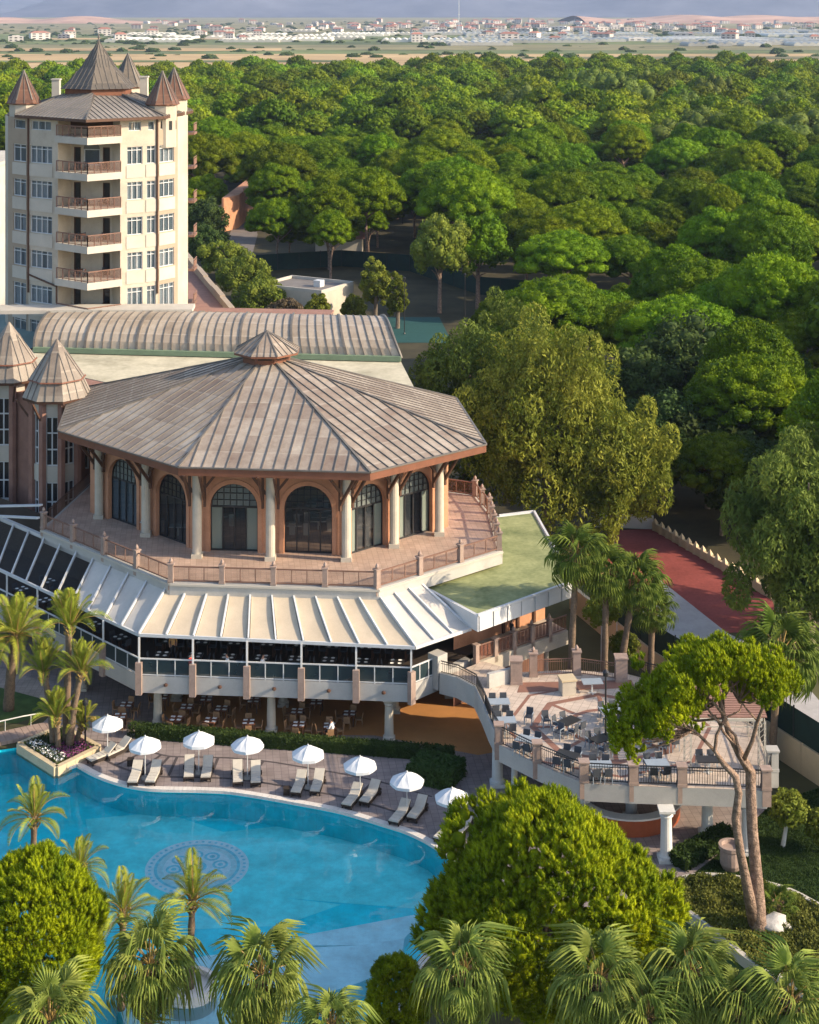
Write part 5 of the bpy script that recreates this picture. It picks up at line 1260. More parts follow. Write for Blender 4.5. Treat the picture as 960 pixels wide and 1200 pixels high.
sheet('sports_court', [P(680, 712), P(700, 690), P(716, 622), P(766, 620), P(905, 704), P(918, 740), P(852, 742), P(775, 681), P(735, 700)], MT['red_court'], .03)
sheet('court_apron', [P(735, 700), P(775, 681), P(852, 742), P(920, 775), P(985, 850), P(940, 880), P(880, 820), P(800, 765)], MT['grey_court'], .034)
cw = thing('court_end_wall', P(735, 618), 'low white wall closing the far end of the red sports court', 'wall')
a, b = P(695, 617), P(766, 620); mb = MB(); mb.beam(a + Vector((0, 0, .6)), b + Vector((0, 0, .6)), .3, 1.2); mb.build('wall_section', MT['white'], cw)
cs = thing('court_side_wall', P(800, 640), 'low pale wall with pointed piers along the red court', 'wall')
a, b = P(768, 622), P(905, 702)
for k in range(16):
    p, q = a.lerp(b, k / 16), a.lerp(b, (k + 1) / 16); mb = MB(); mb.beam(p + Vector((0, 0, .35)), q + Vector((0, 0, .35)), .25, .7); mb.build('wall_section', MT['beigewall'], cs)
    mb = MB(); mb.lathe((p.x, p.y, 0), [(.28, 0), (.28, .75), (.02, 1.15)], 4); mb.build('pier', MT['beigewall'], cs)
# goal-like frame on the court side
gf = thing('court_gate', P(722, 752), 'thin white metal gate frame by the court wall', 'gate')
g0 = P(723, 760); mb = MB()
for dx in (0, .9, 1.8): mb.beam(g0 + Vector((dx, -dx, 0)), g0 + Vector((dx, -dx, 3.4)), .07, .07, up=Vector((0, 1, 0)))
for z in (.2, 1.8, 3.4): mb.beam(g0 + Vector((0, 0, z)), g0 + Vector((1.8, -1.8, z)), .06, .06)
mb.build('gate_frame', MT['white'], gf)
# ------------------------------------------------------------------ foliage builders (numpy)
def unit(a): return a / np.maximum(np.linalg.norm(a, axis=1, keepdims=True), 1e-9)
def sph(n, r=None):
    v = (r or rng).normal(size=(n, 3)); return unit(v)
ICO = None
def ico():
    global ICO
    if ICO is None:
        import bmesh
        bm = bmesh.new(); bmesh.ops.create_icosphere(bm, subdivisions=2, radius=1.0)
        ICO = (np.array([v.co[:] for v in bm.verts]), np.array([[v.index for v in f.verts] for f in bm.faces])); bm.free()
    return ICO
def leaves(C, N, length, width, jitter=0.5, along=0.0, up=0.0, hang=0.0, bend=0.0):
    """diamond shaped leaf faces at C with normals near N. along: leaf axis follows N (0 tangent .. 1 outward)"""
    n = len(C)
    nn = unit(N + jitter * rng.normal(size=(n, 3)))
    t = np.cross(nn, rng.normal(size=(n, 3))); t = unit(t)
    ax = unit(t * (1 - along) + nn * along + np.array([0, 0, up - hang]) )
    sd_ = unit(np.cross(ax, nn + 0.3 * rng.normal(size=(n, 3))))
    L = (length * rng.uniform(.65, 1.3, size=(n, 1))); W = (width * rng.uniform(.7, 1.25, size=(n, 1)))
    a = C - ax * L * .35; b = C + sd_ * W * .5 + ax * L * .1; c = C + ax * L * .65; d = C - sd_ * W * .5 + ax * L * .1
    V = np.stack([a, b, c, d], 1).reshape(-1, 3)
    return V
def puffs_mesh(name, centers, radii, squash, per, length, width, mats, jitter=.5, along=0.0, up=0.0, hang=0.0, core=.76, upper=True, cut=-0.35):
    Vl = []; cores = []; cf = []; iv, if_ = ico(); off = 0
    for c, r, s in zip(centers, radii, squash):
        m = max(6, int(per * (r / np.mean(radii)) ** 2))
        dv = sph(m); dv = dv[dv[:, 2] > cut]
        sc = np.array([r, r, r * s]); pos = c + dv * sc * rng.uniform(.86, 1.1, size=(len(dv), 1)); nrm = unit(dv / sc)
        Vl.append(leaves(pos, nrm, length, width, jitter, along, up, hang))
        w_ = iv * (1 + .10 * rng.normal(size=(len(iv), 1))); cores.append(c + w_ * sc * core); cf.append(if_ + off); off += len(iv)
    V = np.concatenate(Vl); nq = len(V) // 4
    Fq = np.arange(nq * 4).reshape(-1, 4)
    cv = np.concatenate(cores); cfa = np.concatenate(cf) + len(V)
    # triangles of the inner mass become degenerate-free quads by splitting: write a mixed mesh
    me = bpy.data.meshes.new(name); VV = np.concatenate([V, cv]).astype(np.float32)
    me.vertices.add(len(VV)); me.vertices.foreach_set('co', VV.ravel())
    loops = np.concatenate([Fq.ravel(), cfa.ravel()]).astype(np.int32); me.loops.add(len(loops)); me.loops.foreach_set('vertex_index', loops)
    tot = np.concatenate([np.full(nq, 4), np.full(len(cfa), 3)]).astype(np.int32); st = np.concatenate([[0], np.cumsum(tot)[:-1]]).astype(np.int32)
    me.polygons.add(len(tot)); me.polygons.foreach_set('loop_start', st); me.polygons.foreach_set('loop_total', tot)
    for m_ in mats: me.materials.append(m_)
    sm = np.zeros(len(tot), dtype=bool); sm[nq:] = True; me.polygons.foreach_set('use_smooth', sm)
    me.update(); me.validate()
    return me
def umbrella_puffs(Rr, h, n, pr, base=0.0, under=.25):
    """puff centres on the upper shell of a flat dome of radius Rr, height h, underside at z=base"""
    C = []; 
    k = np.arange(n) + .5; rad = np.sqrt(k / n); ang = k * 2.39996 + rng.uniform(0, 6)
    for r, a in zip(rad, ang):
        r2 = r * rng.uniform(.92, 1.05); z = base + h * math.sqrt(max(0, 1 - min(1, r2) ** 2 * .96)) * rng.uniform(.86, 1.08)
        C.append((Rr * r2 * math.cos(a), Rr * r2 * math.sin(a), z))
    for _ in range(int(n * under)):
        a = rng.uniform(0, 6.28); r = rng.uniform(.55, .98); C.append((Rr * r * math.cos(a), Rr * r * math.sin(a), base + h * rng.uniform(-.05, .35) * (1 - .3 * r)))
    C = np.array(C); rr = pr * rng.uniform(.75, 1.3, size=len(C)); s = rng.uniform(.62, .9, size=len(C))
    return C, rr, s
def pine_trunk(h, Rr, base, seed, lean=.6):
    rg = random.Random(seed); mb = MB(); top = Vector((rg.uniform(-lean, lean), rg.uniform(-lean, lean), base * .95))
    mid = top * .5 + Vector((rg.uniform(-.3, .3), rg.uniform(-.3, .3), 0))
    mb.tube([(0, 0, -.1), (mid.x * .5, mid.y * .5, base * .3), mid, top], [.34, .27, .24, .2], 7)
    for k in range(6):
        a = 6.28 * k / 6 + rg.uniform(-.3, .3); s0 = Vector((0, 0, 0)).lerp(top, rg.uniform(.72, 1)); e = Vector((math.cos(a) * Rr * .55 + top.x, math.sin(a) * Rr * .55 + top.y, base + (h - base) * .22))
        m_ = s0.lerp(e, .5) + Vector((0, 0, -.25)); mb.tube([s0, m_, e], [.14, .10, .05], 5)
    return mb
# ------------------------------------------------------------------ forest of stone pines
CROWN = []; TRUNK = []
for v in range(7):
    Rr = (6.2, 7.0, 5.4, 6.0, 4.6, 7.6, 5.2)[v]; h = (5.2, 5.0, 5.4, 6.2, 5.0, 5.2, 7.2)[v]; base = (7.6, 7.6, 8.0, 6.2, 6.4, 8.2, 5.0)[v]
    C, rr, s = umbrella_puffs(Rr * .88, h, 120, Rr * .150, base, .3)
    CROWN.append(puffs_mesh('stone_pine_crown', C, rr, s, 230, .38, .16, [MT['pine']], .55, .3, .35, core=.80))
    o = pine_trunk(base + h, Rr, base, v).build('t', MT['bark']); TRUNK.append(o.data); bpy.data.objects.remove(o)
CROWN_FAR = []
for v in range(4):
    Rr = (6.4, 7.4, 5.4, 6.6)[v]; h = (5.6, 5.4, 6.0, 6.6)[v]
    C, rr, s = umbrella_puffs(Rr * .88, h, 64, Rr * .19, 8.0, .15)
    CROWN_FAR.append(puffs_mesh('far_pine_crown', C, rr, s, 40, .8, .5, [MT['pinefar']], .5, .2, .2))
def tree(name, loc, cm, tm, label, cat='tree', group=None, rz=0.0, sc=(1, 1, 1)):
    r = bpy.data.objects.new(name, None); COL.objects.link(r); r.location = loc; r.rotation_euler = (0, 0, rz); r.scale = sc; r.empty_display_size = .3
    tag(r, label, cat, group)
    c = bpy.data.objects.new('crown', cm); COL.objects.link(c); c.parent = r
    if tm is not None:
        t = bpy.data.objects.new('trunk', tm); COL.objects.link(t); t.parent = r
    return r
def px_of(p): return 480 + p[0] / p[1] * F
def py_of(p, z=0): return YH + (H - z) / p[1] * F
pts = []
sp = 11.8; yy = 142.0; row = 0
while yy < 1100:
    half = yy * .285 + 14; xx = -half + (row % 2) * sp / 2
    while xx < half:
        x, y = xx + rng.uniform(-3.4, 3.4), yy + rng.uniform(-3.4, 3.4); px, py = px_of((x, y)), py_of((x, y)); ok = True
        if y < 186 and px < 690: ok = False
        if px < 655 and y < 198: ok = False
        if y < 172 and px < 800 : ok = False
        if px < 262 and y < 420: ok = y > 300 and px > 215 and rng.random() < .8 or (px < -20)
        if 255 < px < 312 and py > 238: ok = False
        if 300 <= px < 480 and py > 338: ok = False
        if 440 < px < 640 and py > 352: ok = False
        if 380 < px < 700 and 318 < py < 352: ok = ok and rng.random() < .35
        if x < 5 and y < 225 and px > -100: ok = False
        edge = 950 + 50 * math.sin(x * .011) + 25 * math.sin(x * .05)
        if px < 230: edge = 860
        if y > edge: ok = False
        if rng.random() < .05: ok = False
        if ok: pts.append((x, y))
        xx += sp
    yy += sp * .87; row += 1
vis = [p for p in pts if -60 < px_of(p) < 1020]
vis.sort(key=lambda p: p[1]); extra = [gd_ for gd_ in (((px_ - 480) / F * d_, d_) for px_, d_ in ((590, 200), (650, 194), (700, 202), (742, 190), (795, 197), (850, 186), (905, 192), (955, 183)))]; near = vis[:290]; nearset = set(near); far_pts = [p for p in pts if p not in nearset]
for i, (x, y) in enumerate(near + extra):
    v = int(rng.integers(0, 7)) if i < 290 else (0, 1, 3, 5)[i % 4]; s = rng.uniform(.68, 1.25); zs = rng.uniform(.85, 1.15)
    tree('stone_pine', (x, y, 0), CROWN[v], TRUNK[v], 'broad crowned green stone pine standing in the forest behind the hotel', group='stone pines of the forest', rz=rng.uniform(0, 6.28), sc=(s, s, s * zs))
def scatter(name, P3, scl, meshes, label, cat):
    """one object: points with crowns instanced on them by geometry nodes"""
    lib = bpy.data.collections.new(name + '_kinds')
    for m_ in meshes: lib.objects.link(bpy.data.objects.new(name + '_kind', m_))
    me = bpy.data.meshes.new(name); me.from_pydata([tuple(p) for p in P3], [], [])
    at = me.attributes.new('sc', 'FLOAT_VECTOR', 'POINT'); at.data.foreach_set('vector', np.array(scl, dtype=np.float32).ravel())
    ro = me.attributes.new('rz', 'FLOAT_VECTOR', 'POINT'); rot = np.zeros((len(P3), 3), dtype=np.float32); rot[:, 2] = rng.uniform(0, 6.28, len(P3)); ro.data.foreach_set('vector', rot.ravel())
    o = bpy.data.objects.new(name, me); COL.objects.link(o)
    g = bpy.data.node_groups.new(name, 'GeometryNodeTree'); g.interface.new_socket('Geometry', in_out='INPUT', socket_type='NodeSocketGeometry'); g.interface.new_socket('Geometry', in_out='OUTPUT', socket_type='NodeSocketGeometry')
    N = g.nodes; gi, go = N.new('NodeGroupInput'), N.new('NodeGroupOutput'); ip = N.new('GeometryNodeInstanceOnPoints'); ci = N.new('GeometryNodeCollectionInfo')
    ci.inputs[0].default_value = lib; ci.inputs['Separate Children'].default_value = True; ip.inputs['Pick Instance'].default_value = True
    a1 = N.new('GeometryNodeInputNamedAttribute'); a1.data_type = 'FLOAT_VECTOR'; a1.inputs[0].default_value = 'sc'
    a2 = N.new('GeometryNodeInputNamedAttribute'); a2.data_type = 'FLOAT_VECTOR'; a2.inputs[0].default_value = 'rz'
    L = g.links; L.new(gi.outputs[0], ip.inputs['Points']); L.new(ci.outputs[0], ip.inputs['Instance']); L.new(a1.outputs[0], ip.inputs['Scale'])
    e2 = N.new('FunctionNodeEulerToRotation'); L.new(a2.outputs[0], e2.inputs[0]); L.new(e2.outputs[0], ip.inputs['Rotation']); L.new(ip.outputs[0], go.inputs[0])
    md = o.modifiers.new('scatter', 'NODES'); md.node_group = g
    return tag(o, label, cat, kind='stuff')
P3 = [(x, y, 0) for x, y in far_pts]; sc = []
for _ in P3: s = rng.uniform(.68, 1.3); sc.append((s, s, s * rng.uniform(.85, 1.15)))
scatter('far_forest', P3, sc, CROWN_FAR, 'dense green pine forest stretching to the fields', 'forest')
# hedgerows and trees of the plain and the town
P3 = []; sc = []
for i in range(1500):
    u = rng.random()
    if u < .62: px, py = rng.normal(560, 280), rng.uniform(25, 40)
    elif u < .82: px, py = rng.uniform(0, 960), rng.uniform(38, 52)
    elif u < .92: px, py = rng.uniform(0, 240), rng.uniform(40, 52)
    else: px, py = rng.uniform(0, 960), rng.uniform(52, 70)
    p = P(px, py); P3.append((p.x, p.y, -6.0)); s = rng.uniform(.4, 1.05); sc.append((s * 1.5, s, s * .9))
C, rr, s_ = umbrella_puffs(5, 6, 20, 1.9, 5.0, .2)
scatter('far_trees', P3, sc, [puffs_mesh('far_tree_crown', C, rr, s_, 14, 1.6, 1.2, [MT['darktree']])], 'dark scattered trees and hedges on the far plain', 'trees')

# ------------------------------------------------------------------ single trees near the buildings
def clump_tree(centers, radii, sq, per, leaf, wd, mat, jitter=.55, along=.1, up=0.0, hang=0.0, core=.5, cut=-1):
    return puffs_mesh('crown', np.array(centers), np.array(radii), np.array(sq), per, leaf, wd, [mat], jitter, along, up, hang, core, cut=cut)
def ellipsoid_puffs(Rx, Ry, Rz, zc, n, pr, shell=.55, bottom=-.75, irregular=.18, lobes=0, amp=.22):
    C = []; lb_ = sph(lobes) if lobes else None
    for k in range(n):
        z = 1 - (1 - bottom) * (k + .5) / n; a = k * 2.39996; r = math.sqrt(max(0, 1 - z * z)); q = rng.uniform(shell, 1.0) ** .5 * (1 + irregular * rng.normal())
        if lobes: q *= 1 - amp + amp * 1.25 * float(np.max(np.exp(9 * (lb_ @ np.array([r * math.cos(a), r * math.sin(a), z]) - 1))))
        C.append((Rx * r * math.cos(a) * q, Ry * r * math.sin(a) * q, zc + Rz * z * q))
    C = np.array(C); return C, pr * rng.uniform(.7, 1.35, size=n), rng.uniform(.8, 1.1, size=n)
def branch_trunk(h, r, n, spread, seed, mat='barkgrey', fork=.35):
    rg = random.Random(seed); mb = MB(); top = Vector((rg.uniform(-.4, .4), rg.uniform(-.4, .4), h * .8)); mb.tube([(0, 0, -.1), (0.1, 0, h * fork), top], [r, r * .75, r * .35], 8)
    for k in range(n):
        a = 6.28 * k / n + rg.uniform(-.4, .4); t = rg.uniform(fork, .95); s0 = Vector((top.x * t, top.y * t, h * .8 * t)); e = s0 + Vector((math.cos(a) * spread * rg.uniform(.6, 1), math.sin(a) * spread * rg.uniform(.6, 1), h * rg.uniform(.08, .28)))
        mb.tube([s0, s0.lerp(e, .5) + Vector((0, 0, .3)), e], [r * .4, r * .28, r * .1], 5)
    o = mb.build('t', MT[mat]); me = o.data; bpy.data.objects.remove(o); return me
def euca(loc, h, Rx, mat, label, n=60, seed=1, zc=.60, rz=.40, hang=.9, pr=None):
    C, rr, s = ellipsoid_puffs(Rx, Rx * .9, h * rz, h * zc, int(n * 1.7), pr or Rx * .19, .42, -.85, .22)
    s = s * 1.55
    cm = clump_tree(C, rr, s, 330, .48, .15, MT[mat], .75, .1, 0, hang, core=.12)
    return tree('eucalyptus_tree', loc, cm, branch_trunk(h, .5, 9, Rx * .7, seed), label)
def gd(px, d): return ((px - 480) / F * d, d, 0)
euca(gd(640, 139), 18.6, 6.0, 'eucagold', 'large eucalyptus with golden olive foliage beside the green annex roof', 75, 1)
euca(gd(545, 146), 17.0, 5.2, 'euca', 'olive green eucalyptus close behind the pavilion roof corner', 55, 2)
euca(gd(716, 138), 12.6, 4.6, 'eucagold', 'shorter drooping eucalyptus leaning over the end of the red court', 50, 3)
euca(gd(595, 152), 18.0, 4.6, 'euca', 'slim eucalyptus standing between the two larger ones behind the pavilion', 45, 7)
euca(gd(948, 116), 14.0, 4.6, 'euca', 'leafy olive eucalyptus overhanging the near end of the red court', 70, 4)
euca(gd(1010, 122), 16.0, 5.4, 'euca', 'tall eucalyptus cut by the picture edge beside the red court', 60, 5)
def broad(loc, h, Rx, mat, label, n=40, seed=1, name='broadleaf_tree', leaf=.5, group=None):
    C, rr, s = ellipsoid_puffs(Rx, Rx * .95, h * .40, h * .58, int(n * 1.6), Rx * .24, .5, -.8, .12)
    cm = clump_tree(C, rr, s, 190, leaf, leaf * .6, MT[mat], .6, .1, .1, 0, core=.62)
    return tree(name, loc, cm, branch_trunk(h, .35, 7, Rx * .6, seed), label, group=group)
for i, (px, d, h, r, lb) in enumerate(((800, 172, 13, 6.0, 'dark rounded broadleaf tree rising under the pine row'), (745, 166, 11, 4.6, 'dark broadleaf tree close behind the golden eucalyptus'), (880, 170, 12, 5.4, 'dark spreading broadleaf tree in the shade behind the red court'),
        (830, 150, 9, 4.8, 'low dark tree crowding the side wall of the red court'), (775, 152, 9.5, 4.6, 'dark bushy tree at the far corner of the red court'), (935, 152, 11, 5.0, 'green broadleaf tree catching light above the court eucalyptus'), (890, 142, 8.5, 4.4, 'low dark tree between the court wall and the eucalyptus'))):
    broad(gd(px, d), h, r, 'darktree' if i != 5 else 'bush', lb, seed=i + 20)
for i, (px, py, h, r, mt_, lb) in enumerate(((285, 352, 7, 4.2, 'bush', 'tall olive green bush left of the service building'), (308, 376, 6, 3.8, 'bush', 'rounded green bush in front of the service building'), (262, 330, 7, 3.6, 'bush', 'pale green bush by the rear wing parapet'),
        (372, 394, 6.0, 1.8, 'bush', 'slender bright young tree before the service building wall'), (240, 318, 8, 4.0, 'darktree', 'dark shrub mass beside the tower flank'), (332, 388, 4.5, 2.6, 'drybush', 'dry brown shrub against the service building'), (240, 288, 9.5, 3.8, 'darktree', 'dark tree behind the tower beside the terracotta house'),
        (440, 372, 9, 2.2, 'bush', 'thin pale young tree behind the end of the vault roof'), (415, 382, 4.5, 1.5, 'bush', 'small conical shrub behind the end of the vault roof'), (466, 385, 8, 1.4, 'bush', 'tall thin sapling beside the tennis court'))):
    broad(P(px, py), h, r, mt_, lb, 26, i + 40, 'bush' if r > 2.5 else 'young_tree', .42)
# two tall pines standing alone by the tennis court, and pale trees in the forest
C, rr, s = ellipsoid_puffs(4.8, 4.8, 4.2, 10.6, 60, 1.15, .6, -.75)
tm = branch_trunk(13, .42, 8, 2.6, 71, 'bark', .45)
cm1 = clump_tree(C, rr, s, 120, .5, .28, MT['pine'], .5, .2, .2, 0, .7)
t1 = tree('tall_pine', P(515, 367), clump_tree(C * .94, rr, s, 120, .5, .28, MT['bush'], .5, .2, .2, 0, .7), tm, 'tall pine with browning crown and bare forked trunk by the tennis court', sc=(.85, .85, 1.05))
t2 = tree('tall_pine', P(560, 362), cm1, tm, 'tall pine with full bright green crown on a straight bare trunk', rz=1.0, sc=(.92, .92, .98))
for i, (px, d, h, r) in enumerate(((690, 590, 22, 9), (725, 575, 21, 9), (620, 560, 18, 8), (660, 610, 17, 7), (805, 520, 18, 7), (820, 470, 16, 9), (900, 430, 15, 10), (950, 450, 16, 10), (760, 640, 20, 7), (840, 620, 19, 7), (790, 430, 15, 9), (915, 540, 17, 9), (640, 640, 16, 7))):
    if i == 0:
        C, rr, s = ellipsoid_puffs(8, 8, 8, 10, 44, 2.5, .5, -.8); pale = clump_tree(C, rr, s * 1.2, 120, .9, .5, MT['euca'], .55, .1, .1, 0, .82); ptm = branch_trunk(18, .4, 6, 4, 90)
    k = h / 18; tree('pale_forest_tree', gd(px, d), pale, ptm, 'pale olive broad tree rising above the pine forest', group='pale trees among the pines', rz=i, sc=(r / 8, r / 8, k))
tr_ = tree('bare_tree', gd(494, 560), clump_tree(C * .6, rr * .6, s, 70, .8, .12, MT['drybush'], .9, .6, .3, 0, .3), ptm, 'greyish leafless tree among the green pines', sc=(1, 1, .7))

# ------------------------------------------------------------------ near garden trees
def candles_mesh(name, C, rr, per, mat, length=.42, rad=.12, needles=16, centre=(0, 0, 0), upk=.8, core=.7):
    """conifer crown of upright bottle brush shoots grouped on puffs"""
    ctr = np.array(centre); base = []; axs = []
    for c, r in zip(C, rr):
        out = (c - ctr) / (np.linalg.norm(c - ctr) + 1e-6); m_ = max(3, int(per * (r / np.mean(rr)) ** 2)); dv = sph(m_ * 2); dv = dv[dv @ out > -.15][:m_]
        base.append(c + dv * r * .85); axs.append(unit(dv * .55 + out * .35 + np.array([0, 0, upk]) + .15 * rng.normal(size=dv.shape)))
    B, A = np.concatenate(base), np.concatenate(axs); n = len(B); L = length * rng.uniform(.7, 1.25, size=(n, 1))
    t = rng.uniform(0, 1, size=(n, needles)); prof = np.sqrt(np.clip(1 - (2 * t - 1) ** 2 * .85, 0, 1))
    s1 = unit(np.cross(A, rng.normal(size=(n, 3)))); s2 = np.cross(A, s1); an = rng.uniform(0, 6.283, size=(n, needles))
    rv = s1[:, None] * np.cos(an)[..., None] + s2[:, None] * np.sin(an)[..., None]
    ps = B[:, None] + A[:, None] * (t * L)[..., None] + rv * (prof * rad)[..., None]
    ax = unit((A[:, None] * .8 + rv * .55).reshape(-1, 3)); nr = unit(rv.reshape(-1, 3)); sd_ = np.cross(ax, nr); p = ps.reshape(-1, 3); ln = min(rad * 1.3, .14); wd = min(rad * .5, .045)
    V = np.stack([p - ax * ln * .4, p + sd_ * wd * .5, p + ax * ln * .7, p - sd_ * wd * .5], 1).reshape(-1, 3); nq = len(p); Fq = np.arange(nq * 4).reshape(-1, 4)
    iv, if_ = ico(); cv = np.concatenate([c + iv * r * core for c, r in zip(C, rr)]); cf = np.concatenate([if_ + k * len(iv) for k in range(len(C))]) + len(V)
    # each shoot has a solid spindle inside its needles
    k5 = np.arange(5) * 6.283 / 5; ringv = s1[:, None] * np.cos(k5)[None, :, None] + s2[:, None] * np.sin(k5)[None, :, None]
    sv = np.concatenate([B[:, None], B[:, None] + (A * L * .45)[:, None] + ringv * rad * .8, B[:, None] + (A * L)[:, None]], 1).reshape(-1, 3)
    sf = np.array([[0, 1 + (j + 1) % 5, 1 + j] for j in range(5)] + [[6, 1 + j, 1 + (j + 1) % 5] for j in range(5)]); sf = (sf[None] + (np.arange(n) * 7)[:, None, None]).reshape(-1, 3) + len(V) + len(cv)
    cv = np.concatenate([cv, sv]); cf = np.concatenate([cf, sf])
    me = bpy.data.meshes.new(name); VV = np.concatenate([V, cv]).astype(np.float32); me.vertices.add(len(VV)); me.vertices.foreach_set('co', VV.ravel())
    lp_ = np.concatenate([Fq.ravel(), cf.ravel()]).astype(np.int32); me.loops.add(len(lp_)); me.loops.foreach_set('vertex_index', lp_)
    tot = np.concatenate([np.full(nq, 4), np.full(len(cf), 3)]).astype(np.int32); me.polygons.add(len(tot)); me.polygons.foreach_set('loop_start', np.concatenate([[0], np.cumsum(tot)[:-1]]).astype(np.int32)); me.polygons.foreach_set('loop_total', tot)
    me.materials.append(mat); me.update(); me.validate(); return me
def round_pine(loc, Rx, h, label, n, seed, bottom=-.8, zc=.55, rz=.46):
    # candle tufts: short upright brushes on many small puffs
    C, rr, s = ellipsoid_puffs(Rx, Rx, h * rz, h * zc, n, Rx * .098 if Rx > 2 else Rx * .16, .80, bottom, .05, 20 if Rx > 4 else 26, .27 if Rx > 4 else .15)
    cm = candles_mesh('crown', C, rr, 20, MT['roundpine'], .46 if Rx > 2 else .28, .14 if Rx > 2 else .09, 30, (0, 0, h * zc), .8, .52)
    return tree('round_pine', loc, cm, branch_trunk(h * .6, .3, 5, Rx * .3, seed, 'bark'), label)
round_pine((6.55, 74.0, 0), 5.5, 9.7, 'large dense round pine with bright tufted needles at the pool edge', 420, 60, -.9)
round_pine((-17.6, 74.0, 0), 3.05, 7.8, 'dense egg shaped bright pine beside the pool palms', 260, 61, -.95, .50, .48)
round_pine((-0.55, 71.0, 0), 1.2, 4.8, 'small dark rounded conifer at the pool corner', 90, 62, -.95, .52, .46)

# umbrella pine with forked trunk on the planted mound
up = thing('umbrella_pine', P(888, 1098), 'leaning umbrella pine with two bare twisting trunks and a flat bright crown', 'tree')
b0 = P(888, 1098); dz = b0.y
def tp(px, py, off=0.0): return Q(px, py, dz + off)
mb = MB()
mb.tube([tp(888, 1102), tp(888, 1060), tp(886, 1020), tp(882, 975), tp(880, 930, .2), tp(880, 905, .3), tp(868, 885, .4), tp(855, 860, .5), tp(848, 838, .6), tp(842, 815, .6)], [.50, .40, .31, .28, .27, .26, .23, .18, .14, .10], 10)
mb.tube([tp(884, 1080), tp(876, 1040, -.5), tp(868, 1000, -.8), tp(862, 960, -.9), tp(866, 930, -.8), tp(862, 910, -.7), tp(848, 895, -.6), tp(838, 880, -.4), tp(840, 862, -.2), tp(850, 840)], [.34, .26, .22, .21, .19, .18, .15, .11, .09, .06], 9)
br = []
for path, r in (([(838, 880), (820, 862), (805, 850), (795, 835)], .10), ([(805, 850), (790, 842), (778, 835)], .06), ([(848, 838), (838, 825), (826, 815), (815, 812)], .09), ([(880, 905), (868, 888), (862, 862), (850, 850), (830, 838)], .10),
                ([(872, 890), (882, 868), (888, 845), (896, 825), (905, 808)], .12), ([(896, 825), (888, 812), (884, 800)], .07), ([(905, 808), (916, 800), (922, 790)], .08), ([(842, 815), (836, 802), (825, 795)], .08), ([(846, 820), (856, 806), (866, 798)], .08), ([(866, 880), (848, 858), (838, 838)], .09),
                ([(838, 842), (826, 826), (806, 820)], .07), ([(820, 862), (806, 858), (792, 856)], .05), ([(888, 845), (876, 832), (866, 818)], .06), ([(815, 812), (800, 806), (780, 806)], .06)):
    o_ = rng.uniform(-1.5, 1.5); mb.tube([tp(x, y, o_ * k / len(path)) for k, (x, y) in enumerate(path)], [r * (1 - .55 * k / len(path)) for k in range(len(path))], 6)
mb.build('trunk', MT['bark'], up, smooth=True)
pads = []; 
for (px, py, off, r) in ((750, 830, -1.5, 1.0), (738, 850, -2, .75), (733, 868, -2, .6), (765, 812, -1, 1.2), (745, 812, 1, 1.1), (785, 800, -1.5, 1.3), (790, 785, 1, 1.4), (770, 790, 2.5, 1.3), (810, 780, -2, 1.4), (815, 768, .5, 1.5), (800, 772, 3, 1.3), (838, 765, -2, 1.4), (842, 760, 1, 1.5), (830, 768, 3.5, 1.3), (862, 762, -1.5, 1.3), (870, 765, 1.5, 1.4), (890, 772, -1, 1.2), (898, 778, 1.5, 1.2), (912, 784, 0, 1.0),  (790, 815, -3, 1.0), (760, 838, 1, 1.0), (775, 822, 3, 1.2), (880, 785, 3, 1.2), (855, 775, 4, 1.2), (740, 878, -2.2, .5), (905, 795, -2, .8), (805, 808, 2, 1.1), (728, 845, -.5, .8), (768, 850, -2.5, .7)):
    p = tp(824 + (px - 822) * .97, py + 18 - max(0, py - 810) * .25, off) - b0; r = r * .86
    for _ in range(12):
        q = rng.normal(size=3) * np.array([.62, .62, .26]) * r; pads.append((np.array(p) + q, r * rng.uniform(.28, .5)))
cm = candles_mesh('crown', np.array([q[0] for q in pads]) * np.array([1, 1, 1]), np.array([q[1] for q in pads]) * 1.12, 24, MT['roundpine'], .30, .10, 14, tuple(tp(830, 850) - b0), .9, .45)
link(bpy.data.objects.new('crown', cm), up)
twg = MB(); hubs = [tp(848, 842, .5), tp(826, 822), tp(896, 828), tp(812, 856, -.4), tp(866, 822), tp(838, 826, .3)]
for k in range(0, len(pads), 5):
    e = Vector(pads[k][0]) + b0; h_ = min(hubs, key=lambda v: (v - e).length)
    m1 = h_.lerp(e, .45) + Vector((rng.uniform(-.3, .3), rng.uniform(-.3, .3), -.25)); twg.tube([h_, m1, e], [.055, .04, .018], 5)
twg.build('twigs', MT['bark'], up, smooth=True)

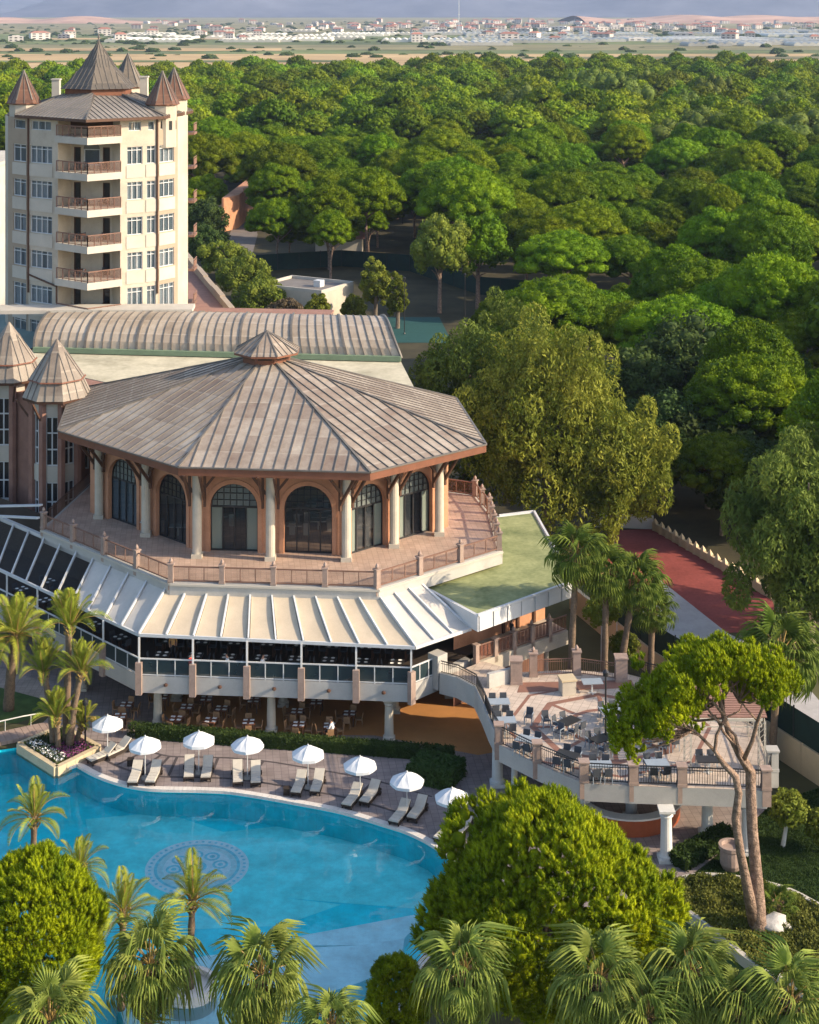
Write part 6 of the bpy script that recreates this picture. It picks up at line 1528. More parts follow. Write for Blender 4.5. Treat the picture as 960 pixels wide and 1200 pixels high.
# ------------------------------------------------------------------ palms
def frond_date(L=2.6, n=34, droop=.55):
    """feather frond along +X, rising then drooping"""
    mb = MB(); rb = MB(); pth = []
    for k in range(n + 1):
        t = k / n; pth.append(Vector((L * t * (1 - .12 * t * t), 0, L * (.28 * t - droop * t ** 2.3))))
    mb.cur = 1; mb.tube(pth[::3], [.035 * (1 - .8 * k / len(pth[::3])) for k in range(len(pth[::3]))], 4, cap=False); mb.cur = 0
    for k in range(3, n + 1):
        t = k / n; ll = L * .24 * math.sin(math.pi * min(1, .12 + t * .86)) ** .7 + .05; d = (pth[k] - pth[k - 1]).normalized()
        for s_ in (-1, 1):
            out = Vector((.62, s_ * .75, .28 + .15 * random.random())).normalized(); e = pth[k] + out * ll + Vector((0, 0, -.14 * ll)); w_ = d * .034
            m_ = pth[k] + out * ll * .5 + Vector((0, 0, .02)); mb.quad(pth[k] - w_ * .6, m_ - w_, e, m_ + w_)
    o = mb.build('f', [MT['palm'], MT['petiole']]); me = o.data; bpy.data.objects.remove(o); return me
def frond_fan(L=1.25, Rf=1.05, n=22, mat='fan', droop=.5):
    """fan frond: stalk along +X, pleated blades with hanging tips"""
    mb = MB(); mb.cur = 1; st_ = [Vector((L * t, 0, .22 * L * t - .18 * L * t * t)) for t in (0, .35, .7, 1)]; mb.tube(st_, [.04, .03, .025, .02], 4, cap=False); mb.cur = 0; h = st_[-1]
    for k in range(n):
        a = -2.35 + 4.7 * (k + .5) / n; da = 4.7 / n * .5; rl = Rf * (1 - .18 * abs(a) / 2.35) * random.uniform(.78, 1.08); droop_ = droop * random.uniform(.6, 1.4)
        dv = lambda an, r, z: h + Vector((math.cos(an) * r, math.sin(an) * r, z))
        fold = .05
        zs = lambda r: -.10 * r - droop_ * max(0, r - .42) ** 1.5 - .12 * abs(a) * r
        p0 = h; m1, m2, mc_ = dv(a - da, rl * .58, zs(rl * .58) - fold), dv(a + da, rl * .58, zs(rl * .58) - fold), dv(a, rl * .58, zs(rl * .58) + fold)
        mb.add([p0, m1, mc_, m2], [(0, 1, 2), (0, 2, 3)])
        tip = dv(a, rl * .92, zs(rl) - .10); tip2 = dv(a + .06 * random.uniform(-1, 1), rl * .94, zs(rl) - .16 - droop * random.uniform(.5, 1.1))
        q1, q2 = dv(a - da * .35, rl * .8, zs(rl * .8)), dv(a + da * .35, rl * .8, zs(rl * .8))
        mb.add([m1, mc_, q1], [(0, 1, 2)]); mb.add([mc_, m2, q2], [(0, 1, 2)]); mb.add([q1, mc_, q2, tip], [(0, 1, 2, 3)]); mb.add([q1, tip, tip2], [(0, 1, 2)]); mb.add([tip, q2, tip2], [(0, 1, 2)])
    o = mb.build('f', [MT[mat], MT['petiole']]); me = o.data; bpy.data.objects.remove(o); return me
DATE = [frond_date(2.6, 34, d) for d in (.28, .45, .65)]; DATES = [frond_date(2.6, 34, d) for d in (.1, .2)]
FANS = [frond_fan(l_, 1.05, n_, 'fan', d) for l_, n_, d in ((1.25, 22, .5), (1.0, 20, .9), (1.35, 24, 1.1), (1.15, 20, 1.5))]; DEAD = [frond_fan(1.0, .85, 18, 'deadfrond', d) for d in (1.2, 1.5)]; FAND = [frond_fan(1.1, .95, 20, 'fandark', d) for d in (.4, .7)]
def palm(name, loc, hgt, label, kind='date', nf=30, size=1.0, lean=(0, 0), r0=.2, group=None, seed=0, elev=(-25, 80), cat='palm', skirt=False):
    rg = random.Random(seed + 17); root = thing(name, loc, label, cat, group); o3 = Vector(loc); top = Vector((lean[0], lean[1], hgt))
    mb = MB(); n = 10; path = []; rad = []
    for k in range(n + 1):
        t = k / n; path.append(o3 + Vector((lean[0] * t ** 1.5, lean[1] * t ** 1.5, hgt * t - .05))); rad.append(r0 * (1.25 - .4 * t) + (.03 if k % 2 else 0))
    mb.tube(path, rad, 9); tm_ = mb.build('trunk', MT['palmbark'], root, smooth=True)
    # boot of cut stalks under the crown
    bt = MB()
    for k in range(18):
        a = k * 2.4; z = -.15 - .035 * k; d = Vector((math.cos(a), math.sin(a), 0)); p = path[-1] + Vector((0, 0, z)) + d * r0 * .8; bt.beam(p, p + d * .22 + Vector((0, 0, .28)), .09, .05)
    bt.build('stalk_boot', MT['petiole'] if kind == 'date' else MT['palmbark'], tm_)
    for k in range(nf):
        t = k / nf; el = R(elev[1] + (elev[0] - elev[1]) * (t ** .8) + rg.uniform(-7, 7)); az = k * 2.39996 + rg.uniform(-.2, .2)
        ms = (DATES if t < (.72 if elev[0] > 10 else .3) else DATE) if kind == 'date' else (FANS if kind == 'fan' else FAND)
        f = bpy.data.objects.new('frond', ms[min(len(ms) - 1, int(rg.random() * len(ms)))] if t < .75 else ms[-1]); COL.objects.link(f); f.parent = root; f.location = top + Vector((math.cos(az) * r0 * .5, math.sin(az) * r0 * .5, -.25 * t))
        f.rotation_euler = (rg.uniform(-.3, .3), -el, az); s = size * (.74 if kind == 'fan' else 1.0) * rg.uniform(.85, 1.12); f.scale = (s, s, s)
    if kind != 'date' and hgt > 2:
        for k in range(7):
            az = k * 2.4 + rg.uniform(-.5, .5); f = bpy.data.objects.new('dead_frond', DEAD[k % 2]); COL.objects.link(f); f.parent = root; f.location = top + Vector((math.cos(az) * r0, math.sin(az) * r0, -.45 - .08 * k)); f.rotation_euler = (rg.uniform(-.4, .4), R(rg.uniform(62, 84)), az); s = size * .62 * rg.uniform(.8, 1.1); f.scale = (s, s, s)
    return root
# palm clump in the pool planter
pb = P(72, 880)
cl = [((-.55, .3), 4.6, (-.7, .2), 'darker palm of the planter clump, leaning towards the neighbouring palm', .95), ((.2, .5), 7.4, (.15, .3), 'tallest palm of the clump in the pool planter', 1.05), ((.55, -.1), 4.9, (.75, 0), 'bright palm of the planter clump with curved ringed trunk', .95), ((-.1, -.4), 2.2, (-.1, -.2), 'short palm low in front of the planter clump', .8), ((.9, .45), 1.3, (.35, 0), 'lowest palm shoot at the base of the planter clump', .65)]
for i, ((dx, dy), h, ln, lb, s) in enumerate(cl): palm('date_palm', (pb.x + dx, pb.y + dy, .35), h, lb, 'date', 24, s * .92, ln, .2 if h > 4 else .14, seed=i, elev=(22, 88))
palm('date_palm', tuple(P(10, 832)), 5.2, 'broad palm on the lawn left of the planter clump', 'date', 34, 1.1, (.5, 0), .3, seed=9, elev=(-25, 84))
palm('date_palm', tuple(P(-25, 850)), 5.0, 'palm with fronds reaching in over the lawn', 'date', 26, 1.0, (0, 0), .25, seed=10)
# date palms standing at the near side of the pool
for i, (px, zc, d, h, s, lb) in enumerate(((38, 955, 82, 5.9, .72, 'small date palm in front of the pool near the egg shaped pine top'), (92, 1014, 79, 5.3, .62, 'small date palm peeking out beside the egg shaped pine'), (142, 1066, 75, 5.4, .72, 'date palm with yellowing fronds between round pine and fan palm'), (223, 1052, 76.5, 5.2, .85, 'date palm with dark trunk rising from a planter in the pool'))):
    q = Q(px, zc, d); palm('date_palm', (q.x, q.y, 0), q.z, lb, 'date', 22, s, (.1, 0), .16, seed=20 + i, elev=(-15, 82))
# near fan palms
for i, (px, py, d, s, lb) in enumerate(((172, 1128, 66, 1.22, 'bushy fan palm with drooping leaves in front of the egg shaped pine'), (303, 1140, 65.5, 1.25, 'fan palm standing alone before the pale pool bench'), (541, 1135, 66, 1.2, 'fan palm in front of the large round pine'), (700, 1146, 65, 1.3, 'fan palm between the large round pine and the garden mound'),
        (805, 1140, 65.5, 1.3, 'fan palm below the planted mound wall'), (925, 1172, 64, 1.15, 'low fan palm beyond the curved garden wall'), (55, 1195, 62, 1.15, 'shaded fan palm below the egg shaped pine'), (385, 1200, 62, .9, 'small fan palm top at the edge of the pool'), (755, 1190, 64, 1.05, 'low fan palm squeezed between two taller ones'), (865, 1185, 64, 1.05, 'low fan palm at the garden wall end'))):
    q = Q(px, py, d); palm('fan_palm', (q.x, q.y, 0), q.z, lb, 'fan', 34, s, (.1, .1), .17, seed=40 + i, elev=(-66, 84))
# trio of tall fan palms behind the terrace and one by the fence
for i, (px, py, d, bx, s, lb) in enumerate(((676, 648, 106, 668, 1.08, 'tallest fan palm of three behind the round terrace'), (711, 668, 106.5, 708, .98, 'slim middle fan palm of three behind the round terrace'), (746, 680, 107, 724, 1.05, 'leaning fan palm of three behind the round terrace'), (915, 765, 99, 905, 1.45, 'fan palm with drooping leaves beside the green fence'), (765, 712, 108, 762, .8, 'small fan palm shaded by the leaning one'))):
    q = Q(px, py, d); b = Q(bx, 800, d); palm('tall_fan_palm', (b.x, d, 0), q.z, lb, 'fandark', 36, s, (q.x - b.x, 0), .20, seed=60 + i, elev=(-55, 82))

# ------------------------------------------------------------------ hedges, shrubs, ground cover
def leafbox(name, c, d, rz, mat, label, cat, n, leaf=.14, kind=None, zb=0):
    """clipped hedge: leaf faces over a box"""
    pos = []; nr = []
    for _ in range(n):
        f = random.random(); a, b = random.uniform(-.5, .5), random.uniform(-.5, .5); ax_, ay, az = d[0] * d[2], d[1] * d[2], d[0] * d[1]; tot = 2 * ax_ + 2 * ay + az; f *= tot
        if f < az: p, q = (a * d[0], b * d[1], d[2]), (0, 0, 1)
        elif f < az + 2 * ax_: s_ = random.choice((-1, 1)); p, q = (a * d[0], s_ * d[1] / 2, (b + .5) * d[2]), (0, s_, 0)
        else: s_ = random.choice((-1, 1)); p, q = (s_ * d[0] / 2, a * d[1], (b + .5) * d[2]), (s_, 0, 0)
        pos.append(p); nr.append(q)
    pos, nr = np.array(pos), np.array(nr, float); pos = pos + rng.normal(size=pos.shape) * .04
    V = leaves(pos, nr, leaf, leaf * .6, .6, .2); me = fast_mesh(name, V, np.arange(len(V)).reshape(-1, 4), [MT[mat]])
    root = thing(name, c, label, cat); root.rotation_euler = (0, 0, rz)
    o = bpy.data.objects.new('leaves', me); COL.objects.link(o); o.parent = root
    mb = MB(); mb.box((0, 0, d[2] * .48), (d[0] * .95, d[1] * .9, d[2] * .94)); o = mb.build('inner_mass', MT['hedge'], root, local=True)
    return root
a, b = P(152, 862), P(500, 888); m_ = a.lerp(b, .5); d = b - a
leafbox('clipped_hedge', (m_.x, m_.y, 0), (d.length, .8, .75), math.atan2(d.y, d.x), 'hedge', 'long low clipped hedge in front of the ground floor restaurant', 'hedge', 9000)
a, b = P(485, 905), P(538, 925); m_ = a.lerp(b, .5); leafbox('shrub_bed', (m_.x, m_.y + .3, 0), (2.9, 2.4, 1.0), R(-25), 'darktree', 'dark leafy shrub block at the end of the sun lounger row', 'shrub', 5000, .2)
a, b = P(500, 884), P(530, 893); m_ = a.lerp(b, .5); leafbox('planter_hedge', (m_.x, m_.y, 0), (1.8, .7, .7), R(-12), 'hedge', 'short dark hedge piece beside the orange floor entrance', 'hedge', 1400)
a, b = P(800, 1012), P(850, 985); m_ = a.lerp(b, .5); d = b - a
leafbox('border_hedge', (m_.x, m_.y, 0), (d.length + 1, 1.3, .6), math.atan2(d.y, d.x), 'hedge', 'loose dark green border hedge beside the terrace bar', 'hedge', 5000, .2)
# planted mound with curved wall at lower right
wl = catmull([P(x, y) for x, y in ((1010, 1100), (960, 1072), (920, 1052), (870, 1040), (825, 1036), (795, 1042), (786, 1056), (800, 1075), (830, 1095), (870, 1130), (900, 1150), (960, 1175))], 6)
cwl = thing('curved_garden_wall', wl[20], 'low pale curved wall round the planted mound', 'wall')
li, lo_ = offs(wl, -.14), offs(wl, .14)
for k in range(0, len(wl) - 2, 2):
    mb = MB(); q = [li[k].lerp(li[k + 2], .01), li[k + 1], li[k + 2].lerp(li[k], .01), lo_[k + 2].lerp(lo_[k], .01), lo_[k + 1], lo_[k].lerp(lo_[k + 2], .01)]
    mb.prism([(v.x, v.y) for v in q], 0, .55); mb.build('wall_stone', MT['cream_pale'], cwl)
sheet('flower_bed_soil', wl, MT['forest_floor'], .30)
minp, maxp = (min(p.x for p in wl), min(p.y for p in wl)), (max(p.x for p in wl), max(p.y for p in wl))
def inside(x, y, poly):
    c_ = False; j = len(poly) - 1
    for i in range(len(poly)):
        if (poly[i].y > y) != (poly[j].y > y) and x < (poly[j].x - poly[i].x) * (y - poly[i].y) / (poly[j].y - poly[i].y) + poly[i].x: c_ = not c_
        j = i
    return c_
pos = []
while len(pos) < 26000:
    x, y = random.uniform(minp[0], maxp[0]), random.uniform(minp[1], maxp[1])
    if inside(x, y, wl): pos.append((x, y, .36 + .22 * abs(math.sin(x * 2.1) * math.cos(y * 1.7)) + random.uniform(0, .14)))
pos = np.array(pos); V = leaves(pos, np.tile([0., 0., 1.], (len(pos), 1)), .2, .12, .6, .3, .2)
o = bpy.data.objects.new('ground_cover', fast_mesh('ground_cover', V, np.arange(len(V)).reshape(-1, 4), [MT['cover']])); COL.objects.link(o); tag(o, 'yellowish green ground cover plants filling the mound', 'ground cover', kind='stuff')
# lawn blades right and left
def grass(name, poly, n, label, leaf=.13):
    x0, x1, y0, y1 = min(p.x for p in poly), max(p.x for p in poly), min(p.y for p in poly), max(p.y for p in poly); ps = []
    while len(ps) < n:
        x, y = random.uniform(x0, x1), random.uniform(y0, y1)
        if inside(x, y, poly) and not inside(x, y, wl): ps.append((x, y, .04))
    ps = np.array(ps); V = leaves(ps, np.tile([0., 0., 1.], (len(ps), 1)), leaf, .05, .5, .6, .4)
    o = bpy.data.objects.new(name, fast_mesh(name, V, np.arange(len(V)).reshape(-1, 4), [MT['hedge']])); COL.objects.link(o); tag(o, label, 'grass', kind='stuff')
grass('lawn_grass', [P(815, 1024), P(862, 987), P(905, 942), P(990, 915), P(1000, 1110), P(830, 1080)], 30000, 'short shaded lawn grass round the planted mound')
# topiary ball trees
def topiary(p, h, r, label, lean=0.0):
    C, rr, s = ellipsoid_puffs(r, r, r * .85, h, 26, r * .36, .7, -.9, .05); cm = clump_tree(C - np.array([0, 0, 0]), rr, s, 90, .2, .12, MT['bush'], .6, .1)
    t = MB(); t.tube([(-lean, 0, 0), (-lean * .5, 0, h * .5), (0, 0, h)], [.14, .11, .08], 7); t.tube([(0, 0, h * .7), (.3, .1, h)], [.07, .05], 5); tm_o = t.build('t', MT['colwhite']); me = tm_o.data; bpy.data.objects.remove(tm_o)
    return tree('topiary_tree', p, cm, me, label)
topiary(P(925, 992), 2.1, .95, 'ball clipped small tree with pale leaning trunk on the shaded lawn', .35)
topiary(Q(706, 780, 110) - Vector((0, 0, Q(706, 780, 110).z)), 5.6, 1.05, 'round bright ball tree between the tall fan palms')
topiary(P(965, 1000), 1.4, .8, 'low clipped ball bush at the edge of the shaded lawn')
topiary(Q(705, 800, 109) * 1.0 - Vector((-1.6, 0, Q(705, 800, 109).z)), 3.6, .8, 'small ball bush beside the leaning fan palm trunk')
# ------------------------------------------------------------------ pool planter with flowers
pl = [P(22, 878), P(66, 906), P(116, 881), P(72, 857)]
plt_ = thing('pool_planter', P(70, 880), 'square stone planter with white and purple flowers jutting into the pool', 'planter')
for k in range(4):
    a, b = pl[k], pl[(k + 1) % 4]; mb = MB(); d = (b - a).normalized(); n_ = 5
    for j in range(n_):
        mb = MB(); mb.beam(a.lerp(b, j / n_) + Vector((0, 0, .05)) + d * .01, a.lerp(b, (j + 1) / n_) + Vector((0, 0, .05)) - d * .01, .34, .7); mb.build('kerb_stone', MT['beigewall'], plt_)
mb = MB(); mb.poly([Vector((p.x, p.y, .30)) for p in pl]); mb.build('soil', MT['forest_floor'], plt_)
def bloom(mat, x0, x1, y0, y1, n, name):
    ps = []
    while len(ps) < n:
        u, v = random.uniform(x0, x1), random.uniform(y0, y1); p = pl[0].lerp(pl[1], u).lerp(pl[3].lerp(pl[2], u), v); ps.append((p.x - ORG[plt_.name].x, p.y - ORG[plt_.name].y, .36 + random.uniform(0, .16)))
    ps = np.array(ps); V = leaves(ps, np.tile([0., 0., 1.], (len(ps), 1)), .13, .11, .7, .2); o = bpy.data.objects.new(name, fast_mesh(name, V, np.arange(len(V)).reshape(-1, 4), [mat])); COL.objects.link(o); o.parent = plt_; o['kind'] = 'stuff'
bloom(MT['flower_w'], .12, .92, .08, .34, 420, 'white_flowers'); bloom(MT['hedge'], .06, .94, .06, .94, 1800, 'green_leaves'); bloom(MT['flower_p'], .5, .94, .3, .92, 900, 'purple_flowers')
# round planter in the pool holding the date palm
rp_ = thing('round_planter', P(222, 1178), 'round stone planter standing in the near part of the pool', 'planter')
c = Q(223, 1052, 76.5); mb = MB(); mb.lathe((c.x, c.y, -1.55), [(1.3, 0), (1.3, 1.9), (1.05, 1.9), (1.05, 1.6), (.01, 1.6)], 20); mb.build('rim', MT['coping'], rp_); rp_.location = (c.x, c.y, -1.55)
for ch in rp_.children: ch.location = Vector((0, 0, 0)) - Vector((c.x, c.y, -1.55)) + ORG[rp_.name]

# ------------------------------------------------------------------ sun umbrellas and loungers
def umbrella(p, label):
    r = thing('sun_umbrella', p, label, 'umbrella', None); x, y, z = p
    mb = MB(); mb.tube([(x, y, 0.05), (x, y, 2.62)], .03, 8); mb.build('pole', MT['white'], r)
    mb = MB(); mb.lathe((x, y, 0), [(.01, .12), (.2, .12), (.28, .06), (.3, 0)], 12); mb.build('base', MT['concrete'], r)
    cn = part('canopy', r); n = 8; R0, zt, ze = 1.02, 2.58, 2.06; ph = random.uniform(0, .7)
    for k in range(n):
        a, b = ph + 2 * math.pi * k / n, ph + 2 * math.pi * (k + 1) / n; m_ = (a + b) / 2
        q = lambda an, rr, zz: (x + rr * math.cos(an), y + rr * math.sin(an), zz)
        mb = MB(); v = [q(m_, .02, zt), q(a, .5, zt - .21), q(m_, .48, zt - .25), q(b, .5, zt - .21), q(a, R0, ze), q(m_, R0 * .945, ze + .0), q(b, R0, ze), q(a, R0, ze - .16), q(m_, R0 * .945, ze - .17), q(b, R0, ze - .16)]
        mb.add(v, [(0, 1, 2), (0, 2, 3), (1, 4, 5, 2), (2, 5, 6, 3), (4, 7, 8, 5), (5, 8, 9, 6)]); mb.build('canopy_panel', MT['canvas'], cn)
    mb = MB()
    for k in range(n): a = ph + 2 * math.pi * k / n; mb.beam((x, y, zt - .05), (x + R0 * .98 * math.cos(a), y + R0 * .98 * math.sin(a), ze - .03), .02, .02)
    mb.build('ribs', MT['white'], r)
    mb = MB(); mb.lathe((x, y, zt - .02), [(.06, 0), (.05, .06), (.01, .12)], 8); mb.build('finial', MT['white'], r)
    return r
def lounger_mesh():
    r = thing('sun_lounger', (0, 0, 0), 'x', 'sun lounger', None)
    mb = MB(); mb.box((0, 0, .27), (.66, 1.98, .10)); mb.box((0, 0, .16), (.60, 1.6, .12)); mb.build('frame', MT['wicker'], r)
    for sx in (-.28, .28):
        for sy in (-.85, .8): mb = MB(); mb.box((sx, sy, .12), (.08, .08, .24)); mb.build('leg', MT['wicker'], r)
    mb = MB(); mb.box((0, -.32, .365), (.60, 1.30, .08)); 
    for k in range(4): mb.box((0, -.82 + k * .33, .41), (.56, .27, .03))
    mb.build('seat_cushion', MT['cushion'], r)
    mb = MB(); mb.beam((0, .31, .37), (0, .93, .80), .60, .08); mb.build('back_cushion', MT['cushion'], r)
    mb = MB(); mb.beam((0, .34, .31), (0, .95, .74), .64, .05); mb.beam((0, .86, .66), (0, .86, .2), .5, .04, up=Vector((0, 1, 0))); mb.build('backrest', MT['wicker'], r)
    for sx in (-.36, .36): mb = MB(); mb.tube([(sx - .03, .72, .13), (sx + .03, .72, .13)], .13, 10); mb.build('wheel', MT['wicker'], r)
    return r
LP = lounger_mesh(); first = True
umbs = [((126, 886), 0.72, 'sun umbrella next to the pool planter', 'by the pool planter'), ((170, 912), .03, 'second sun umbrella from the pool planter', 'under the second umbrella from the pool planter'), ((233, 906), -.06, 'third sun umbrella from the pool planter', 'under the third umbrella from the pool planter'), ((290, 912), -.08, 'fourth sun umbrella from the pool planter', 'under the fourth umbrella from the pool planter'),
        ((361, 923), .12, 'fourth sun umbrella from the dark shrub block', 'under the fourth umbrella from the dark shrub block'), ((422, 937), .34, 'third sun umbrella from the dark shrub block', 'under the third umbrella from the dark shrub block'), ((477, 956), .42, 'second sun umbrella from the dark shrub block', 'under the second umbrella from the dark shrub block'), ((530, 976), .5, 'sun umbrella nearest to the dark shrub block', 'under the umbrella nearest to the dark shrub block')]
for i, ((px, py), rz, lb, lb2) in enumerate(umbs):
    p = P(px, py); umbrella((p.x, p.y, 0), 'white ' + lb)
    for s_ in (-1, 1):
        co, si = math.cos(rz), math.sin(rz); off = Vector((s_ * .56 * co + .25 * si, s_ * .56 * si - .25 * co, 0)); q = p + off
        o = LP if first else copy_tree(LP); first = False
        o.location = (q.x, q.y, 0.01); o.rotation_euler = (0, 0, -rz + random.uniform(-.05, .05))
        tag(o, 'cream cushioned lounger ' + lb2, 'sun lounger', 'pairs of sun loungers by the pool')
for px, py, lb in ((336, 931, 'small dark wicker side table beside a sun lounger pair'), (153, 897, 'short white bin post beside the hedge start')):
    p = P(px, py); st_ = thing('side_table', p, lb, 'table'); mb = MB()
    mb.box((p.x, p.y, .2), (.36, .36, .38)); mb.build('body', MT['wicker'], st_); mb = MB(); mb.box((p.x, p.y, .41), (.42, .42, .04)); mb.build('top', MT['wicker'], st_)

# ------------------------------------------------------------------ tables and chairs
def chair_proto(name, mat, leg, arm=False):
    r = thing(name, (0, 0, 0), 'x', 'chair')
    mb = MB(); mb.box((0, 0, .45), (.46, .46, .05)); mb.build('seat', MT[mat], r)
    mb = MB(); mb.add([(-.22, .19, .47), (.22, .19, .47), (.22, .23, .47), (-.22, .23, .47), (-.21, .26, .90), (.21, .26, .90), (.21, .295, .90), (-.21, .295, .90)], [(3, 2, 1, 0), (4, 5, 6, 7), (0, 1, 5, 4), (1, 2, 6, 5), (2, 3, 7, 6), (3, 0, 4, 7)]); mb.build('backrest', MT[mat], r)
    for sx in (-.2, .2):
        for sy in (-.2, .2): mb = MB(); mb.beam((sx, sy, .44), (sx * 1.12, sy * 1.15, 0), .04, .04, up=Vector((0, 1, 0))); mb.build('leg', MT[leg], r)
    if arm:
        for sx in (-.25, .25): mb = MB(); mb.beam((sx, .2, .66), (sx, -.2, .66), .05, .03); mb.beam((sx, -.2, .66), (sx, -.22, .02), .035, .035, up=Vector((0, 1, 0))); mb.build('armrest', MT[leg], r)
    return r
def table_proto(name, w_, d_, top, leg, style='four', cloth=False):
    r = thing(name, (0, 0, 0), 'x', 'table')
    mb = MB(); mb.box((0, 0, .735), (w_, d_, .045)); mb.build('table_top', MT[top], r)
    if style == 'four':
        for sx in (-1, 1):
            for sy in (-1, 1): mb = MB(); mb.box((sx * (w_ / 2 - .08), sy * (d_ / 2 - .08), .355), (.06, .06, .71)); mb.build('leg', MT[leg], r)
    else:
        mb = MB(); mb.box((0, 0, .36), (.09, .09, .70)); mb.box((0, 0, .02), (.55, .08, .04)); mb.box((0, 0, .021), (.08, .55, .038)); mb.build('pedestal', MT[leg], r)
    return r
USED = set()
def put(proto, loc, rz, label, cat, group):
    o = proto if proto.name not in USED else copy_tree(proto); USED.add(proto.name)
    o.location = loc; o.rotation_euler = (0, 0, rz); tag(o, label, cat, group); return o
GC = chair_proto('terrace_chair', 'greyseat', 'tabletop', True); GT = table_proto('terrace_table', 1.3, .85, 'tabletop', 'white', 'ped'); DT = table_proto('dark_top_table', 1.3, .85, 'darktop', 'white', 'ped')
CC = chair_proto('cane_chair', 'cane', 'cane'); WT = table_proto('wooden_table', .85, .85, 'red_wood', 'brown_wood'); 
BC = chair_proto('dining_chair', 'greyseat', 'brown_wood'); BT = table_proto('dining_table', 1.0, .9, 'darktop', 'brown_wood')
zt = Z1 + .007
for i, (px, py, rz, dark, lb, sides) in enumerate(((585, 836, .06, 0, 'at the terrace pillar by the walkway', 2), (592, 858, .06, 0, 'second from the walkway pillar', 2), (618, 881, -.45, 0, 'against the railing near the walkway bend', 2), (667, 859, .75, 1, 'beside the inner paving ring', 2), (705, 880, .55, 1, 'at the foot of the terrace lamp post', 2), (716, 846, .15, 0, 'behind the terrace lamp post', 2),
        (665, 899, -.5, 1, 'along the bend of the terrace railing', 2), (704, 911, 0, 0, 'at the railing below the umbrella pine branch', 2), (694, 812, .1, 0, 'alone near the back pillars', 0), (770, 909, .1, 0, 'at the railing under the umbrella pine crown', 2), (778, 875, .4, 0, 'in the shade of the umbrella pine crown', 2), (830, 905, 0, 1, 'at the railing beside the pergola', 1))):
    p = P(px, py, zt); put(DT if dark else GT, p, rz, ('dark topped' if dark else 'pale grey') + ' terrace table ' + lb, 'table', 'tables on the round terrace')
    co, si = math.cos(rz), math.sin(rz)
    for s_ in ((-1, 1) if sides == 2 else ((1,) if sides else ())):
        for u in (-.34, .34):
            dx, dy = u, s_ * .62; q = p + Vector((dx * co - dy * si, dx * si + dy * co, 0)); put(GC, q, rz + (0 if s_ > 0 else math.pi) + random.uniform(-.2, .2), 'grey terrace chair pulled up to a table on the round terrace', 'chair', 'chairs on the round terrace')
for px, py in ((620, 848), (640, 852), (655, 866)): put(GC, P(px, py, zt), random.uniform(-1.5, 1.5), 'grey terrace chair standing apart from the tables', 'chair', 'loose chairs on the round terrace')
def settings(p, n, parent_label, zt_):
    pass
# ground floor restaurant
k = 0
for row, (y0, y1) in enumerate(((852, 866), (838, 850), (828, 838))):
    for px in (140, 206, 248, 292, 350, 386) if row == 0 else ((150, 215, 262, 345, 410) if row == 1 else (190, 240, 300, 370)):
        p = P(px + random.uniform(-4, 4), y0 + (y1 - y0) * (px - 140) / 300, .012); rz = random.uniform(-.2, .2) - .1
        t = put(WT, p, rz, 'wooden table with white place mats under the restaurant slab', 'table', 'tables of the ground floor restaurant')
        for dx in (-.22, .22):
            for dy in (-.24, .24): mb = MB(); mb.box((0, 0, 0), (.28, .2, .012)); ns = mb.build('place_mat', MT['napkin']); ns.location = (p.x + dx, p.y + dy, p.z + .766); ns.rotation_euler = (0, 0, rz); tag(ns, 'white place mat laid on a wooden ground floor table', 'place mat', 'place mats on the ground floor tables')
        for a in (0, math.pi / 2, math.pi, -math.pi / 2)[: 4 if row < 2 else 2]:
            q = p + Vector((-math.sin(a + rz) * .66, math.cos(a + rz) * .66, 0)); put(CC, q, a + rz + random.uniform(-.2, .2), 'cane chair at a wooden table on the ground floor', 'chair', 'chairs of the ground floor restaurant')
# first floor restaurant
for j in range(13):
    a = S[1].lerp(S[2], (j + .5) / 8) if j < 8 else S[0].lerp(S[1], .40 + .11 * (j - 8)); d_ = (S[2] - S[1]).normalized() if j < 8 else (S[1] - S[0]).normalized(); nn = Vector((-d_.y, d_.x, 0)); rz = math.atan2(d_.y, d_.x)
    for r_ in range(2):
        p = a + nn * (1.7 + 2.3 * r_) + Vector((0, 0, .008)); put(BT, p, rz, 'dark dining table laid with white plates behind the glass balustrade', 'table', 'tables of the first floor restaurant')
        for dx in (-.25, .25):
            for dy in (-.25, .25):
                c = p + d_ * dx + nn * dy; mb = MB(); mb.lathe((0, 0, 0), [(.001, .004), (.09, .004), (.14, .025)], 8); ns = mb.build('plate', MT['napkin']); ns.location = (c.x, c.y, c.z + .76); tag(ns, 'white plate on a dark dining table of the first floor', 'plate', 'plates of the first floor restaurant')
        for s_ in (-1, 1):
            q = p + d_ * .72 * s_; put(BC, q, rz - s_ * math.pi / 2, 'dark dining chair at a laid table on the first floor', 'chair', 'chairs of the first floor restaurant')
# chairs and tables on the tower balconies
for k in range(1, 6):
    zb = ZBAL[k] + .01; cc = Vector(((rec[0].x + rec[1].x) / 2, (rec[0].y + rec[1].y) / 2 - 1.3, zb))
    for dx, rz in ((-1.3, -1.2), (-.2, 1.4), (1.1, -1.0)): put(BC, cc + Vector((dx, random.uniform(-.3, .3), 0)), rz, 'dark chair on a balcony of the hotel tower', 'chair', 'chairs on the tower balconies')
    put(WT, cc + Vector((-.8, .1, 0)), .3, 'small wooden table on a balcony of the hotel tower', 'table', 'tables on the tower balconies')
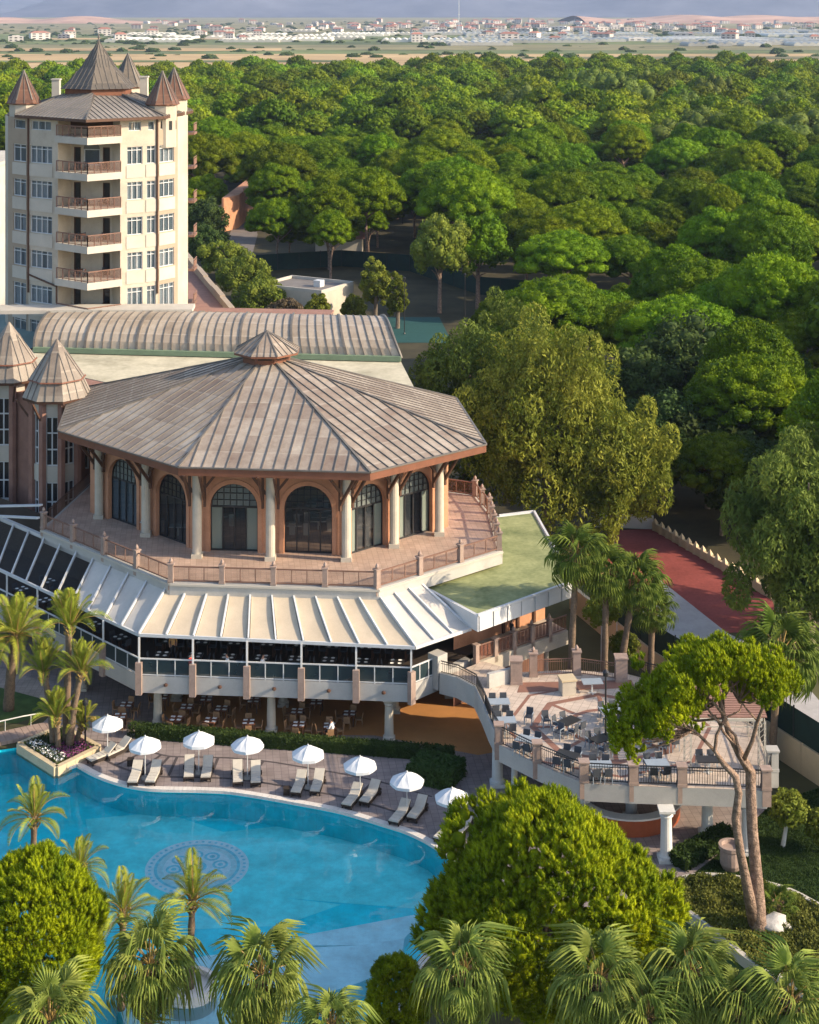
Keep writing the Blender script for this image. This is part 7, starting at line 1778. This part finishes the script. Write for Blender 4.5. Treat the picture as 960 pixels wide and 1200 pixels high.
# ------------------------------------------------------------------ lamps, pots, pergola
def lamp(p, h, label, globe=True):
    r = thing('lamp_post', p, label, 'lamp'); mb = MB(); mb.tube([p, Vector(p) + Vector((0, 0, h))], [.07, .05], 8); mb.lathe(tuple(p), [(.16, 0), (.16, .12), (.09, .3)], 10); mb.build('pole', MT['black_metal'], r)
    mb = MB(); mb.lathe((p[0], p[1], p[2] + h), [(.05, 0), (.17, .05), (.17, .22), (.22, .26), (.03, .42)], 10); mb.build('lantern', MT['black_metal'], r); return r
lamp(P(710, 876, zt), 4.2, 'slim black lamp post among the round terrace tables')
lp = lamp(P(100, 880), 2.9, 'black lamp post beside the pool planter palms')
mb = MB(); p = P(100, 880); mb.beam(p + Vector((.05, 0, 2.2)), p + Vector((.55, 0, 2.2)), .03, .03); mb.lathe((p.x + .5, p.y, 1.85), [(.01, 0), (.2, .06), (.2, .28), (.01, .34)], 8); mb.build('lamp_shade', MT['petiole'], lp)
for i, (px, py, h, lb) in enumerate(((474, 392, 8, 'tall thin floodlight pole by the tennis court'), (545, 382, 7.5, 'thin pole with a small light among the pines'), (472, 262, 10, 'pale lamp pole rising out of the pines'))):
    p = P(px, py); lamp(p, h, lb)
def pot(p, r, h, label, mat='cream_pale'):
    t = thing('planter_pot', p, label, 'pot'); mb = MB(); mb.lathe(tuple(p), [(r * .75, 0), (r, h * .25), (r * .98, h * .8), (r * 1.12, h * .86), (r * 1.12, h), (r * .85, h), (r * .8, h * .85), (.01, h * .85)], 18); mb.build('body', MT[mat], t); return t
pot(P(857, 1018), .62, 1.35, 'large pale stone pot behind the umbrella pine trunk', 'pink_stone')
pc = thing('cube_planter', P(665, 808, zt), 'dark sided cube planter with stone top by the terrace back railing', 'planter'); p = P(665, 812, zt)
mb = MB(); mb.box((p.x, p.y, p.z + .45), (.9, .9, .9), .2); mb.build('body', MT['cream'], pc); mb = MB(); mb.box((p.x, p.y, p.z + .95), (1.02, 1.02, .1), .2); mb.build('rim', MT['beigewall'], pc)
rk = thing('white_rock', P(905, 1094), 'pale rock lying beside the umbrella pine trunk', 'rock'); iv, if_ = ico(); p = P(906, 1096)
V = iv * (1 + .18 * rng.normal(size=(len(iv), 1))) * np.array([1.0, .8, .45]) + np.array([0, 0, .42]); o = bpy.data.objects.new('stone', fast_mesh('stone', V, if_, [MT['rock']], smooth=True)); link(o, rk)
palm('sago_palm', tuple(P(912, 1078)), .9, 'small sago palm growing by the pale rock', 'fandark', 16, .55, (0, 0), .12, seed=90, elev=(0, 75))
pg = thing('pergola', P(850, 880, zt), 'metal lattice pergola with slatted timber roof at the terrace end', 'pergola')
g4 = [P(806, 905, zt), P(893, 905, zt), P(880, 862, zt), P(808, 862, zt)]; hp = 3.0
for g_ in g4:
    mb = MB(); 
    for dx, dy in ((-.18, -.18), (.18, -.18), (.18, .18), (-.18, .18)): mb.beam(g_ + Vector((dx, dy, 0)), g_ + Vector((dx, dy, hp)), .04, .04, up=Vector((0, 1, 0)))
    for k in range(9):
        z0, z1 = hp * k / 9, hp * (k + 1) / 9
        for (ax_, ay), (bx, by) in (((-.18, -.18), (.18, -.18)), ((.18, -.18), (.18, .18)), ((-.18, .18), (-.18, -.18))): mb.beam(g_ + Vector((ax_, ay, z0)), g_ + Vector((bx, by, z1)), .025, .025)
    mb.build('lattice_post', MT['cream_pale'], pg)
mb = MB()
for k in range(4): mb.beam(g4[k] + Vector((0, 0, hp)), g4[(k + 1) % 4] + Vector((0, 0, hp)), .12, .14)
for k in range(4): mb.beam(g4[k] + Vector((0, 0, hp - .4)), g4[(k + 1) % 4] + Vector((0, 0, hp - .4)), .05, .05)
mb.build('roof_frame', MT['cream_pale'], pg)
for k in range(15):
    t = (k + .5) / 15; mb = MB(); mb.beam(g4[0].lerp(g4[3], t) + Vector((-.3, 0, hp + .12)), g4[1].lerp(g4[2], t) + Vector((.3, 0, hp + .12)), .20, .07); mb.build('roof_slat', MT['mauve'], pg)

# ------------------------------------------------------------------ people
def person(loc, rz, label, shirt, pose='stand', trousers='darkcloth'):
    J = {}
    if pose == 'stand':
        J = dict(pel=(0, 0, .95), ch=(0, .0, 1.32), nk=(0, .0, 1.50), hd=(0, -.02, 1.62), ht=(0, 0, 1.76), sl=(-.19, 0, 1.42), el=(-.25, .02, 1.13), wl=(-.24, -.10, .90), hl=(-.24, -.13, .80), sr=(.19, 0, 1.42), er=(.25, .02, 1.13), wr=(.22, -.14, .95), hr=(.2, -.2, .88), kl=(-.11, -.02, .50), al=(-.11, .03, .09), fl=(-.12, -.14, .04), kr=(.11, -.05, .50), ar=(.12, .0, .09), fr=(.13, -.17, .04), jl=(-.1, 0, .9), jr=(.1, 0, .9))
    else:
        J = dict(pel=(0, .1, .56), ch=(0, .06, .93), nk=(0, .03, 1.11), hd=(0, -.01, 1.23), ht=(0, 0, 1.37), sl=(-.19, .05, 1.03), el=(-.26, -.04, .76), wl=(-.18, -.27, .74), hl=(-.12, -.35, .76), sr=(.19, .05, 1.03), er=(.26, -.04, .76), wr=(.18, -.27, .74), hr=(.12, -.35, .76), kl=(-.13, -.36, .52), al=(-.13, -.34, .09), fl=(-.13, -.48, .04), kr=(.13, -.36, .52), ar=(.13, -.34, .09), fr=(.13, -.48, .04), jl=(-.1, .06, .55), jr=(.1, .06, .55))
    rad = dict(pel=.15, ch=.155, nk=.06, hd=.095, ht=.07, sl=.07, el=.05, wl=.036, hl=.035, sr=.07, er=.05, wr=.036, hr=.035, kl=.06, al=.045, fl=.04, kr=.06, ar=.045, fr=.04, jl=.09, jr=.09)
    ed_ = [('pel', 'ch'), ('ch', 'nk'), ('nk', 'hd'), ('hd', 'ht'), ('ch', 'sl'), ('sl', 'el'), ('el', 'wl'), ('wl', 'hl'), ('ch', 'sr'), ('sr', 'er'), ('er', 'wr'), ('wr', 'hr'), ('pel', 'jl'), ('jl', 'kl'), ('kl', 'al'), ('al', 'fl'), ('pel', 'jr'), ('jr', 'kr'), ('kr', 'ar'), ('ar', 'fr')]
    ks = list(J); me = bpy.data.meshes.new('body'); me.from_pydata([J[k_] for k_ in ks], [(ks.index(a), ks.index(b)) for a, b in ed_], []); o = bpy.data.objects.new('body', me); COL.objects.link(o)
    md = o.modifiers.new('s', 'SKIN'); sb_ = o.modifiers.new('d', 'SUBSURF'); sb_.levels = 2; sb_.render_levels = 2
    for i_, k_ in enumerate(ks): me.skin_vertices[0].data[i_].radius = (rad[k_], rad[k_]); me.skin_vertices[0].data[i_].use_root = k_ == 'pel'
    dg = bpy.context.evaluated_depsgraph_get(); m2 = bpy.data.meshes.new_from_object(o.evaluated_get(dg)); bpy.data.objects.remove(o)
    m2.materials.clear()
    for q in (shirt, trousers, 'skin', 'hair'): m2.materials.append(MT[q])
    nk, pz, w0 = J['nk'][2], J['pel'][2], J['hd'][2]
    for f in m2.polygons:
        c = f.center; z = c.z; f.use_smooth = True
        if z > nk - .03: f.material_index = 3 if (z > w0 + .07 or (c.y > .03 and z > w0 - .06)) else 2
        elif abs(c.x) > .09 and math.dist(c, J['wl']) < .16 or math.dist(c, J['wr']) < .16: f.material_index = 2
        elif z < pz - .02 or (pose != 'stand' and c.y < -.1 and z < .66): f.material_index = 1
    r = thing('person', loc, label, 'person'); r.rotation_euler = (0, 0, rz); b_ = bpy.data.objects.new('body', m2); link(b_, r)
    hb = MB()   # nose, ears and fingers carried as small detail of the same figure scale
    return r
person(tuple(P(388, 866, .012)), -1.9, 'person in white shirt sitting at a ground floor table', 'whiteshirt', 'sit')
person(tuple(S[1].lerp(S[2], .09) + Vector((.2, 2.9, .008))), .3, 'person in tan clothes standing between the first floor tables', 'tanshirt')
person(tuple(S[1].lerp(S[2], .185) + Vector((.1, .55, .008))), 1.0, 'person in red sitting behind the first floor balustrade', 'redshirt', 'sit')
person(tuple(S[1].lerp(S[2], .32) + Vector((0, .75, .008))), -1.4, 'person in white sitting behind the first floor glass', 'whiteshirt', 'sit')
person(tuple(S[1].lerp(S[2], .455) + Vector((0, .8, .008))), 1.5, 'person in white sitting beside a first floor awning post', 'whiteshirt', 'sit')
person(tuple(Bq[0].lerp(Bq[1], .45) + Vector((-.5, .6, 0))), 2.0, 'person in dark clothes standing at the annex balcony rail', 'darkcloth')

# ------------------------------------------------------------------ left garden bridge and rail
gb = thing('garden_bridge', P(20, 858), 'small stone footbridge with pale handrail at the pool corner', 'bridge')
mb = MB(); a, b = P(-40, 878), P(62, 856)
for k in range(14):
    m_ = MB(); p, q = a.lerp(b, k / 14), a.lerp(b, (k + .94) / 14); m_.beam(p + Vector((0, .2, .12)), q + Vector((0, .2, .12)), 1.5, .24); m_.build('plank', MT['pink_stone'], gb)
m_ = MB(); m_.tube([a + Vector((0, 1, .9)), a.lerp(b, .6) + Vector((0, 1, .95)), b + Vector((-1, 1, .7))], .04, 6)
for t in (.1, .4, .7): p = a.lerp(b, t) + Vector((0, 1, 0)); m_.tube([p, p + Vector((0, 0, .9))], .03, 6)
m_.build('handrail', MT['colwhite'], gb)

# ------------------------------------------------------------------ haze
mb = MB(); mb.box((0, 8330, 447), (19200, 17460, 900)); hz = mb.build('haze', None); tag(hz, 'thin pale haze over plain and mountains', 'haze', kind='stuff')
hm = bpy.data.materials.new('haze'); hm.use_nodes = True; n = hm.node_tree; n.nodes.remove(n.nodes['Principled BSDF']); pv = n.nodes.new('ShaderNodeVolumePrincipled')
pv.inputs['Color'].default_value = (.56, .70, 1.0, 1); pv.inputs['Density'].default_value = 5.0e-5; pv.inputs['Anisotropy'].default_value = 0.1
n.links.new(pv.outputs[0], n.nodes['Material Output'].inputs['Volume']); hz.data.materials.clear(); hz.data.materials.append(hm)
